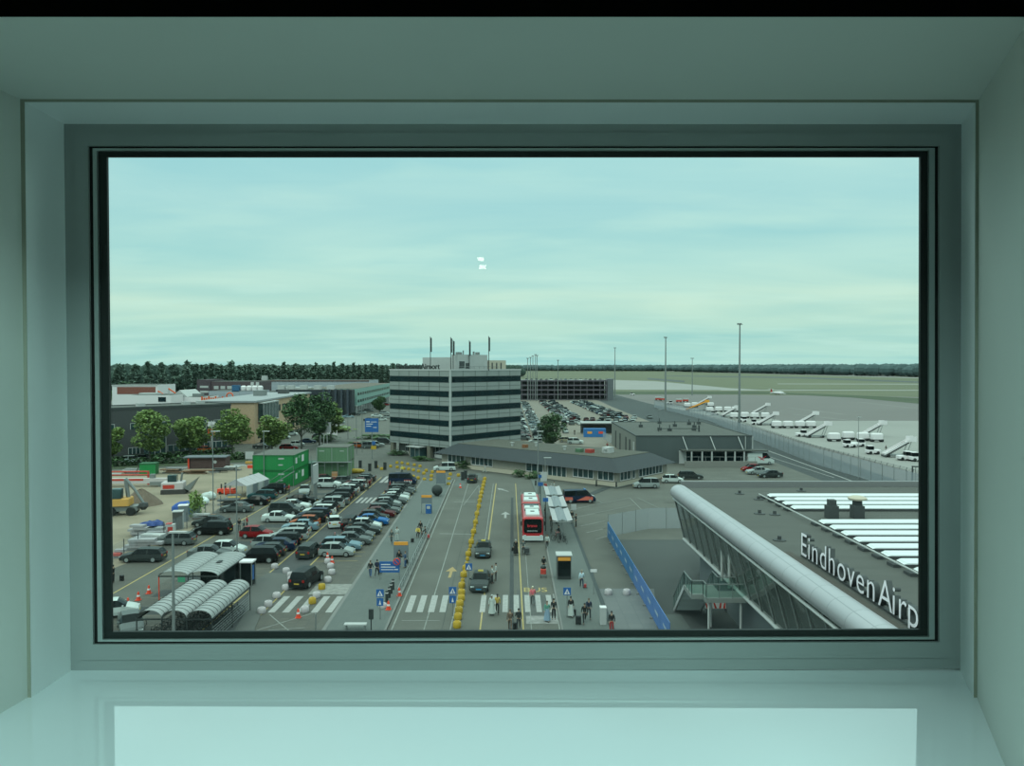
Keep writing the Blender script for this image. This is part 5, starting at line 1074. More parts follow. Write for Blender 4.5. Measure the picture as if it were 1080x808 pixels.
# short dark bollards
for i, (px, py) in enumerate([(408, 635), (410.5, 630.5), (412.5, 626), (414.5, 622)]):
    post_thing('bollard', 'short dark bollard on the pavement edge, %s from the blue crossing sign' % nth(i + 1), 'bollard', px, py, [('bollard_body', MB().lathe([(.14, 0), (.14, .95), (.1, 1.02)], 8), m_post), ('bollard_band', MB().lathe([(.145, .8), (.145, .88)], 8), m_whitep)], PZ)
for i, (px, py) in enumerate([(390, 497), (396.5, 494), (406, 495.5), (380, 493.5), (488, 506.5), (491, 505)]):
    post_thing('bollard', 'tall dark bollard, %s' % ('%s in the strip above the yellow sack' % nth(i + 1) if i < 4 else ('left' if i == 4 else 'right') + ' one of the pair at the road island'), 'bollard', px, py, [('bollard_body', MB().box(-.3, -.2, 0, .3, .2, 1.5), m_post), ('bollard_cap', MB().box(-.33, -.23, 1.5, .33, .23, 1.58), m_post)])
for i, (px, py) in enumerate([(565, 513), (629, 512.5), (650, 514.5)]): post_thing('bollard', 'slim dark bollard before the pavilion, %s from the bus lane' % nth(i + 1), 'bollard', px, py, [('bollard_body', MB().lathe([(.14, 0), (.14, 1.0), (.1, 1.06)], 8), m_post), ('bollard_foot', MB().lathe([(.2, 0), (.2, .08)], 8), m_post)])
# ---- masts and lamps
def mast(px, py, topy, lab, r_=.35, heads=4, z=0):
    p = G(px, py); H = CAMZ - (topy - 386) * p.y / F; T = thing('floodlight_mast', lab, 'light mast', tuple(p)); obj('mast_pole', MB().tube((0, 0, 0), (0, 0, H), r_, 10, r_ * .45), m_mast, T)
    hd = MB()
    for k in range(heads): hd.cbox((k - (heads - 1) / 2) * .8 - .2, -.2, H + .1, .6, .6, .4)
    obj('floodlight_head', hd.tube((-heads * .45, 0, H - .1), (heads * .45, 0, H - .1), .12, 5), m_mast, T)
mast(779.6, 455, 342, 'tall thick floodlight mast rising behind the hangar', .45, 2); mast(701.8, 434, 356, 'floodlight mast at the service road, second tallest in view', .5, 2); mast(648.5, 419, 367, 'floodlight mast beside the end of the multi-storey car park', .45, 2); mast(730, 417, 378, 'short distant floodlight mast on the far apron edge', .4, 3)
for i, (px, ty) in enumerate(((556.5, 378), (559.5, 377), (562, 375.5), (564.8, 374), (566.5, 375), (588.5, 380))):
    p = (px - 540) * 470 / F, 470; H = CAMZ - (ty - 386) * 470 / F
    T = thing('lamp_mast', 'slim lamp mast before the multi-storey car park, %s from the office block' % nth(i + 1), 'light mast', (p[0], p[1], 0)); obj('mast_pole', MB().tube((0, 0, 0), (0, 0, H), .22, 6), m_mast, T); obj('lamp_head', MB().cbox(0, 0, H, 1.5, .8, .4), m_mast, T)
def lamp(px, py, topy, lab, arm=0.8, r_=.09, D=None):
    p = G(px, py); H = CAMZ - (topy - 386) * p.y / F; T = thing('street_lamp', lab, 'street lamp', tuple(p)); obj('lamp_pole', MB().tube((0, 0, 0), (0, 0, H), r_, 8, r_ * .7), m_mast, T); obj('lamp_head', MB().cbox(arm / 2, 0, H, arm + .5, .3, .12), m_pent, T)
lamp(225, 544, 455, 'thin lamp post beside the wild green bush'); lamp(250, 588, 491, 'lamp post behind the arched shelter'); lamp(183.5, 690, 562, 'thick lamp post rising before the bicycle shelter', r_=.13); lamp(118.5, 597, 500, 'lamp post at the window edge beside the site fence'); lamp(278.5, 513, 455, 'lamp post before the green cabins')
lamp(567.5, 527, 455, 'lamp post on the bus stop pavement', .6); lamp(575, 515, 483, 'shorter lamp post with a flat head at the bus stop'); lamp(694, 480, 462, 'double lamp post before the hangar', 1.4); lamp(367, 463, 440, 'lamp post in the side street'); lamp(376, 479, 428, 'first tall white pole by the office car park', .1); lamp(382, 477, 428, 'second tall white pole by the office car park', .1); lamp(905, 512, 340 + 100, 'slim post against the perimeter fence', .3, .06); lamp(695, 441, 432, 'short lamp on the service road', .8)
for i, px in enumerate((338, 341.5, 345)):
    post_thing('flagpole', 'white flagpole with a hanging banner, %s before the deep green trees' % nth(i + 1), 'flagpole', px, 470, [('flagpole_pole', MB().tube((0, 0, 0), (0, 0, 6.5), .1, 6), m_whitep), ('flag', MB().box(.15, -.02, 3.6, 1.1, .02, 6.3), m_whitep)])
for i, px in enumerate((346.5, 352.5)): post_thing('banner_board', 'white upright banner board, %s one by the rounded hedge' % ('nearer' if i == 0 else 'farther'), 'board', px, 462, [('board_panel', MB().box(-.5, 0, .8, .9, .1, 4.2), m_whitep), ('board_legs', MB().box(-.4, 0, 0, -.3, .1, .8).box(.7, 0, 0, .8, .1, .8), m_mast)])
# ---- signs
m_sblue = mat('traffic_sign_blue', S(30, 92, 152, True), .5); m_oran = mat('info_orange', S(216, 160, 60, True), .5); m_pan = mat('info_panel_grey', S(104, 124, 124, True), .45)
def legs(x0, x1, h, r_=.05): return MB().tube((x0, 0, 0), (x0, 0, h), r_, 6).tube((x1, 0, 0), (x1, 0, h), r_, 6)
T = post_thing('road_sign', 'large blue direction sign on one pole in the side street', 'road sign', 392.5, 484, [('sign_pole', MB().tube((0, 0, 0), (0, 0, 9.5), .12, 6), m_mast), ('sign_panel', MB().box(-1.6, -.12, 6.2, 1.5, -.02, 9.4), m_sblue), ('sign_writing', MB().box(-1.3, -.16, 8.5, -.5, -.12, 8.7).box(-1.3, -.16, 8.0, .2, -.12, 8.15).box(-1.3, -.16, 7.5, -.2, -.12, 7.65).box(-.2, -.16, 8.5, 1.1, -.12, 8.62).box(.3, -.16, 7.2, 1.1, -.12, 7.35), m_whitep), ('yellow_plate', MB().box(-.2, -.16, 2.2, 1.0, -.08, 3.0), m_byel), ('round_sign', MB().lathe([(.45, 0), (.45, .05)], 12, (0, 0, 0)), m_sblue)])
for c in bpy.data.objects:
    if c.name.startswith('round_sign') and c.parent is T: c.rotation_euler = (R(90), 0, 0); c.location = (.4, -.1, 3.7)
def disc(px, H, dx=0): pass
def circ(r_, m, T, loc, nm):
    o = obj(nm, MB().lathe([(r_, 0), (r_, .04)], 16), m, T, loc); o.rotation_euler = (R(90), 0, 0); return o
T = post_thing('road_sign', 'blue information board with a round no-parking sign on the pavement', 'road sign', 411, 611.5, [('sign_legs', legs(-.95, .95, 1.5), m_mast), ('sign_panel', MB().box(-1.0, -.08, .75, 1.0, -.02, 1.85), m_sblue), ('sign_writing', MB().box(-.85, -.1, 1.5, .1, -.08, 1.6).box(-.85, -.1, 1.25, .6, -.08, 1.34).box(-.85, -.1, 1.0, .4, -.08, 1.08).box(.45, -.1, 1.0, .85, -.08, 1.1), m_whitep)], PZ)
circ(.36, m_cone, T, (.72, -.1, 1.85), 'red_ring'); circ(.27, m_sblue, T, (.72, -.15, 1.85), 'blue_disc'); obj('red_bar', MB().add([(.5, -.2, 2.02), (.56, -.2, 2.08), (.94, -.2, 1.68), (.88, -.2, 1.62)], [(0, 1, 2, 3)]), m_cone, T)
def cross_sign(px, py, z, lab, extra=True):
    T = post_thing('crossing_sign', lab, 'road sign', px, py, [('sign_pole', MB().tube((0, 0, 0), (0, 0, 2.5), .045, 6), m_mast), ('sign_panel', MB().box(-.32, -.08, 1.9, .32, -.04, 2.55), m_sblue), ('white_triangle', MB().add([(-.25, -.09, 1.98), (.25, -.09, 1.98), (0, -.09, 2.46)], [(0, 1, 2)]), m_whitep), ('walking_figure', MB().add([(-.05, -.1, 2.02), (.0, -.1, 2.02), (.03, -.1, 2.3), (-.03, -.1, 2.3)], [(0, 1, 2, 3)]).add([(.04, -.1, 2.02), (.09, -.1, 2.02), (.04, -.1, 2.2), (0, -.1, 2.2)], [(0, 1, 2, 3)]), m_sblue)], z)
    if extra: obj('lower_panel', MB().box(-.28, -.08, 1.15, .28, -.04, 1.8), m_sblue, T); obj('arrow_mark', MB().add([(-.1, -.09, 1.25), (.1, -.09, 1.25), (0, -.09, 1.65)], [(0, 1, 2)]), m_whitep, T)
cross_sign(401, 653, PZ, 'blue crossing sign on the pavement by the white block'); cross_sign(477.5, 650, 0, 'blue crossing sign on the line of yellow blocks'); cross_sign(598, 651, PZ, 'blue crossing sign at the kerb of the bus stop pavement', False); cross_sign(494.5, 622, 0, 'blue square sign standing in front of the second taxi', False)
def info(px, py, z, lab, w_, h0, h1, under=False):
    T = post_thing('info_board', lab, 'information board', px, py, [('board_legs', legs(-w_ / 2, w_ / 2, h1), m_mast), ('board_panel', MB().box(-w_ / 2, -.06, h0, w_ / 2, .02, h1 - .35), m_pan), ('orange_header', MB().box(-w_ / 2, -.08, h1 - .35, w_ / 2, .03, h1), m_oran)], z)
    return T
info(423, 597, PZ, 'large information board with an orange header on the pavement beside people', 1.5, .9, 2.6); info(450, 541, PZ, 'information board with orange header and blue lower part on the pavement', 1.5, 1.4, 2.6); T = info(465, 512.5, PZ, 'white-framed information board with orange header at the far pavement end', 1.6, .4, 2.7)
post_thing('ticket_machine', 'blue ticket machine under an information board', 'machine', 452, 541.5, [('machine_body', MB().box(-.4, -.2, 0, .4, .25, 1.25), m_sblue), ('machine_screen', MB().box(-.25, -.23, .7, .25, -.2, 1.1), m_pent)], PZ)
T = thing('globe_ornament', 'dark openwork globe standing on the pavement', 'sculpture', tuple(G(461, 523, PZ))); obj('globe_shell', MB().sphere((0, 0, .95), .9, .9, .9, 14, 10), mat('dark_globe', (.025, .03, .03), .7), T, smooth=60); obj('globe_foot', MB().lathe([(.45, 0), (.3, .12)], 12), m_post, T)
T = thing('billboard', 'light grey blank sign panel on a pole before the green cabins', 'sign', tuple(G(334, 527))); obj('sign_panel', MB().box(-.7, -.5, 2.5, -.45, 3.0, 5.5), m_pent, T); obj('sign_edge', MB().box(-.72, -.55, 2.4, -.43, -.5, 5.6), m_mast, T); obj('sign_pole', MB().tube((-.57, .8, 0), (-.57, .8, 2.5), .16, 8).tube((-.57, 2, 0), (-.57, 2, 2.5), .16, 8), m_mast, T)
post_thing('pole_box', 'dark box on a pole at the bottom of the pavement', 'sign', 391.5, 668, [('pole', MB().tube((0, 0, 0), (0, 0, 1.8), .05, 6), m_post), ('box_body', MB().box(-.18, -.12, 1.15, .18, .12, 1.95), m_post)], PZ)
post_thing('short_post', 'thin grey post beside the white crosses on the ground', 'post', 333, 664, [('post_body', MB().tube((0, 0, 0), (0, 0, 1.3), .06, 6), m_mast), ('post_cap', MB().lathe([(.08, 1.3), (.03, 1.36)], 6), m_mast)])
post_thing('pavement_bench', 'low white bench at the bottom edge of the pavement', 'bench', 375, 664, [('bench_seat', MB().box(-.9, -.25, .4, .9, .25, .5), m_pent), ('bench_legs', MB().box(-.8, -.2, 0, -.7, .2, .4).box(.7, -.2, 0, .8, .2, .4), m_mast)], PZ)
for px, py, zt2, lab in ((570, 548, 5.2, 'blue-topped bus stop pole beside the bus'), (575.4, 560, 4.3, 'second bus stop pole with a blue flag beside the bus front'), (569, 521, 3.2, 'small white timetable post near the lamp')): post_thing('stop_pole', lab, 'bus stop sign', px, py, [('pole', MB().tube((0, 0, 0), (0, 0, zt2), .06, 6), m_post), ('stop_flag', MB().box(-.35, -.05, zt2 - .5, .35, .03, zt2), m_sblue)], PZ)
post_thing('square_board', 'pale square board on a post beside the lamp posts', 'sign', 573.5, 516, [('board_post', MB().tube((0, 0, 0), (0, 0, 2.2), .05, 6), m_mast), ('board_panel', MB().box(-.55, -.05, 1.4, .55, .03, 3.0), m_pent)], PZ)
post_thing('route_board', 'small white board on a thin post beside the kerb gutter', 'sign', 626, 628, [('board_post', MB().tube((0, 0, 0), (0, 0, 2.3), .035, 6), m_mast), ('board_panel', MB().box(-.3, -.04, 2.2, .3, .02, 2.45), m_whitep)])
post_thing('route_board', 'white board on a post beside two dark-dressed people', 'sign', 605, 551, [('board_post', MB().tube((0, 0, 0), (0, 0, 2.0), .04, 6), m_mast), ('board_panel', MB().box(-.35, -.04, 1.7, .35, .02, 2.5), m_pent)])
post_thing('street_cabinet', 'narrow pale metal cabinet at the end of the kerb gutter', 'cabinet', 636, 658, [('cabinet_body', MB().box(-.25, -.25, 0, .25, .35, 1.35), m_pent), ('cabinet_lid', MB().box(-.27, -.27, 1.35, .27, .37, 1.42), m_whitep)], PZ)
T = post_thing('photo_booth', 'dark glazed booth with a yellow header and pale roof on the bus stop pavement', 'booth', 595, 611, [('booth_body', MB().box(-.72, -.1, 0, .72, 1.3, 2.35), m_post), ('booth_glass', MB().box(-.62, -.14, .35, .62, -.1, 1.85), m_cglass), ('yellow_header', MB().box(-.62, -.16, 1.9, .62, -.1, 2.25), m_oran), ('booth_roof', MB().box(-.8, -.2, 2.35, .8, 1.4, 2.47), m_pent), ('booth_posts', MB().box(-.72, -.15, 0, -.66, -.1, 2.35).box(.66, -.15, 0, .72, -.1, 2.35), m_mast)], PZ)
# ---- glass bus stop canopy: three bays with folded strips
T = thing('bus_canopy', 'long bus stop canopy of three folded pale panels on slim posts', 'canopy', (6.1, 92.6, PZ))
m_can = mat('canopy_white', S(196, 214, 208), .4, noise_amt=.04, scale=2)
for k in range(3):
    y0 = k * 9.2; y1 = y0 + 8.1
    bay_ = obj('canopy_frame', MB().tube((-1.2, y0, 2.5), (1.25, y0, 2.5), .06, 5).tube((-1.2, y1, 2.5), (1.25, y1, 2.5), .06, 5), m_mast, T)
    for x0, z0, x1, z1 in ((-1.2, 2.75, -.55, 2.6), (.6, 2.6, 1.25, 2.75)): obj('canopy_panel', MB().add([(x0, y0, z0), (x1, y0, z1), (x1, y1, z1), (x0, y1, z0), (x0, y0, z0 - .05), (x1, y0, z1 - .05), (x1, y1, z1 - .05), (x0, y1, z0 - .05)], [(0, 1, 2, 3), (7, 6, 5, 4), (0, 4, 5, 1), (2, 6, 7, 3), (1, 5, 6, 2), (3, 7, 4, 0)]), m_can, bay_)
    obj('canopy_glass', MB().add([(-.55, y0, 2.6), (0, y0, 2.8), (0, y1, 2.8), (-.55, y1, 2.6), (.6, y0, 2.6), (.6, y1, 2.6)], [(0, 1, 2, 3), (1, 4, 5, 2)]), mgf, bay_)
    for yy in (y0 + .4, y1 - .4):
        obj('canopy_post', MB().tube((0, yy, 0), (0, yy, 2.7), .07, 6).tube((0, yy, 2.2), (-1.1, yy, 2.65), .04, 5).tube((0, yy, 2.2), (1.1, yy, 2.65), .04, 5), m_mast, T)
    obj('canopy_bench', MB().box(-.3, y0 + 1.5, .4, .1, y0 + 5, .48).box(-.2, y0 + 1.8, 0, 0, y0 + 1.9, .4).box(-.2, y0 + 4.6, 0, 0, y0 + 4.7, .4), m_post, T)
    if k < 2: obj('dark_joint_box', MB().box(-1.0, y1 + .1, 2.5, -.4, y1 + .9, 2.75).box(.5, y1 + .1, 2.5, 1.1, y1 + .9, 2.75), m_post, T)
# ---- rail along the pavement edge
T = thing('hand_rail', 'grey bicycle rail along the lot pavement edge', 'railing', (-10.5, 70, PZ)); mb = MB()
for k in range(17): mb.tube((k * -.025, k * 2, 0), (k * -.025, k * 2, .9), .04, 5)
obj('rail_posts', mb, m_mast, T); obj('rail_bar', MB().tube((0, 0, .9), (-.4, 32, .9), .04, 5).tube((0, 0, .5), (-.4, 32, .5), .025, 5), m_mast, T)
# ---- arched shelters
m_acry = mat('pale_corrugated_roof', S(178, 200, 192), .35, noise_amt=.04, scale=1.5)
def vault(x0, x1, y0, y1, z0, rise, n=10, step=.66):
    mb = MB(); fr_ = MB(); ny = max(1, round((y1 - y0) / step)); c = (x0 + x1) / 2; h = (x1 - x0) / 2; row = []
    for q in range(ny + 1):
        y = y0 + (y1 - y0) * q / ny; pr = None
        for k in range(n + 1):
            a = math.pi * k / n; row.append((c - h * math.cos(a), y, z0 + rise * math.sin(a)))
            p = (c - h * math.cos(a), y, z0 + rise * math.sin(a) + .03)
            if pr and True: fr_.tube(pr, p, .016, 4, cap=False)
            pr = p
    m = n + 1; mb.add(row, [(q * m + k, q * m + k + 1, (q + 1) * m + k + 1, (q + 1) * m + k) for q in range(ny) for k in range(n)]); return mb, fr_
T = thing('bicycle_shelter', 'open bicycle shelter with three ribbed barrel roofs', 'shelter', (-28.75, 58.4, 0))
for k in range(3):
    mb, fr_ = vault(k * 1.92, k * 1.92 + 1.9, 0, 8.6, 2.15, .62); o = obj('barrel_roof', mb, m_acry, T, smooth=40); obj('roof_ribs', fr_, m_post, o)
obj('roof_beam', MB().box(-.05, -.05, 2.05, 5.8, .05, 2.15).box(-.05, 8.55, 2.05, 5.8, 8.65, 2.15).box(5.7, 0, 2.05, 5.8, 8.6, 2.15).box(-.05, 0, 2.05, .05, 8.6, 2.15), m_post, T)
for x in (0, 1.92, 3.84, 5.75):
    for y_ in (0, 4.3, 8.6): obj('shelter_post', MB().tube((x, y_, 0), (x, y_, 2.1), .045, 6), m_post, T)
mb = MB()
for k in range(6): mb.tube((5.76, 0, .3 + k * .22), (5.76, 8.6, .3 + k * .22), .02, 4)
obj('side_rails', mb, m_mast, T)
T = thing('waiting_shelter', 'waiting shelter with a pale twin-wave roof and dark glazed sides', 'shelter', (-32.1, 69.3, 0))
for k in range(2):
    mb, fr_ = vault(k * 2.7, k * 2.7 + 2.68, 0, 7.4, 2.45, .42, step=.62); o = obj('wave_roof', mb, m_acry, T, smooth=40); obj('roof_ribs', MB().add([], []) if 0 else fr_, m_mast, o)
obj('roof_hatch', MB().cbox(4.3, 3.3, 2.92, .35, .8, .06), m_post, T); obj('roof_beam', MB().box(0, -.05, 2.35, 5.4, .05, 2.45).box(5.35, 0, 2.35, 5.42, 7.4, 2.45), m_post, T)
obj('glazed_side', MB().box(5.32, .6, .2, 5.36, 7.2, 2.3), m_cglass, T); obj('glazed_back', MB().box(2.6, 3.0, .2, 5.3, 3.05, 2.3), m_cglass, T)
for x, y_ in ((.05, 0), (2.7, 0), (5.35, 0), (5.35, 7.4), (.05, 7.4), (2.7, 7.4)): obj('shelter_post', MB().tube((x, y_, 0), (x, y_, 2.4), .05, 6), m_post if x > 1 or y_ > 1 else m_cone, T)
obj('green_sign', MB().box(1.8, -.1, 1.9, 2.45, -.06, 2.35), mat('green_sign', S(60, 150, 110, True), .5), T)
T = post_thing('kiosk_box', 'glass kiosk box with a white roof at the end of the waiting shelter', 'booth', 262, 617, [('kiosk_glass', MB().box(-.6, -.5, .1, .5, .5, 2.3), m_cglass), ('kiosk_roof', MB().box(-.7, -.6, 2.3, .6, .6, 2.45), m_whitep), ('kiosk_frame', MB().box(-.64, -.54, 0, -.56, -.46, 2.3).box(.46, -.54, 0, .54, -.46, 2.3).box(.46, .46, 0, .54, .54, 2.3), m_mast), ('kiosk_poster', MB().box(.5, -.4, .6, .54, .1, 2.0), m_sblue)])
# ================================================================== BICYCLES
def bike():
    T = thing('bicycle', 'bicycle', 'bicycle')
    for x in (-.52, .52): w_ = obj('wheel', MB().torus((x, 0, .34), .32, .025, 'y', 16, 5), m_tyre, T); mb = MB(); [mb.tube((x, 0, .34), (x + .31 * math.cos(a * .785), 0, .34 + .31 * math.sin(a * .785)), .005, 3) for a in range(8)]; obj('spokes', mb, m_mast, w_)
    obj('bicycle_frame', MB().tube((-.52, 0, .34), (-.1, 0, .32), .02, 5).tube((-.1, 0, .32), (-.22, 0, .85), .02, 5).tube((-.1, 0, .32), (.36, 0, .82), .022, 5).tube((-.2, 0, .75), (.36, 0, .82), .022, 5).tube((.36, 0, .95), (.52, 0, .34), .022, 5).tube((-.52, 0, .34), (-.2, 0, .72), .015, 5), m_post, T)
    obj('saddle', MB().sphere((-.24, 0, .93), .13, .07, .04, 8, 5), m_post, T); obj('handlebar', MB().tube((.36, 0, .95), (.34, 0, 1.05), .018, 5).tube((.28, -.28, 1.06), (.34, 0, 1.05), .015, 5).tube((.28, .28, 1.06), (.34, 0, 1.05), .015, 5), m_post, T)
    return T
bp = bike(); first = True
for k in range(3):
    for i in range(13):
        put(bp, (-27.85 + 1.92 * k + rnd.uniform(-.08, .08), 59.0 + i * .62, .01), rnd.uniform(-.12, .12) + (math.pi if rnd.random() < .3 else 0), 'dark bicycle standing under the %s barrel roof of the bicycle shelter' % ('left-hand', 'middle', 'right-hand')[k], 'bicycles under the %s barrel roof' % ('left-hand', 'middle', 'right-hand')[k], first=first); first = False
for px, py, a, lab in ((581.5, 562, 1.4, 'dark bicycle with a round basket beside the bus stop canopy'), (588, 570, .3, 'bicycle leaning near the near end of the canopy'), (592, 571.5, 1.0, 'second bicycle near the near end of the canopy'), (596, 573, 1.8, 'third bicycle by the near canopy post')): put(bp, tuple(G(px, py, PZ)), a, lab)
put(bp, tuple(G(353, 576)), 1.5, 'scooter-like dark two-wheeler ridden in the aisle'); put(bp, tuple(G(143, 662)), .3, 'dark motorcycle-like two-wheeler with a yellow mark at the shelter corner')
# ================================================================== SITE CABINS, TENT, CONSTRUCTION
m_grn = brickmat('bright_green_steel', S(0, 132, 62, True), S(2, 138, 66, True), S(0, 104, 50, True), .3, 30, .03, .5, rot=(R(90), 0, 0))
m_grn2 = brickmat('grey_green_steel', S(84, 128, 92, True), S(90, 134, 98, True), S(70, 112, 80, True), .3, 30, .03, .5, rot=(R(90), 0, 0))
m_ctop = mat('cabin_roof', S(112, 124, 112), .8, noise_amt=.1, scale=1)
for k, (lab, pos) in enumerate((('lower bright green site cabin, under its twin', 0), ('upper bright green site cabin, stacked on its twin', 2.78))):
    T = thing('site_cabin', lab, 'site cabin', (-46.4, 137, pos)); obj('cabin_shell', MB().box(.06, .06, .1, 7.34, 9.94, 2.66), m_grn, T)
    obj('corner_frame', MB().box(0, 0, 0, .15, .15, 2.75).box(7.25, 0, 0, 7.4, .15, 2.75).box(7.25, 9.85, 0, 7.4, 10, 2.75).box(0, 9.85, 0, .15, 10, 2.75).box(0, -.02, 0, 7.4, .1, .15).box(0, -.02, 2.6, 7.4, .1, 2.75).box(7.3, 0, 0, 7.42, 10, .15).box(7.3, 0, 2.6, 7.42, 10, 2.75), mat('deep_green_frame', S(0, 104, 50, True), .5), T)
    obj('cabin_roof', MB().box(.1, .1, 2.66, 7.3, 9.9, 2.77), m_ctop, T); obj('white_plate', MB().box(4.6, 0, 2.0, 5.6, .05, 2.25).box(4.6, 0, .9, 5.4, .05, 1.1), m_pent, T)
    obj('side_window', MB().box(7.33, 1.2, 1.1, 7.39, 2.1, 2.1).box(7.33, 5.2, 1.0, 7.39, 6.6, 2.2), m_whitep, T); obj('side_marks', MB().box(7.34, 3.0, 1.9, 7.38, 4.2, 2.3), mat('pale_green_mark', S(110, 170, 130, True), .6), T)
T = thing('cabin_stairs', 'grey steel stair climbing the front of the bright green cabins', 'stair', (-43, 135.6, 0)); mb = MB()
for k in range(12): mb.box(k * .36, 0, .2 + k * .22, .3 + k * .36, .8, .25 + k * .22)
obj('treads', mb, m_mast, T); obj('stringer', MB().tube((0, 0, .1), (4.3, 0, 2.75), .07, 4).tube((0, .8, .1), (4.3, .8, 2.75), .07, 4), m_mast, T); obj('hand_rail', MB().tube((0, 0, 1.1), (4.3, 0, 3.8), .04, 4).tube((0, 0, 0), (0, 0, 1.1), .04, 4).tube((4.3, 0, 0), (4.3, 0, 3.8), .04, 4).tube((2.1, 0, 1.4), (2.1, 0, 2.4), .03, 4), m_mast, T)
for k, (lab, pos) in enumerate((('lower grey-green site cabin beside the bright green ones', 0), ('upper grey-green site cabin stacked on the lower one', 2.87))):
    T = thing('site_cabin', lab, 'site cabin', (-38, 149, pos)); obj('cabin_shell', MB().box(.05, .05, .05, 6.05, 6, 2.75), m_grn2, T); obj('cabin_roof', MB().box(0, 0, 2.75, 6.1, 6.05, 2.86), m_ctop, T); obj('corner_frame', MB().box(-.02, -.05, 0, .12, .1, 2.8).box(6.0, -.05, 0, 6.12, .1, 2.8).box(2.9, -.03, 0, 3.0, .06, 2.8), m_clad, T); obj('white_plate', MB().box(.5, 0, 2.0, 1.5, .04, 2.15).box(4.5, 0, 2.0, 5.3, .04, 2.15), m_pent, T)
T = thing('steel_platform', 'grey steel walkway frame between the two grey-green cabins', 'platform', (-38.6, 147.6, 0)); obj('platform_deck', MB().box(0, 0, 2.85, 7.6, 1.3, 2.94), m_mast, T); mb = MB()
for x in (0, 2.5, 5, 7.6): mb.tube((x, 0, 0), (x, 0, 2.9), .07, 5)
obj('platform_posts', mb, m_mast, T); obj('hand_rail', MB().tube((7.6, 0, 0), (7.6, 0, 6), .05, 4).tube((-.1, 0, 0), (-.1, 0, 4.2), .05, 4), m_mast, T)
post_thing('wooden_crate', 'tan wooden crate leaning at the foot of the grey-green cabins', 'crate', 353.5, 503, [('crate_body', MB().box(-.55, -.5, 0, .55, .2, 1.0), mat('tan_wood', S(176, 138, 92, True), .8)), ('crate_battens', MB().box(-.57, -.54, .1, .57, -.5, .2).box(-.57, -.54, .8, .57, -.5, .9), m_beige)])
post_thing('green_container', 'dark green low container between the cabins', 'container', 324.5, 502.5, [('container_shell', MB().box(-1.0, 0, 0, 1.0, 5, 2.5), mat('deep_green_frame2', S(20, 84, 56, True), .6)), ('container_ribs', MB().box(-.9, -.05, .1, -.8, 0, 2.4).box(0, -.05, .1, .1, 0, 2.4).box(.8, -.05, .1, .9, 0, 2.4), m_grn2)])
p = G(248, 526.5)
T = thing('marquee_tent', 'white ridged marquee tent with clear sides beside the parked cars', 'tent', (p.x - 2.0, p.y + .6, 0), R(-8)); wd, ln, e1, r1_ = 3.9, 8.0, 2.1, 3.1
v = [(0, 0, e1), (wd, 0, e1), (wd / 2, 0, r1_), (0, ln, e1), (wd, ln, e1), (wd / 2, ln, r1_)]
obj('tent_roof', MB().add(v, [(0, 2, 5, 3), (2, 1, 4, 5), (0, 1, 2), (3, 5, 4)]), mat('tent_canvas', S(206, 224, 220), .7), T)
mb = MB(); 
for k in range(5): y_ = ln * k / 4; mb.tube((wd, y_, 0), (wd, y_, e1), .06, 5).tube((0, y_, 0), (0, y_, e1), .06, 5).tube((wd, y_, e1), (wd / 2, y_, r1_ + .02), .04, 4).tube((0, y_, e1), (wd / 2, y_, r1_ + .02), .04, 4)
obj('tent_frame', mb, m_pent, T)
for k in range(4): obj('side_wall', MB().box(wd - .03, ln * k / 4 + .2, .1, wd, ln * (k + 1) / 4 - .2, e1), m_pan if k % 2 else m_pent, T)
T = thing('site_hut', 'dark red-brown site hut with a flat grey roof', 'hut', tuple(G(199, 494.5)), R(4)); obj('hut_walls', MB().box(0, 0, 0, 7.6, 3, 2.3), mat('brown_boards', S(74, 62, 58, True), .8, noise_amt=.2, scale=2), T); obj('hut_roof', MB().box(-1.0, -.6, 2.3, 7.7, 3.2, 2.5), mat('hut_roof', S(120, 140, 144), .6), T); obj('orange_post', MB().box(-.1, -.3, 0, .2, -.1, 2.2), m_cone, T); obj('round_mark', MB().lathe([(.35, 0), (.35, .03)], 12), m_pent, T, (5.4, -.02, 1.4)).rotation_euler = (R(90), 0, 0)
T = thing('green_container', 'small bright green container on the sandy site', 'container', tuple(G(147, 501)), R(8)); obj('container_shell', MB().box(0, 0, 0, 3.0, 2.2, 2.1), m_grn, T); obj('container_lid', MB().box(-.1, -.1, 2.1, 3.1, 2.3, 2.25), mat('lid_green', S(40, 120, 74), .7), T); obj('sheet_flap', MB().add([(-.1, 0, 2.1), (-1.0, -.1, 0), (-.7, .5, 0), (-.1, .8, 2.1)], [(0, 1, 2, 3)]), m_pent, T)
T = thing('sand_heap', 'brown heap of soil in the middle of the site', 'heap', tuple(G(148, 533))); mb = MB(); n = 28; rr_ = random.Random(2); v = []
prof = [(3.3, 0), (2.8, .4), (2.0, 1.1), (1.2, 1.8), (.5, 2.2), (.05, 2.35)]
for r_, z in prof:
    for i in range(n): t_ = 2 * math.pi * i / n; q = r_ * (1 + .16 * noise.noise((math.cos(t_) * 2, math.sin(t_) * 2, z))); v.append((q * math.cos(t_), q * math.sin(t_) + z * .1, z * (1 + .1 * rr_.random())))
mb.add(v, [(k * n + i, k * n + (i + 1) % n, (k + 1) * n + (i + 1) % n, (k + 1) * n + i) for k in range(len(prof) - 1) for i in range(n)]); me = mb.mesh('heap_body', mat('brown_soil', S(130, 126, 106), .95, noise_amt=.15, scale=3)); link('heap_body', me, T)
obj('heap_skirt', MB().lathe([(4.2, 0), (3.0, .12)], 18), m_sand, T)
m_mach = mat('machine_white', S(180, 190, 182, True), .5); m_track = mat('rubber_track', S(60, 64, 60, True), .8); m_mred = mat('machine_red', S(176, 62, 46, True), .5); m_myel = mat('machine_yellow', S(190, 160, 80, True), .6)
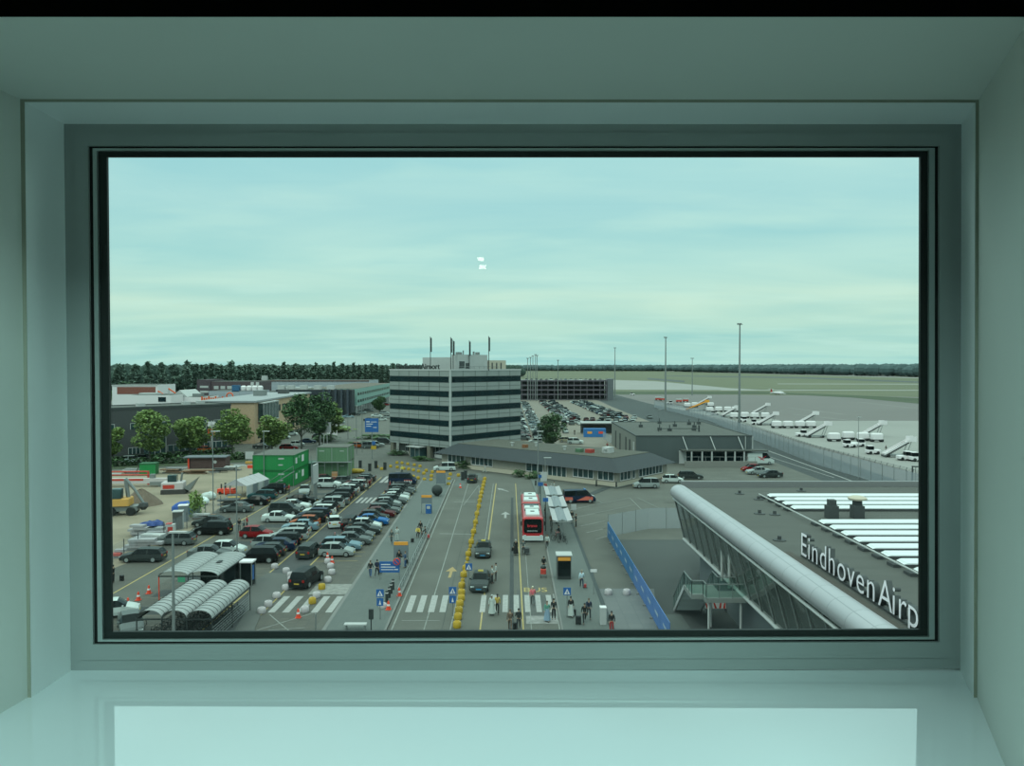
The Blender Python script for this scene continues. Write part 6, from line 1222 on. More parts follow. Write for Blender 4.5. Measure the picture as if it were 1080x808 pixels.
T = thing('crawler_dumper', 'white tracked dump carrier with red marks on the sandy site', 'machine', tuple(G(169, 522)), R(12))
for y_ in (0, 2.0): obj('crawler_track', rbx(0, y_, 0, 4.0, y_ + .6, .8, .12), m_track, T)
obj('engine_body', rbx(.1, 0, .8, 3.6, 2.6, 2.0, .12), m_mach, T); obj('red_panel', MB().box(.4, -.04, .95, 2.2, 0, 1.6), m_mred, T); obj('hydraulic_arms', MB().tube((1.2, 1, 2), (1.8, 1, 3.2), .15, 6).tube((3.0, 1.4, 2), (3.2, 1.4, 3.4), .18, 6), m_mast, T); obj('driver_cab', MB().box(1.0, .6, 2.0, 2.4, 1.9, 3.1), m_glassb, T)
obj('dump_skip', MB().add([(3.6, 0, 1.0), (3.6, 2.6, 1.0), (5.8, 2.6, 2.6), (5.8, 0, 2.6), (4.6, 0, .5), (4.6, 2.6, .5)], [(0, 3, 4), (1, 5, 2), (0, 4, 5, 1), (4, 3, 2, 5)]), m_mast, T)
T = thing('wheeled_excavator', 'yellow and grey wheeled excavator at the window edge', 'machine', tuple(G(112, 545)), R(10))
for x in (.6, 3.2):
    for y_ in (0, 2.2): obj('wheel', MB().tube((x, y_, .6), (x, y_ + .5, .6), .6, 14), m_tyre, T)
obj('chassis', MB().box(0, .4, .6, 4, 2.3, 1.3), m_mast, T); obj('upper_body', rbx(-.4, 0, 1.4, 3.0, 2.6, 2.5, .15), m_myel, T); obj('driver_cab', rbx(.6, 0, 2.5, 2.0, 1.2, 3.9, .1), m_glassb, T)
obj('boom', MB().tube((2.6, 1.4, 2.2), (2.2, 1.4, 5.2), .3, 6, .25).tube((2.2, 1.4, 5.2), (3.4, 1.4, 3.6), .25, 6, .2).tube((3.4, 1.4, 3.6), (4.6, 1.4, 1.6), .2, 6), m_mast, T); obj('bucket', MB().lathe([(.3, 0), (.7, .5), (.6, 1.0)], 8, (4.6, 1.4, .6)), m_skd, T)
T = thing('lattice_boom', 'long white and red machine boom lying across the site', 'machine', tuple(G(100, 514)), R(3)); obj('white_boom', MB().box(0, 0, .6, 12.5, .9, 1.5), m_mach, T); obj('red_stripes', MB().box(2, -.03, 1.1, 8.4, 0, 1.45), m_mred, T); obj('lattice_part', MB().tube((.5, 2.5, 1.8), (8.4, 2.5, 1.8), .15, 5).tube((.5, 2.5, 2.4), (8.4, 2.5, 2.4), .15, 5).box(.5, 2.4, 0, .8, 2.6, 2.5).box(8.1, 2.4, 0, 8.4, 2.6, 2.5), m_mred, T); obj('boom_supports', MB().box(1, 0, 0, 1.4, .9, .6).box(11, 0, 0, 11.5, .9, .6), m_mast, T); obj('machine_head', MB().box(9.6, -.2, .3, 13.6, 1.2, .9).box(9.4, .2, .9, 10.2, 1, 2.2), m_mast, T)
rr_ = random.Random(9)
def pile(px, py, L_, W_, n_, mats_, lab, nm='timber_stack', cat='stack', h=.22):
    T = thing(nm, lab, cat, tuple(G(px, py)), R(rr_.uniform(-8, 8)))
    for k in range(n_):
        x = rr_.uniform(0, L_ * .3); y_ = rr_.uniform(0, W_ * .5); ll = L_ * rr_.uniform(.5, .95); obj('stacked_piece', MB().cbox(x + ll / 2, y_ + W_ / 3, h * (k + .5), ll, W_ * rr_.uniform(.3, .6), h * .9, rr_.uniform(-.06, .06)), mats_[k % len(mats_)], T)
    return T
m_wood = mat('weathered_timber', S(150, 132, 102), .85, noise_amt=.1, scale=3); m_pipe = mat('grey_pipework', S(124, 138, 134, True), .6); m_shr = mat('white_shrink_wrap', S(186, 202, 198), .5, noise_amt=.06, scale=2)
pile(166, 500, 5, 3, 5, (m_pipe, m_wood), 'stack of grey pipes beside the small green container'); pile(190, 501, 6, 3, 4, (m_wood, m_wood), 'stack of long brown planks before the site hut'); pile(218, 499, 4, 2, 4, (m_pipe, m_skd), 'dark heap of scaffold parts below the site hut'); pile(231, 497, 4.5, 2, 4, (m_pipe, m_pent), 'grey heap of steel parts behind the site hut'); pile(124, 500, 5, 3, 4, (m_pent, m_pipe), 'pale heap of fence panels left of the small green container'); pile(150, 500.5, 2, 1.5, 3, (m_wood, m_pent), 'little heap of boards below the small green container')
pile(131, 567, 3.4, 2, 5, (m_shr, m_shr), 'white wrapped sheet stack on a pallet nearest the excavator', h=.3); pile(121, 584, 4, 2.4, 4, (m_shr, m_shr), 'white wrapped long bundle at the window edge', h=.35); pile(136, 576, 3.4, 2.2, 4, (m_shr, m_pent), 'white wrapped bundle behind the dark estate car', h=.3); pile(150, 569, 2.6, 2, 4, (m_shr, m_pipe), 'pale bundle beside the blue drums', h=.3); pile(116, 590, 1.6, 1.4, 3, (m_shr, m_mred), 'small white bundle with a red end at the window edge', h=.3)
for px, py, c, lab in ((155.5, 560, (.02, .05, .2), 'dark blue tarpaulin mound, first beside the wrapped bundles'), (163.5, 559, (.02, .05, .2), 'dark blue tarpaulin mound beside the grey box'), (196, 543, (.03, .09, .34), 'bright blue tarpaulin draped over a frame'), (212, 532.5, (.6, .66, .66), 'white plastic bag heap'), (220, 527, (.5, .54, .52), 'grey-white heap of sacks behind the white bags')):
    T = thing('covered_heap', lab, 'heap', tuple(G(px, py))); s_ = 1.6 if 'bright' in lab else 1.0; mb = MB(); mb.sphere((0, 0, .55 * s_), 1.3 * s_, .8, .7 * s_, 10, 7); mb.v = [(x * (1 + .15 * noise.noise((x * 2, y, z))), y, max(0, z * (1 + .35 * noise.noise((x * 2, y * 2, 3))))) for x, y, z in mb.v]; obj('heap_cover', mb, mat('cover_%d' % int(px), c, .6), T); obj('heap_core', MB().cbox(0, 0, .2, 1.0, .8, .4), m_skd, T)
T = thing('portable_toilet', 'dark portable toilet with a pale door among the site material', 'portable toilet', tuple(G(182, 559)), R(15)); obj('toilet_body', MB().box(0, 0, 0, 1.2, 1.2, 2.3), mat('dark_box', S(70, 78, 72, True), .6), T); obj('toilet_door', MB().box(1.2, .15, .1, 1.24, 1.05, 2.1), m_pent, T); obj('toilet_roof', MB().box(-.05, -.05, 2.3, 1.25, 1.25, 2.4), m_pent, T)
T = thing('portable_toilet', 'lighter grey cabin directly behind the dark portable toilet', 'portable toilet', tuple(G(188, 551)), R(15)); obj('toilet_body', MB().box(0, 0, 0, 1.2, 1.2, 2.2), m_pan, T); obj('toilet_roof', MB().box(-.05, -.05, 2.2, 1.25, 1.25, 2.3), m_whitep, T)
T = thing('red_cabinet', 'white and red electric cabinet beside the portable toilet', 'cabinet', tuple(G(175, 566)), R(10)); obj('cabinet_body', MB().box(0, 0, 0, 1.0, .8, 1.5), m_pent, T); obj('red_marks', MB().box(.2, -.03, .6, .8, 0, 1.2), m_mred, T); obj('cabinet_roof', MB().box(0, 0, 1.5, .6, .8, 1.62), m_mred, T)
T = thing('orange_machine', 'orange low machine with dark attachments before the marquee', 'machine', tuple(G(229, 521.5)), R(-5)); obj('machine_body', MB().box(0, 0, .2, 2.6, 1.4, .9), m_cone, T); obj('machine_tops', MB().tube((.5, .5, .9), (.5, .5, 1.7), .12, 6).tube((1.2, .5, .9), (1.2, .5, 1.9), .15, 6).tube((2.0, .5, .9), (2.1, .5, 1.6), .12, 6), m_skd, T); obj('wheel', MB().tube((.5, -.1, .25), (.5, 1.5, .25), .25, 8), m_tyre, T)
T = thing('orange_barrier_heap', 'orange barrier parts beside the marquee mouth', 'barrier', tuple(G(240, 522))); obj('barrier_board', MB().cbox(.6, 0, .5, 1.8, .3, .5, .2), m_cone, T); obj('barrier_post', MB().box(-.4, 0, 0, -.2, .2, 1.1), m_cone, T)
pile(226, 534, 3.6, 2, 4, (m_pipe, m_skd), 'dark heap of equipment between bush and marquee'); pile(234, 529, 3, 2, 4, (mat('yellow_crate', S(200, 190, 120, True), .7), m_pan), 'yellow-topped crate heap near the marquee'); pile(200, 549, 3, 1.6, 4, (m_wood, m_pent), 'timber and white sheets under the bright blue tarpaulin'); pile(245, 527.5, 1.2, 1, 3, (mat('navy_box', (.02, .04, .12), .6), m_skd), 'navy boxes at the marquee mouth')
pile(337, 500, 2.4, 1.4, 3, (m_pent, m_wood), 'little white board stack behind the parked cars'); pile(417, 492 + 8, 1, .8, 2, (m_pent, m_pipe), 'small grey pallet at the lot end')
fence('site_fence', 'temporary steel mesh fence with dark posts along the edge of the site', [Vector((-43.6, 76, 0)), Vector((-43.4, 92, 0)), Vector((-42.8, 104, 0)), Vector((-43.4, 114, 0))], 2.0, 3.2, mgf2, m_skd, .05)
post_thing('orange_bin', 'small orange box lying on the sand before the green cabins', 'box', 264, 494, [('box_body', MB().box(-.6, 0, 0, .6, .6, .55), m_cone), ('box_lid', MB().box(-.65, -.05, .55, .65, .65, .6), m_cone)])
post_thing('site_board', 'white notice board on legs between site hut and green cabins', 'board', 263, 489, [('board_panel', MB().box(-.9, 0, 1, .9, .1, 2.6), m_pent), ('board_legs', legs(-.8, .8, 1, .05), m_mast), ('yellow_foot', MB().box(-.8, -.3, 0, .6, .3, .5), m_myel)])
T = thing('billboard', 'orange and white banner on a tall pole before the dark brick building', 'sign', tuple(G(223.5, 478))); obj('sign_pole', MB().tube((0, 0, 0), (0, 0, 8), .15, 6), m_pent, T); obj('orange_banner', MB().box(-.9, -.1, 4.2, .9, 0, 6.0), m_or, T); obj('white_banner', MB().box(-1.0, -.1, 6.6, 1.0, 0, 7.8), m_whitep, T)
# yard behind pavilion
T = thing('blue_container', 'blue shipping container with orange marks under a white-roofed carport', 'container', tuple(G(616, 461))); obj('container_shell', MB().box(0, 0, 0, 6.6, 2.4, 2.5), mat('container_blue', S(40, 112, 168, True), .6), T); obj('orange_mark', MB().box(4.4, -.04, 1.0, 5.8, 0, 1.7), m_cone, T); obj('yellow_mark', MB().box(1.0, -.04, 1.0, 2.4, 0, 1.7), m_oran, T)
T = thing('carport', 'white-roofed dark carport behind the blue container', 'carport', tuple(G(613, 458))); obj('carport_roof', MB().box(0, 0, 3.3, 12, 5, 3.7), m_pent, T); obj('carport_back', MB().box(.2, 4.6, 0, 11.8, 4.8, 3.3), m_skd, T)
for x in (.2, 4, 8, 11.6): obj('carport_post', MB().box(x, 0, 0, x + .2, .2, 3.3), m_post, T)
fence('yard_fence', 'grey mesh fence from the blue container to the hangar', [G(636, 463), G(654, 473)], 2.2, 3, mgf)
# ================================================================== APRON VEHICLES
def dolly():
    T = thing('baggage_cart', 'cart', 'cart'); obj('cart_cover', rbx(-1.55, -.9, .75, 1.55, .9, 2.45, .3), m_whitep, T); obj('cart_chassis', MB().box(-1.7, -.85, .45, 1.7, .85, .75), m_skd, T)
    for x in (-1.3, 1.3): obj('wheel', MB().tube((x, -.9, .35), (x, .9, .35), .35, 10), m_tyre, T)
    return T
def airstair(nm='boarding_stairs', body=m_whitep, L_=7.5, H_=3.8):
    T = thing(nm, 'stairs', 'boarding stairs')
    obj('stair_ramp', MB().add([(-L_ / 2, -.9, .5), (L_ / 2 - 1.6, -.9, H_), (L_ / 2 - 1.6, -.9, H_ + .45), (-L_ / 2, -.9, .95), (-L_ / 2, .9, .5), (L_ / 2 - 1.6, .9, H_), (L_ / 2 - 1.6, .9, H_ + .45), (-L_ / 2, .9, .95)], [(0, 1, 2, 3), (7, 6, 5, 4), (0, 4, 5, 1), (0, 3, 7, 4)]), body, T)
    mb = MB(); n_ = 14
    for k in range(n_): t_ = k / n_; mb.cbox(-L_ / 2 + .2 + t_ * (L_ - 1.8), 0, .3 + t_ * (H_ - .5), .5, 1.84, .3)
    obj('treads', mb, m_skd, T); obj('top_platform', MB().box(L_ / 2 - 1.7, -1, H_ - .1, L_ / 2, 1, H_).box(L_ / 2 - 1.7, -1, H_, L_ / 2, -.95, H_ + 1.1).box(L_ / 2 - 1.7, .95, H_, L_ / 2, 1, H_ + 1.1), body, T)
    obj('support_legs', MB().tube((L_ / 2 - 2.4, -.8, .5), (L_ / 2 - 1.2, -.8, H_), .08, 5).tube((L_ / 2 - 2.4, .8, .5), (L_ / 2 - 1.2, .8, H_), .08, 5), m_mast, T); obj('chassis', MB().box(-L_ / 2, -.9, .35, L_ / 2 - 1.6, .9, .65), m_mast, T)
    for x in (-L_ / 2 + 1, L_ / 2 - 2.6): obj('wheel', MB().tube((x, -.95, .35), (x, .95, .35), .35, 10), m_tyre, T)
    return T
def tug(c=m_whitep, L_=3.2):
    T = thing('tow_tractor', 'tractor', 'tractor'); obj('tractor_body', rbx(-L_ / 2, -.9, .4, L_ / 2, .9, 1.15, .12), c, T); obj('driver_cab', rbx(-L_ / 2 + .2, -.8, 1.1, -L_ / 2 + 1.6, .8, 2.0, .12), m_cglass, T); obj('cab_roof', MB().box(-L_ / 2 + .2, -.8, 2.0, -L_ / 2 + 1.6, .8, 2.08), c, T)
    for x in (-L_ / 2 + .7, L_ / 2 - .7): obj('wheel', MB().tube((x, -.93, .4), (x, .93, .4), .4, 10), m_tyre, T)
    return T
D_ = dolly(); A_ = airstair(); Y_ = airstair('boarding_stairs', mat('stairs_yellow', S(210, 160, 50, True), .5), 11, 4.2); U_ = tug()
def gp(pr, px, py, rz, lab, first, cat=None): put(pr, tuple(G(px, py)), rz, lab, first=first, cat=cat)
ds = [(725, 430, 'first of the far pair of white covered carts'), (732.5, 429.5, 'second of the far pair of white covered carts'), (749.5, 429.5, 'white covered cart right behind the yellow stairs'), (748.5, 435, 'white covered cart in front of the yellow stairs'), (758, 434.5, 'white covered cart next to a set of open stairs, middle of three'), (767.5, 434.5, 'white covered cart behind the dark-treaded stairs'), (775.5, 434.5, 'white covered cart left of the tall mast'), (774.5, 441.5, 'white covered cart whose side touches the tall mast'), (785.5, 441, 'white covered cart just right of the tall mast'), (796, 441.5, 'white covered cart under the tip of small stairs'), (807, 441.5, 'white covered cart at the right end of the middle group'), (819, 451.5, 'white cart beside the stairs with pale ramp'), (831, 451.5, 'white cart standing alone in the second group'), (843.5, 451.5, 'white cart left of a folded stair'), (855, 451.5, 'white cart right of a folded stair'), (879.5, 465.5, 'white cart left of the orange-topped tractor'), (894.5, 464, 'white cart with an orange stripe beside the dark tractor'), (910, 465, 'white cart in the near group, left one of a close pair'), (924.5, 466, 'white cart in the near group, right one of a close pair')]
for i, (px, py, lab) in enumerate(ds): gp(D_, px, py, j(.06), lab, i == 0)
as_ = [(770, 440, 0, 'white boarding stairs with dark treads left of the tall mast'), (803, 436.5, 0, 'small white boarding stairs above the middle carts'), (810, 448.5, 0, 'white boarding stairs with a pale ramp at the end of the middle group'), (852, 448, 0, 'white boarding stairs behind two white carts'), (863, 461.5, 0, 'white boarding stairs with dark treads beside a wheeled tank'), (921, 460.5, 0, 'white boarding stairs behind the near cart pair'), (948, 482, 0, 'largest white boarding stairs, nearest the window edge'), (743, 427, 0, 'white stair head behind the yellow stairs')]
for i, (px, py, rz, lab) in enumerate(as_): gp(A_, px, py, rz, lab, i == 0)
gp(Y_, 735.5, 433.5, 0, 'yellow boarding stairs on the apron', True)
us = [(754, 438, 'small white service tractor before the yellow stairs'), (783, 445, 'dark-cabbed tractor at the foot of the tall mast'), (797, 448, 'orange-marked tractor before the middle carts'), (845, 460.5, 'red and white tank trailer left of the stairs'), (896, 472, 'dark tractor with an orange cab before the carts'), (905, 471, 'small tractor behind the white tank trailer'), (920.5, 479, 'white tank trailer with red marks near the walking person'), (954, 485.5, 'white service vehicle at the foot of the largest stairs'), (967, 486.5, 'white vehicle with a yellow disc at the window edge'), (706, 426.5, 'small white vehicle in the far group'), (667, 417, 'white vehicle alone on the apron before the tall trees')]
for i, (px, py, lab) in enumerate(us): gp(U_, px, py, math.pi * (i % 2), lab, i == 0)
for i, (px, py, lab) in enumerate(((694, 422.3, 'first small red cart of the far group'), (699, 422.6, 'second small red cart of the far group'), (716, 424.5, 'third small red cart of the far group'), (723, 424, 'fourth small red cart of the far group'))):
    T = thing('red_cart', lab, 'cart', tuple(G(px, py))); obj('cart_body', rbx(-1.6, -.8, .5, 1.6, .8, 1.5, .1), m_mred, T); obj('cart_top', MB().box(-1.6, -.8, 1.5, 1.6, .8, 2.2), m_pent, T); obj('wheel', MB().tube((-1.1, -.8, .35), (-1.1, .8, .35), .35, 8), m_tyre, T); obj('wheel', MB().tube((1.1, -.8, .35), (1.1, .8, .35), .35, 8), m_tyre, T)
T = thing('small_aircraft', 'small white propeller aircraft on the far edge of the apron', 'aircraft', tuple(G(820, 416.5)), .5)
fz = MB(); n = 12; v = []; pr = [(-7, .25, 1.9), (-4.5, .7, 1.7), (-1, 1.0, 1.6), (3, 1.0, 1.6), (5.5, .75, 1.5), (7, .15, 1.35)]
for x, r_, z in pr:
    for i in range(n): t_ = 2 * math.pi * i / n; v.append((x, r_ * math.cos(t_), z + r_ * math.sin(t_)))
fz.add(v, [(k * n + i, k * n + (i + 1) % n, (k + 1) * n + (i + 1) % n, (k + 1) * n + i) for k in range(len(pr) - 1) for i in range(n)] + [tuple(range(n)), tuple(range((len(pr) - 1) * n, len(pr) * n))])
obj('fuselage', fz, m_whitep, T, smooth=50); obj('wing', MB().prism([(-.5, -7), (1.2, -7), (2.2, 0), (1.2, 7), (-.5, 7), (-.8, 0)], 1.0, 1.2), m_whitep, T); obj('tail_fin', MB().add([(-7, -.08, 2), (-5, -.08, 2.2), (-6.2, -.08, 4.6), (-7.2, -.08, 4.6), (-7, .08, 2), (-5, .08, 2.2), (-6.2, .08, 4.6), (-7.2, .08, 4.6)], [(0, 1, 2, 3), (7, 6, 5, 4), (0, 4, 5, 1), (1, 5, 6, 2), (2, 6, 7, 3), (3, 7, 4, 0)]), m_mred, T); obj('tailplane', MB().prism([(-7.2, -2.4), (-6.2, -2.4), (-5.8, 2.4 * 0), (-6.2, 2.4), (-7.2, 2.4)], 4.4, 4.55), m_whitep, T)
for x, y_ in ((5, 0), (-.2, 1.4), (-.2, -1.4)): obj('landing_gear', MB().tube((x, y_, .25), (x, y_, 1.3), .08, 5).tube((x, y_ - .12, .25), (x, y_ + .12, .25), .27, 10), m_tyre, T)
# ================================================================== PEOPLE
m_skin = mat('skin', (1, 1, 1), .6, obj=True); m_cloth = mat('cloth', (1, 1, 1), .85, obj=True)
def skinmesh(name, V, E, Rd, m, sub=1):
    me = bpy.data.meshes.new(name); me.from_pydata(V, E, []); o = bpy.data.objects.new(name, me); COL.objects.link(o)
    mod = o.modifiers.new('skin', 'SKIN'); mod.use_smooth_shade = True
    for i, d in enumerate(me.skin_vertices[0].data): d.radius = (Rd[i], Rd[i]) if not isinstance(Rd[i], tuple) else Rd[i]; d.use_root = i == 0
    if sub: s_ = o.modifiers.new('sub', 'SUBSURF'); s_.levels = sub; s_.render_levels = sub
    r_ = bpy.data.meshes.new_from_object(o.evaluated_get(bpy.context.evaluated_depsgraph_get())); bpy.data.objects.remove(o); r_.materials.clear(); r_.materials.append(m); r_.name = name; r_.shade_smooth(); return r_
def pose(leg=(0, 0), arm=(0, 0), elbow=(.25, .25), knee=(0, 0), sit=0, lean=0.0):
    """facing +y; angles in radians, forward positive"""
    hz = .93 if not sit else .52
    J = {'hip': Vector((0, 0, hz)), 'waist': Vector((0, .0 + lean * .1, hz + .16)), 'chest': Vector((0, lean * .3, hz + .42)), 'neck': Vector((0, lean * .42, hz + .56)), 'head0': Vector((0, .01 + lean * .46, hz + .63)), 'head1': Vector((0, .015 + lean * .5, hz + .71)), 'head2': Vector((0, .0 + lean * .52, hz + .78))}
    for s, k in ((-1, 0), (1, 1)):
        a = leg[k] if not sit else 1.45; kb = knee[k] if not sit else 1.4
        h = J['hip'] + Vector((s * .09, 0, -.03)); kn = h + Vector((s * .015, math.sin(a) * .44, -math.cos(a) * .44)); an = kn + Vector((0, math.sin(a - kb) * .41, -math.cos(a - kb) * .41)); J['h%d' % k] = h; J['k%d' % k] = kn; J['a%d' % k] = an; J['t%d' % k] = an + Vector((s * .02, .15, -.045))
        sh = J['chest'] + Vector((s * .18, 0, .06)); b = arm[k]; el = sh + Vector((s * .05, math.sin(b) * .28, -math.cos(b) * .28)); w_ = el + Vector((s * .01, math.sin(b + elbow[k]) * .25, -math.cos(b + elbow[k]) * .25)); J['s%d' % k] = sh; J['e%d' % k] = el; J['w%d' % k] = w_; J['d%d' % k] = (w_ - el).normalized()
    return J
def body_meshes(J, key):
    V, E, Rd = [], [], []
    def a(p, r_, par=None): V.append(tuple(p)); Rd.append(r_); i = len(V) - 1; (E.append((par, i)) if par is not None else None); return i
    p0 = a(J['hip'], (.11, .075)); w_ = a(J['waist'], (.10, .07), p0); c = a(J['chest'], (.10, .065), w_); n_ = a(J['neck'], .052, c); h0 = a(J['head0'], (.06, .075), n_); h1 = a(J['head1'], (.075, .09), h0); a(J['head2'], (.055, .07), h1)
    for k in (0, 1):
        h = a(J['h%d' % k], .085, p0); kn = a(J['k%d' % k], .055, h); an = a(J['a%d' % k], .036, kn); a(J['t%d' % k], .03, an)
        s_ = a(J['s%d' % k], .046, c); e = a(J['e%d' % k], .04, s_); wr = a(J['w%d' % k], .026, e); d = J['d%d' % k]; pm = a(J['w%d' % k] + d * .07, (.035, .018), wr)
        side = Vector((0, 1, 0)); side = (side - d * side.dot(d)).normalized(); inw = d.cross(side)
        for q, ln_ in enumerate((.062, .074, .07, .055)):
            b = J['w%d' % k] + d * .09 + side * (.03 - .02 * q); f1 = a(b, .009, pm); f2 = a(b + d * ln_ * .6 + inw * .006, .0085, f1); a(b + d * ln_ + inw * .022, .007, f2)
        t1_ = a(J['w%d' % k] + d * .035 + side * .036, .010, wr); a(J['w%d' % k] + d * .075 + side * .055, .008, t1_)
    body = skinmesh('body_' + key, V, E, Rd, m_skin)
    # face: nose, ears, eyes sockets kept as small relief on the same mesh
    bm = bmesh.new(); bm.from_mesh(body); hc = J['head1']
    for dx, dy, dz, sc in ((0, .098, -.005, .014), (-.078, 0, 0, .018), (.078, 0, 0, .018)):
        g = bmesh.ops.create_icosphere(bm, subdivisions=1, radius=sc, matrix=Matrix.Translation(hc + Vector((dx, dy, dz))))
    bm.to_mesh(body); bm.free()
    V, E, Rd = [], [], []
    p0 = a(J['hip'] + Vector((0, 0, -.02)), (.155, .11)); w_ = a(J['waist'], (.145, .105), p0); c = a(J['chest'], (.165, .11), w_); a(J['neck'] + Vector((0, 0, -.005)), .072, c)
    for k in (0, 1): s_ = a(J['s%d' % k], .068, c); e = a(J['e%d' % k], .054, s_); a(J['w%d' % k] - J['d%d' % k] * .01, .038, e)
    top = skinmesh('jacket_' + key, V, E, Rd, m_cloth)
    V, E, Rd = [], [], []
    p0 = a(J['hip'], (.142, .10)); a(J['hip'] + Vector((0, 0, .1)), (.13, .095), p0)
    for k in (0, 1): h = a(J['h%d' % k], .10, p0); kn = a(J['k%d' % k], .07, h); a(J['a%d' % k], .055, kn)
    tro = skinmesh('trousers_' + key, V, E, Rd, m_cloth)
    mb = MB()
    for k in (0, 1): an = J['a%d' % k]; mb.sphere((an.x, an.y + .06, an.z - .035), .045, .13, .045, 8, 6)
    sh = mb.mesh('shoes_' + key, m_cloth, 60)
    mb = MB(); mb.sphere(tuple(J['head1'] + Vector((0, -.022, .035))), .088, .098, .085, 10, 8); hair = mb.mesh('hair_' + key, m_cloth, 60)
    mb = MB(); hz = J['hip'].z; mb.lathe([(.30, .16), (.25, .5), (.19, hz), (.16, hz + .15)], 14); robe = mb.mesh('robe_' + key, m_cloth, 60)
    return dict(body=body, top=top, tro=tro, shoes=sh, hair=hair, robe=robe, zf=min(J['a0'].z, J['a1'].z) - .08)
POSE = {'stand': body_meshes(pose(arm=(.05, .08), elbow=(.2, .35)), 'stand'), 'walk': body_meshes(pose((.42, -.38), (-.35, .4), (.3, .35), (.1, .45)), 'walk'), 'stride': body_meshes(pose((-.45, .5), (.5, -.4), (.4, .2), (.5, .12), lean=.15), 'stride'), 'talk': body_meshes(pose((.06, -.06), (.1, .5), (.3, 1.3)), 'talk'), 'push': body_meshes(pose((.35, -.4), (.75, .75), (.5, .5), (.1, .4), lean=.25), 'push'), 'sit': body_meshes(pose(sit=1, arm=(.5, .6), elbow=(.6, .6), lean=.2), 'sit')}
SK = (.36, .22, .15); SK2 = (.16, .09, .06)
def person(px, py, z, ps, face, top, tro, hair, lab, robe=None, skin=SK, hat=None):
    B = POSE[ps]; p = G(px, py, z); T = thing('person', lab, 'person', (p.x, p.y, z - B['zf'] + .02), face)
    link('body', B['body'], T, color=skin); link('trousers', B['tro'], T, color=tro); link('jacket', B['top'], T, color=top); link('shoes', B['shoes'], T, color=(.02, .02, .02)); link('hair', B['hair'], T, color=hair)
    if robe: link('robe', B['robe'], T, color=robe)
    return T, p
BK, NV, WH, GR, BL, RD, BR, DB = (.010, .010, .011), (.010, .016, .04), (.42, .44, .42), (.07, .08, .08), (.04, .08, .17), (.32, .03, .03), (.11, .07, .05), (.015, .018, .022)
AW, TO, LT, RT = 0.0, math.pi, math.pi / 2, -math.pi / 2
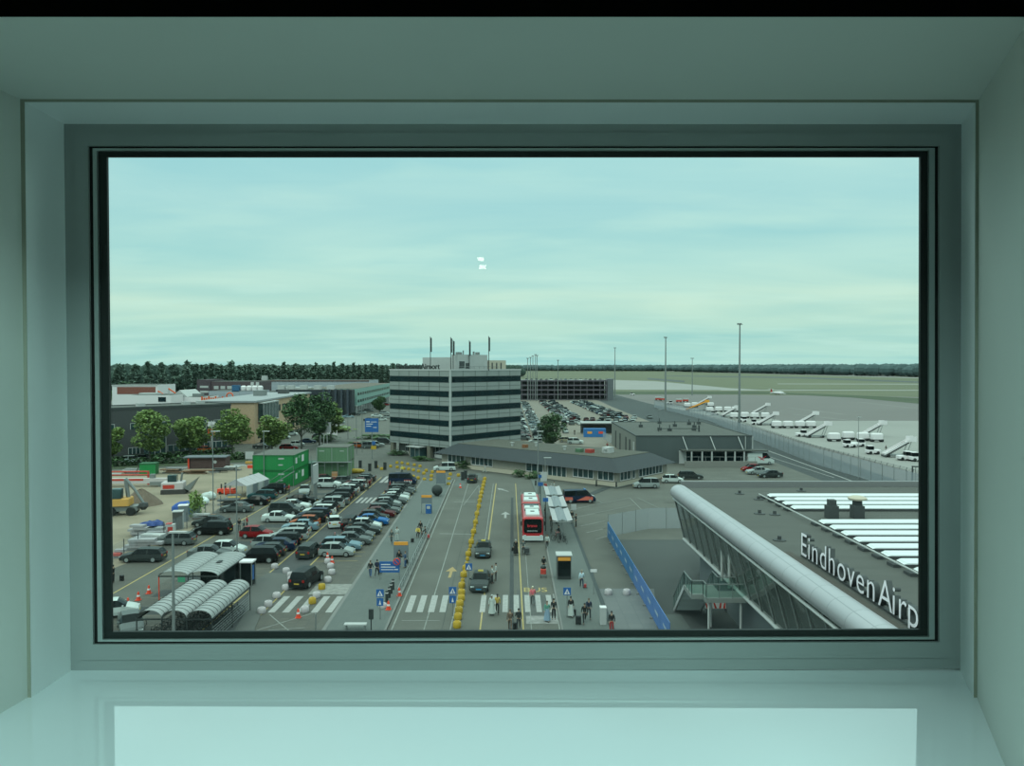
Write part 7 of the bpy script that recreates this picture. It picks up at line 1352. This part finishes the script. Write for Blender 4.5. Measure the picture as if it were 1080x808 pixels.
PP = [
 (390.7, 609, PZ, 'walk', AW, BK, BL, BR, 'person in a dark top and blue jeans walking on the pavement beside another', None, SK),
 (397.7, 608, PZ, 'stride', AW, NV, DB, BK, 'person in navy with a backpack walking beside the one in jeans', None, SK),
 (421, 597.5, PZ, 'stand', TO, BK, BL, BK, 'person in dark top with blue trousers before the large information board', None, SK),
 (427.5, 599, PZ, 'talk', LT, BL, BL, BR, 'person all in blue before the large information board', None, SK),
 (413, 573.5, PZ, 'walk', TO, GR, GR, BR, 'grey-clothed person walking along the parked cars', None, SK),
 (418.8, 571, PZ, 'stand', AW, WH, WH, BR, 'person in white standing beside the grey-clothed walker', None, SK),
 (441, 566.5, PZ, 'sit', TO, (.6, .42, .08), DB, BK, 'person in a yellow top sitting at the pavement rail', None, SK),
 (443.5, 564, PZ, 'stand', TO, BK, DB, BR, 'dark-dressed person standing over the seated group at the rail', None, SK),
 (449, 567, PZ, 'sit', LT, BK, BK, BK, 'dark-dressed person sitting at the rail beside a red bag', None, SK),
 (523, 612.5, 0, 'stand', LT, WH, BK, BK, 'person in white shirt and black trousers beside the second taxi', None, SK),
 (519.0, 615.5, 0, 'talk', RT, WH, BK, BR, 'second person in white shirt, nearer the taxi bonnet', None, SK),
 (544, 585.5, 0, 'stand', TO, BK, BK, WH, 'person in a long black robe with pale headwear on the road', BK, SK),
 (552, 585.5, 0, 'push', AW, GR, DB, BK, 'person in grey with a trolley in front of the bus', None, SK),
 (577, 579, PZ, 'stride', TO, WH, BK, BR, 'person in white top and black shorts beside the bus front', None, SK),
 (573.5, 604, 0, 'push', TO, BK, DB, BK, 'dark-dressed person pushing a red-covered pushchair', None, SK),
 (561.8, 638.5, 0, 'walk', AW, (.60, .12, .14), GR, (.6, .55, .42), 'pink-jacketed person on the zebra crossing', None, SK),
 (518.8, 649, 0, 'stand', TO, WH, WH, WH, 'person dressed all in white robe on the zebra crossing', WH, SK2),
 (524.5, 647.5, 0, 'walk', TO, (.45, .30, .07), BK, BK, 'person in mustard and black beside the white-robed one', None, SK2),
 (538, 665, 0, 'walk', AW, BR, BR, BR, 'brown-clothed person at the bottom edge of the road', None, SK),
 (547, 664, 0, 'stride', AW, BK, DB, BK, 'black-clothed person with a bag at the bottom edge of the road', None, SK),
 (577, 655.5, 0, 'walk', TO, (.08, .22, .17), (.18, .26, .34), BR, 'person in green scarf and pale blue dress at the kerb', (.20, .27, .36), SK),
 (584, 653.5, PZ, 'stand', TO, BK, BK, BK, 'person in black suit with white shirt at the kerb', None, SK),
 (602, 650.5, PZ, 'walk', TO, BK, WH, BK, 'person in black jacket and white skirt beside the blue crossing sign', WH, SK),
 (616.5, 657.5, PZ, 'stride', TO, BK, DB, BK, 'person in dark suit and white shirt pulling a black suitcase', None, SK),
 (621, 652.5, PZ, 'walk', TO, NV, DB, BR, 'person in dark jacket right behind the one with the suitcase', None, SK),
 (613.5, 620, PZ, 'walk', AW, (.45, .55, .62), NV, (.3, .24, .18), 'person in pale blue shirt carrying a red bag', None, SK),
 (645, 668, PZ, 'stand', TO, BK, RD, BK, 'black-jacketed person at the window bottom beside the metal cabinet', None, SK),
 (575.3, 519.5, PZ, 'stand', TO, RD, RD, BR, 'red-dressed person at the far end of the bus stop', None, SK),
 (581.5, 522, PZ, 'stand', LT, BK, DB, WH, 'dark-dressed person behind the far end of the canopy', None, SK),
 (584.5, 519, PZ, 'stand', RT, WH, BK, BK, 'white-topped person behind the far end of the canopy', None, SK),
 (575, 546, PZ, 'stand', LT, BK, NV, BK, 'dark-dressed person beside the middle of the bus', None, SK),
 (603, 552, PZ, 'stand', TO, BK, BK, BK, 'black-coated person under the white board by the canopy', None, SK),
 (607.6, 556, PZ, 'talk', LT, BK, BK, BR, 'second black-coated person right of the white board', None, SK),
 (581.5, 556, PZ, 'stand', TO, BR, GR, BR, 'brown-clothed person by the canopy beside a bicycle', None, SK),
 (590, 566, PZ, 'sit', LT, DB, (.4, .2, .2), BK, 'seated dark-topped person at the near end of the canopy', None, SK),
 (300, 521, 0, 'stand', RT, BL, GR, BK, 'blue-grey clothed person before the bright green cabins', None, SK),
 (305, 521.5, 0, 'stand', LT, RD, DB, BR, 'red-jacketed person before the bright green cabins', None, SK),
 (252.3, 561, 0, 'stand', TO, BK, GR, BK, 'dark-dressed person beside the small red car', None, SK),
 (257.5, 563, 0, 'talk', LT, GR, GR, BR, 'grey-dressed person nearest the small red car', None, SK),
 (260.5, 558, 0, 'stand', RT, RD, DB, BR, 'red-jacketed person just behind the small red car', None, SK),
 (353, 574, 0, 'sit', AW, BK, NV, (.5, .2, .22), 'person riding the two-wheeler in the aisle', None, SK),
 (369.6, 561, 0, 'stand', TO, GR, DB, BK, 'dark-dressed person behind the open black car', None, SK),
 (384, 517, 0, 'stand', LT, NV, DB, BK, 'dark-dressed person among the far parked cars, left one of two', None, SK),
 (388, 516.5, 0, 'talk', LT, BR, DB, BR, 'dark-dressed person among the far parked cars, right one of two', None, SK),
 (411.3, 517.5, 0, 'stand', RT, RD, BL, BR, 'red and blue clothed person at the police van', None, SK),
 (424, 500.5, 0, 'stand', TO, (.62, .52, .08), GR, (.6, .5, .06), 'person in a yellow vest and helmet at the junction', None, SK),
 (511.5, 499, 0, 'walk', RT, WH, WH, BR, 'white-dressed person by the pavilion entrance', None, SK),
 (119.5, 615, 0, 'stand', LT, BK, BK, BK, 'black-dressed person cut by the window edge', None, SK),
 (934.5, 477, 0, 'walk', LT, BK, DB, BK, 'dark-dressed person walking on the apron', None, SK),
 (238, 563, 0, 'stand', LT, (.25, .05, .05), NV, BK, 'person in dark red beside the black people carrier', None, SK),
 (640.5, 474, 0, 'stand', TO, (.25, .05, .05), BK, BK, 'dark red clothed person at the yard behind the pavilion', None, SK),
 (606, 459, 0, 'stand', TO, BK, DB, BK, 'dark-dressed person beside the white SUV yard', None, SK)]
PL = {}
for a_ in PP:
    T, p = person(*a_[:9], robe=a_[9], skin=a_[10]); PL[a_[8]] = (T, p)
# luggage
def case(px, py, z, c, lab, s_=1.0, first=None):
    T = thing('suitcase', lab, 'suitcase', tuple(G(px, py, z)), rnd.uniform(-.3, .3)); obj('suitcase_body', rbx(-.2 * s_, -.14, .05, .2 * s_, .14, .62 * s_, .03), mat('case_%s' % c[1], c[0], .5), T); obj('suitcase_handle', MB().tube((-.1, .1, .6 * s_), (-.1, .1, .98 * s_), .012, 4).tube((.1, .1, .6 * s_), (.1, .1, .98 * s_), .012, 4).tube((-.1, .1, .98 * s_), (.1, .1, .98 * s_), .012, 4), m_mast, T); obj('suitcase_wheels', MB().tube((-.15, -.1, .03), (-.15, .1, .03), .03, 6).tube((.15, -.1, .03), (.15, .1, .03), .03, 6), m_tyre, T)
cb = (BK, 'black'); cr_ = ((.4, .05, .05), 'red')
case(610, 658.5, PZ, cb, 'black upright suitcase pulled by the person in dark suit', 1.15); case(605.3, 649, PZ, cb, 'black suitcase beside the person in the white skirt', .85); case(617.2, 620, PZ, cr_, 'small red bag beside the person in the pale blue shirt', .6); case(435, 572, PZ, cb, 'black bag on the pavement before the seated group', .8); case(452, 567.5, PZ, cr_, 'red and black bag at the end of the seated group', .7); case(128.5, 612.5, 0, cb, 'black bag lying left of the yellow lot line', .9); case(417.5, 598, PZ, cb, 'dark suitcase before the large information board', .8); case(541, 581, 0, cb, 'dark bag beside the person in the black robe', .7); case(429.5, 594, PZ, cb, 'dark rucksack leaning at the large information board', .7); case(543.5, 663.5, 0, cb, 'black bag beside the black-clothed person at the road bottom', .9); case(400.6, 605, PZ, cb, 'dark case behind the person in navy', .8)
T = thing('pushchair', 'red-covered pushchair on the bus lane', 'pushchair', tuple(G(573, 608.5)), math.pi); obj('pushchair_seat', rbx(-.28, -.35, .35, .28, .3, .85, .06), m_mred, T); obj('pushchair_hood', MB().sphere((0, -.1, .95), .3, .3, .22, 10, 6), m_post, T); obj('pushchair_frame', MB().tube((-.25, .4, .1), (-.25, -.55, 1.05), .02, 4).tube((.25, .4, .1), (.25, -.55, 1.05), .02, 4).tube((-.25, -.55, 1.05), (.25, -.55, 1.05), .02, 4), m_mast, T)
for x, y_ in ((-.28, .35), (.28, .35), (-.28, -.3), (.28, -.3)): obj('wheel', MB().tube((x - .02, y_, .12), (x + .02, y_, .12), .12, 10), m_tyre, T)
T = thing('luggage_trolley', 'grey luggage trolley in front of the bus', 'trolley', tuple(G(555.5, 584.5)), .2); obj('trolley_deck', MB().box(-.3, -.5, .15, .3, .5, .2), m_mast, T); obj('trolley_handle', MB().tube((-.3, -.5, .2), (-.3, -.6, 1.0), .02, 4).tube((.3, -.5, .2), (.3, -.6, 1.0), .02, 4).tube((-.3, -.6, 1.0), (.3, -.6, 1.0), .02, 4), m_mast, T); obj('trolley_load', rbx(-.25, -.4, .2, .25, .3, .75, .04), m_skd, T)
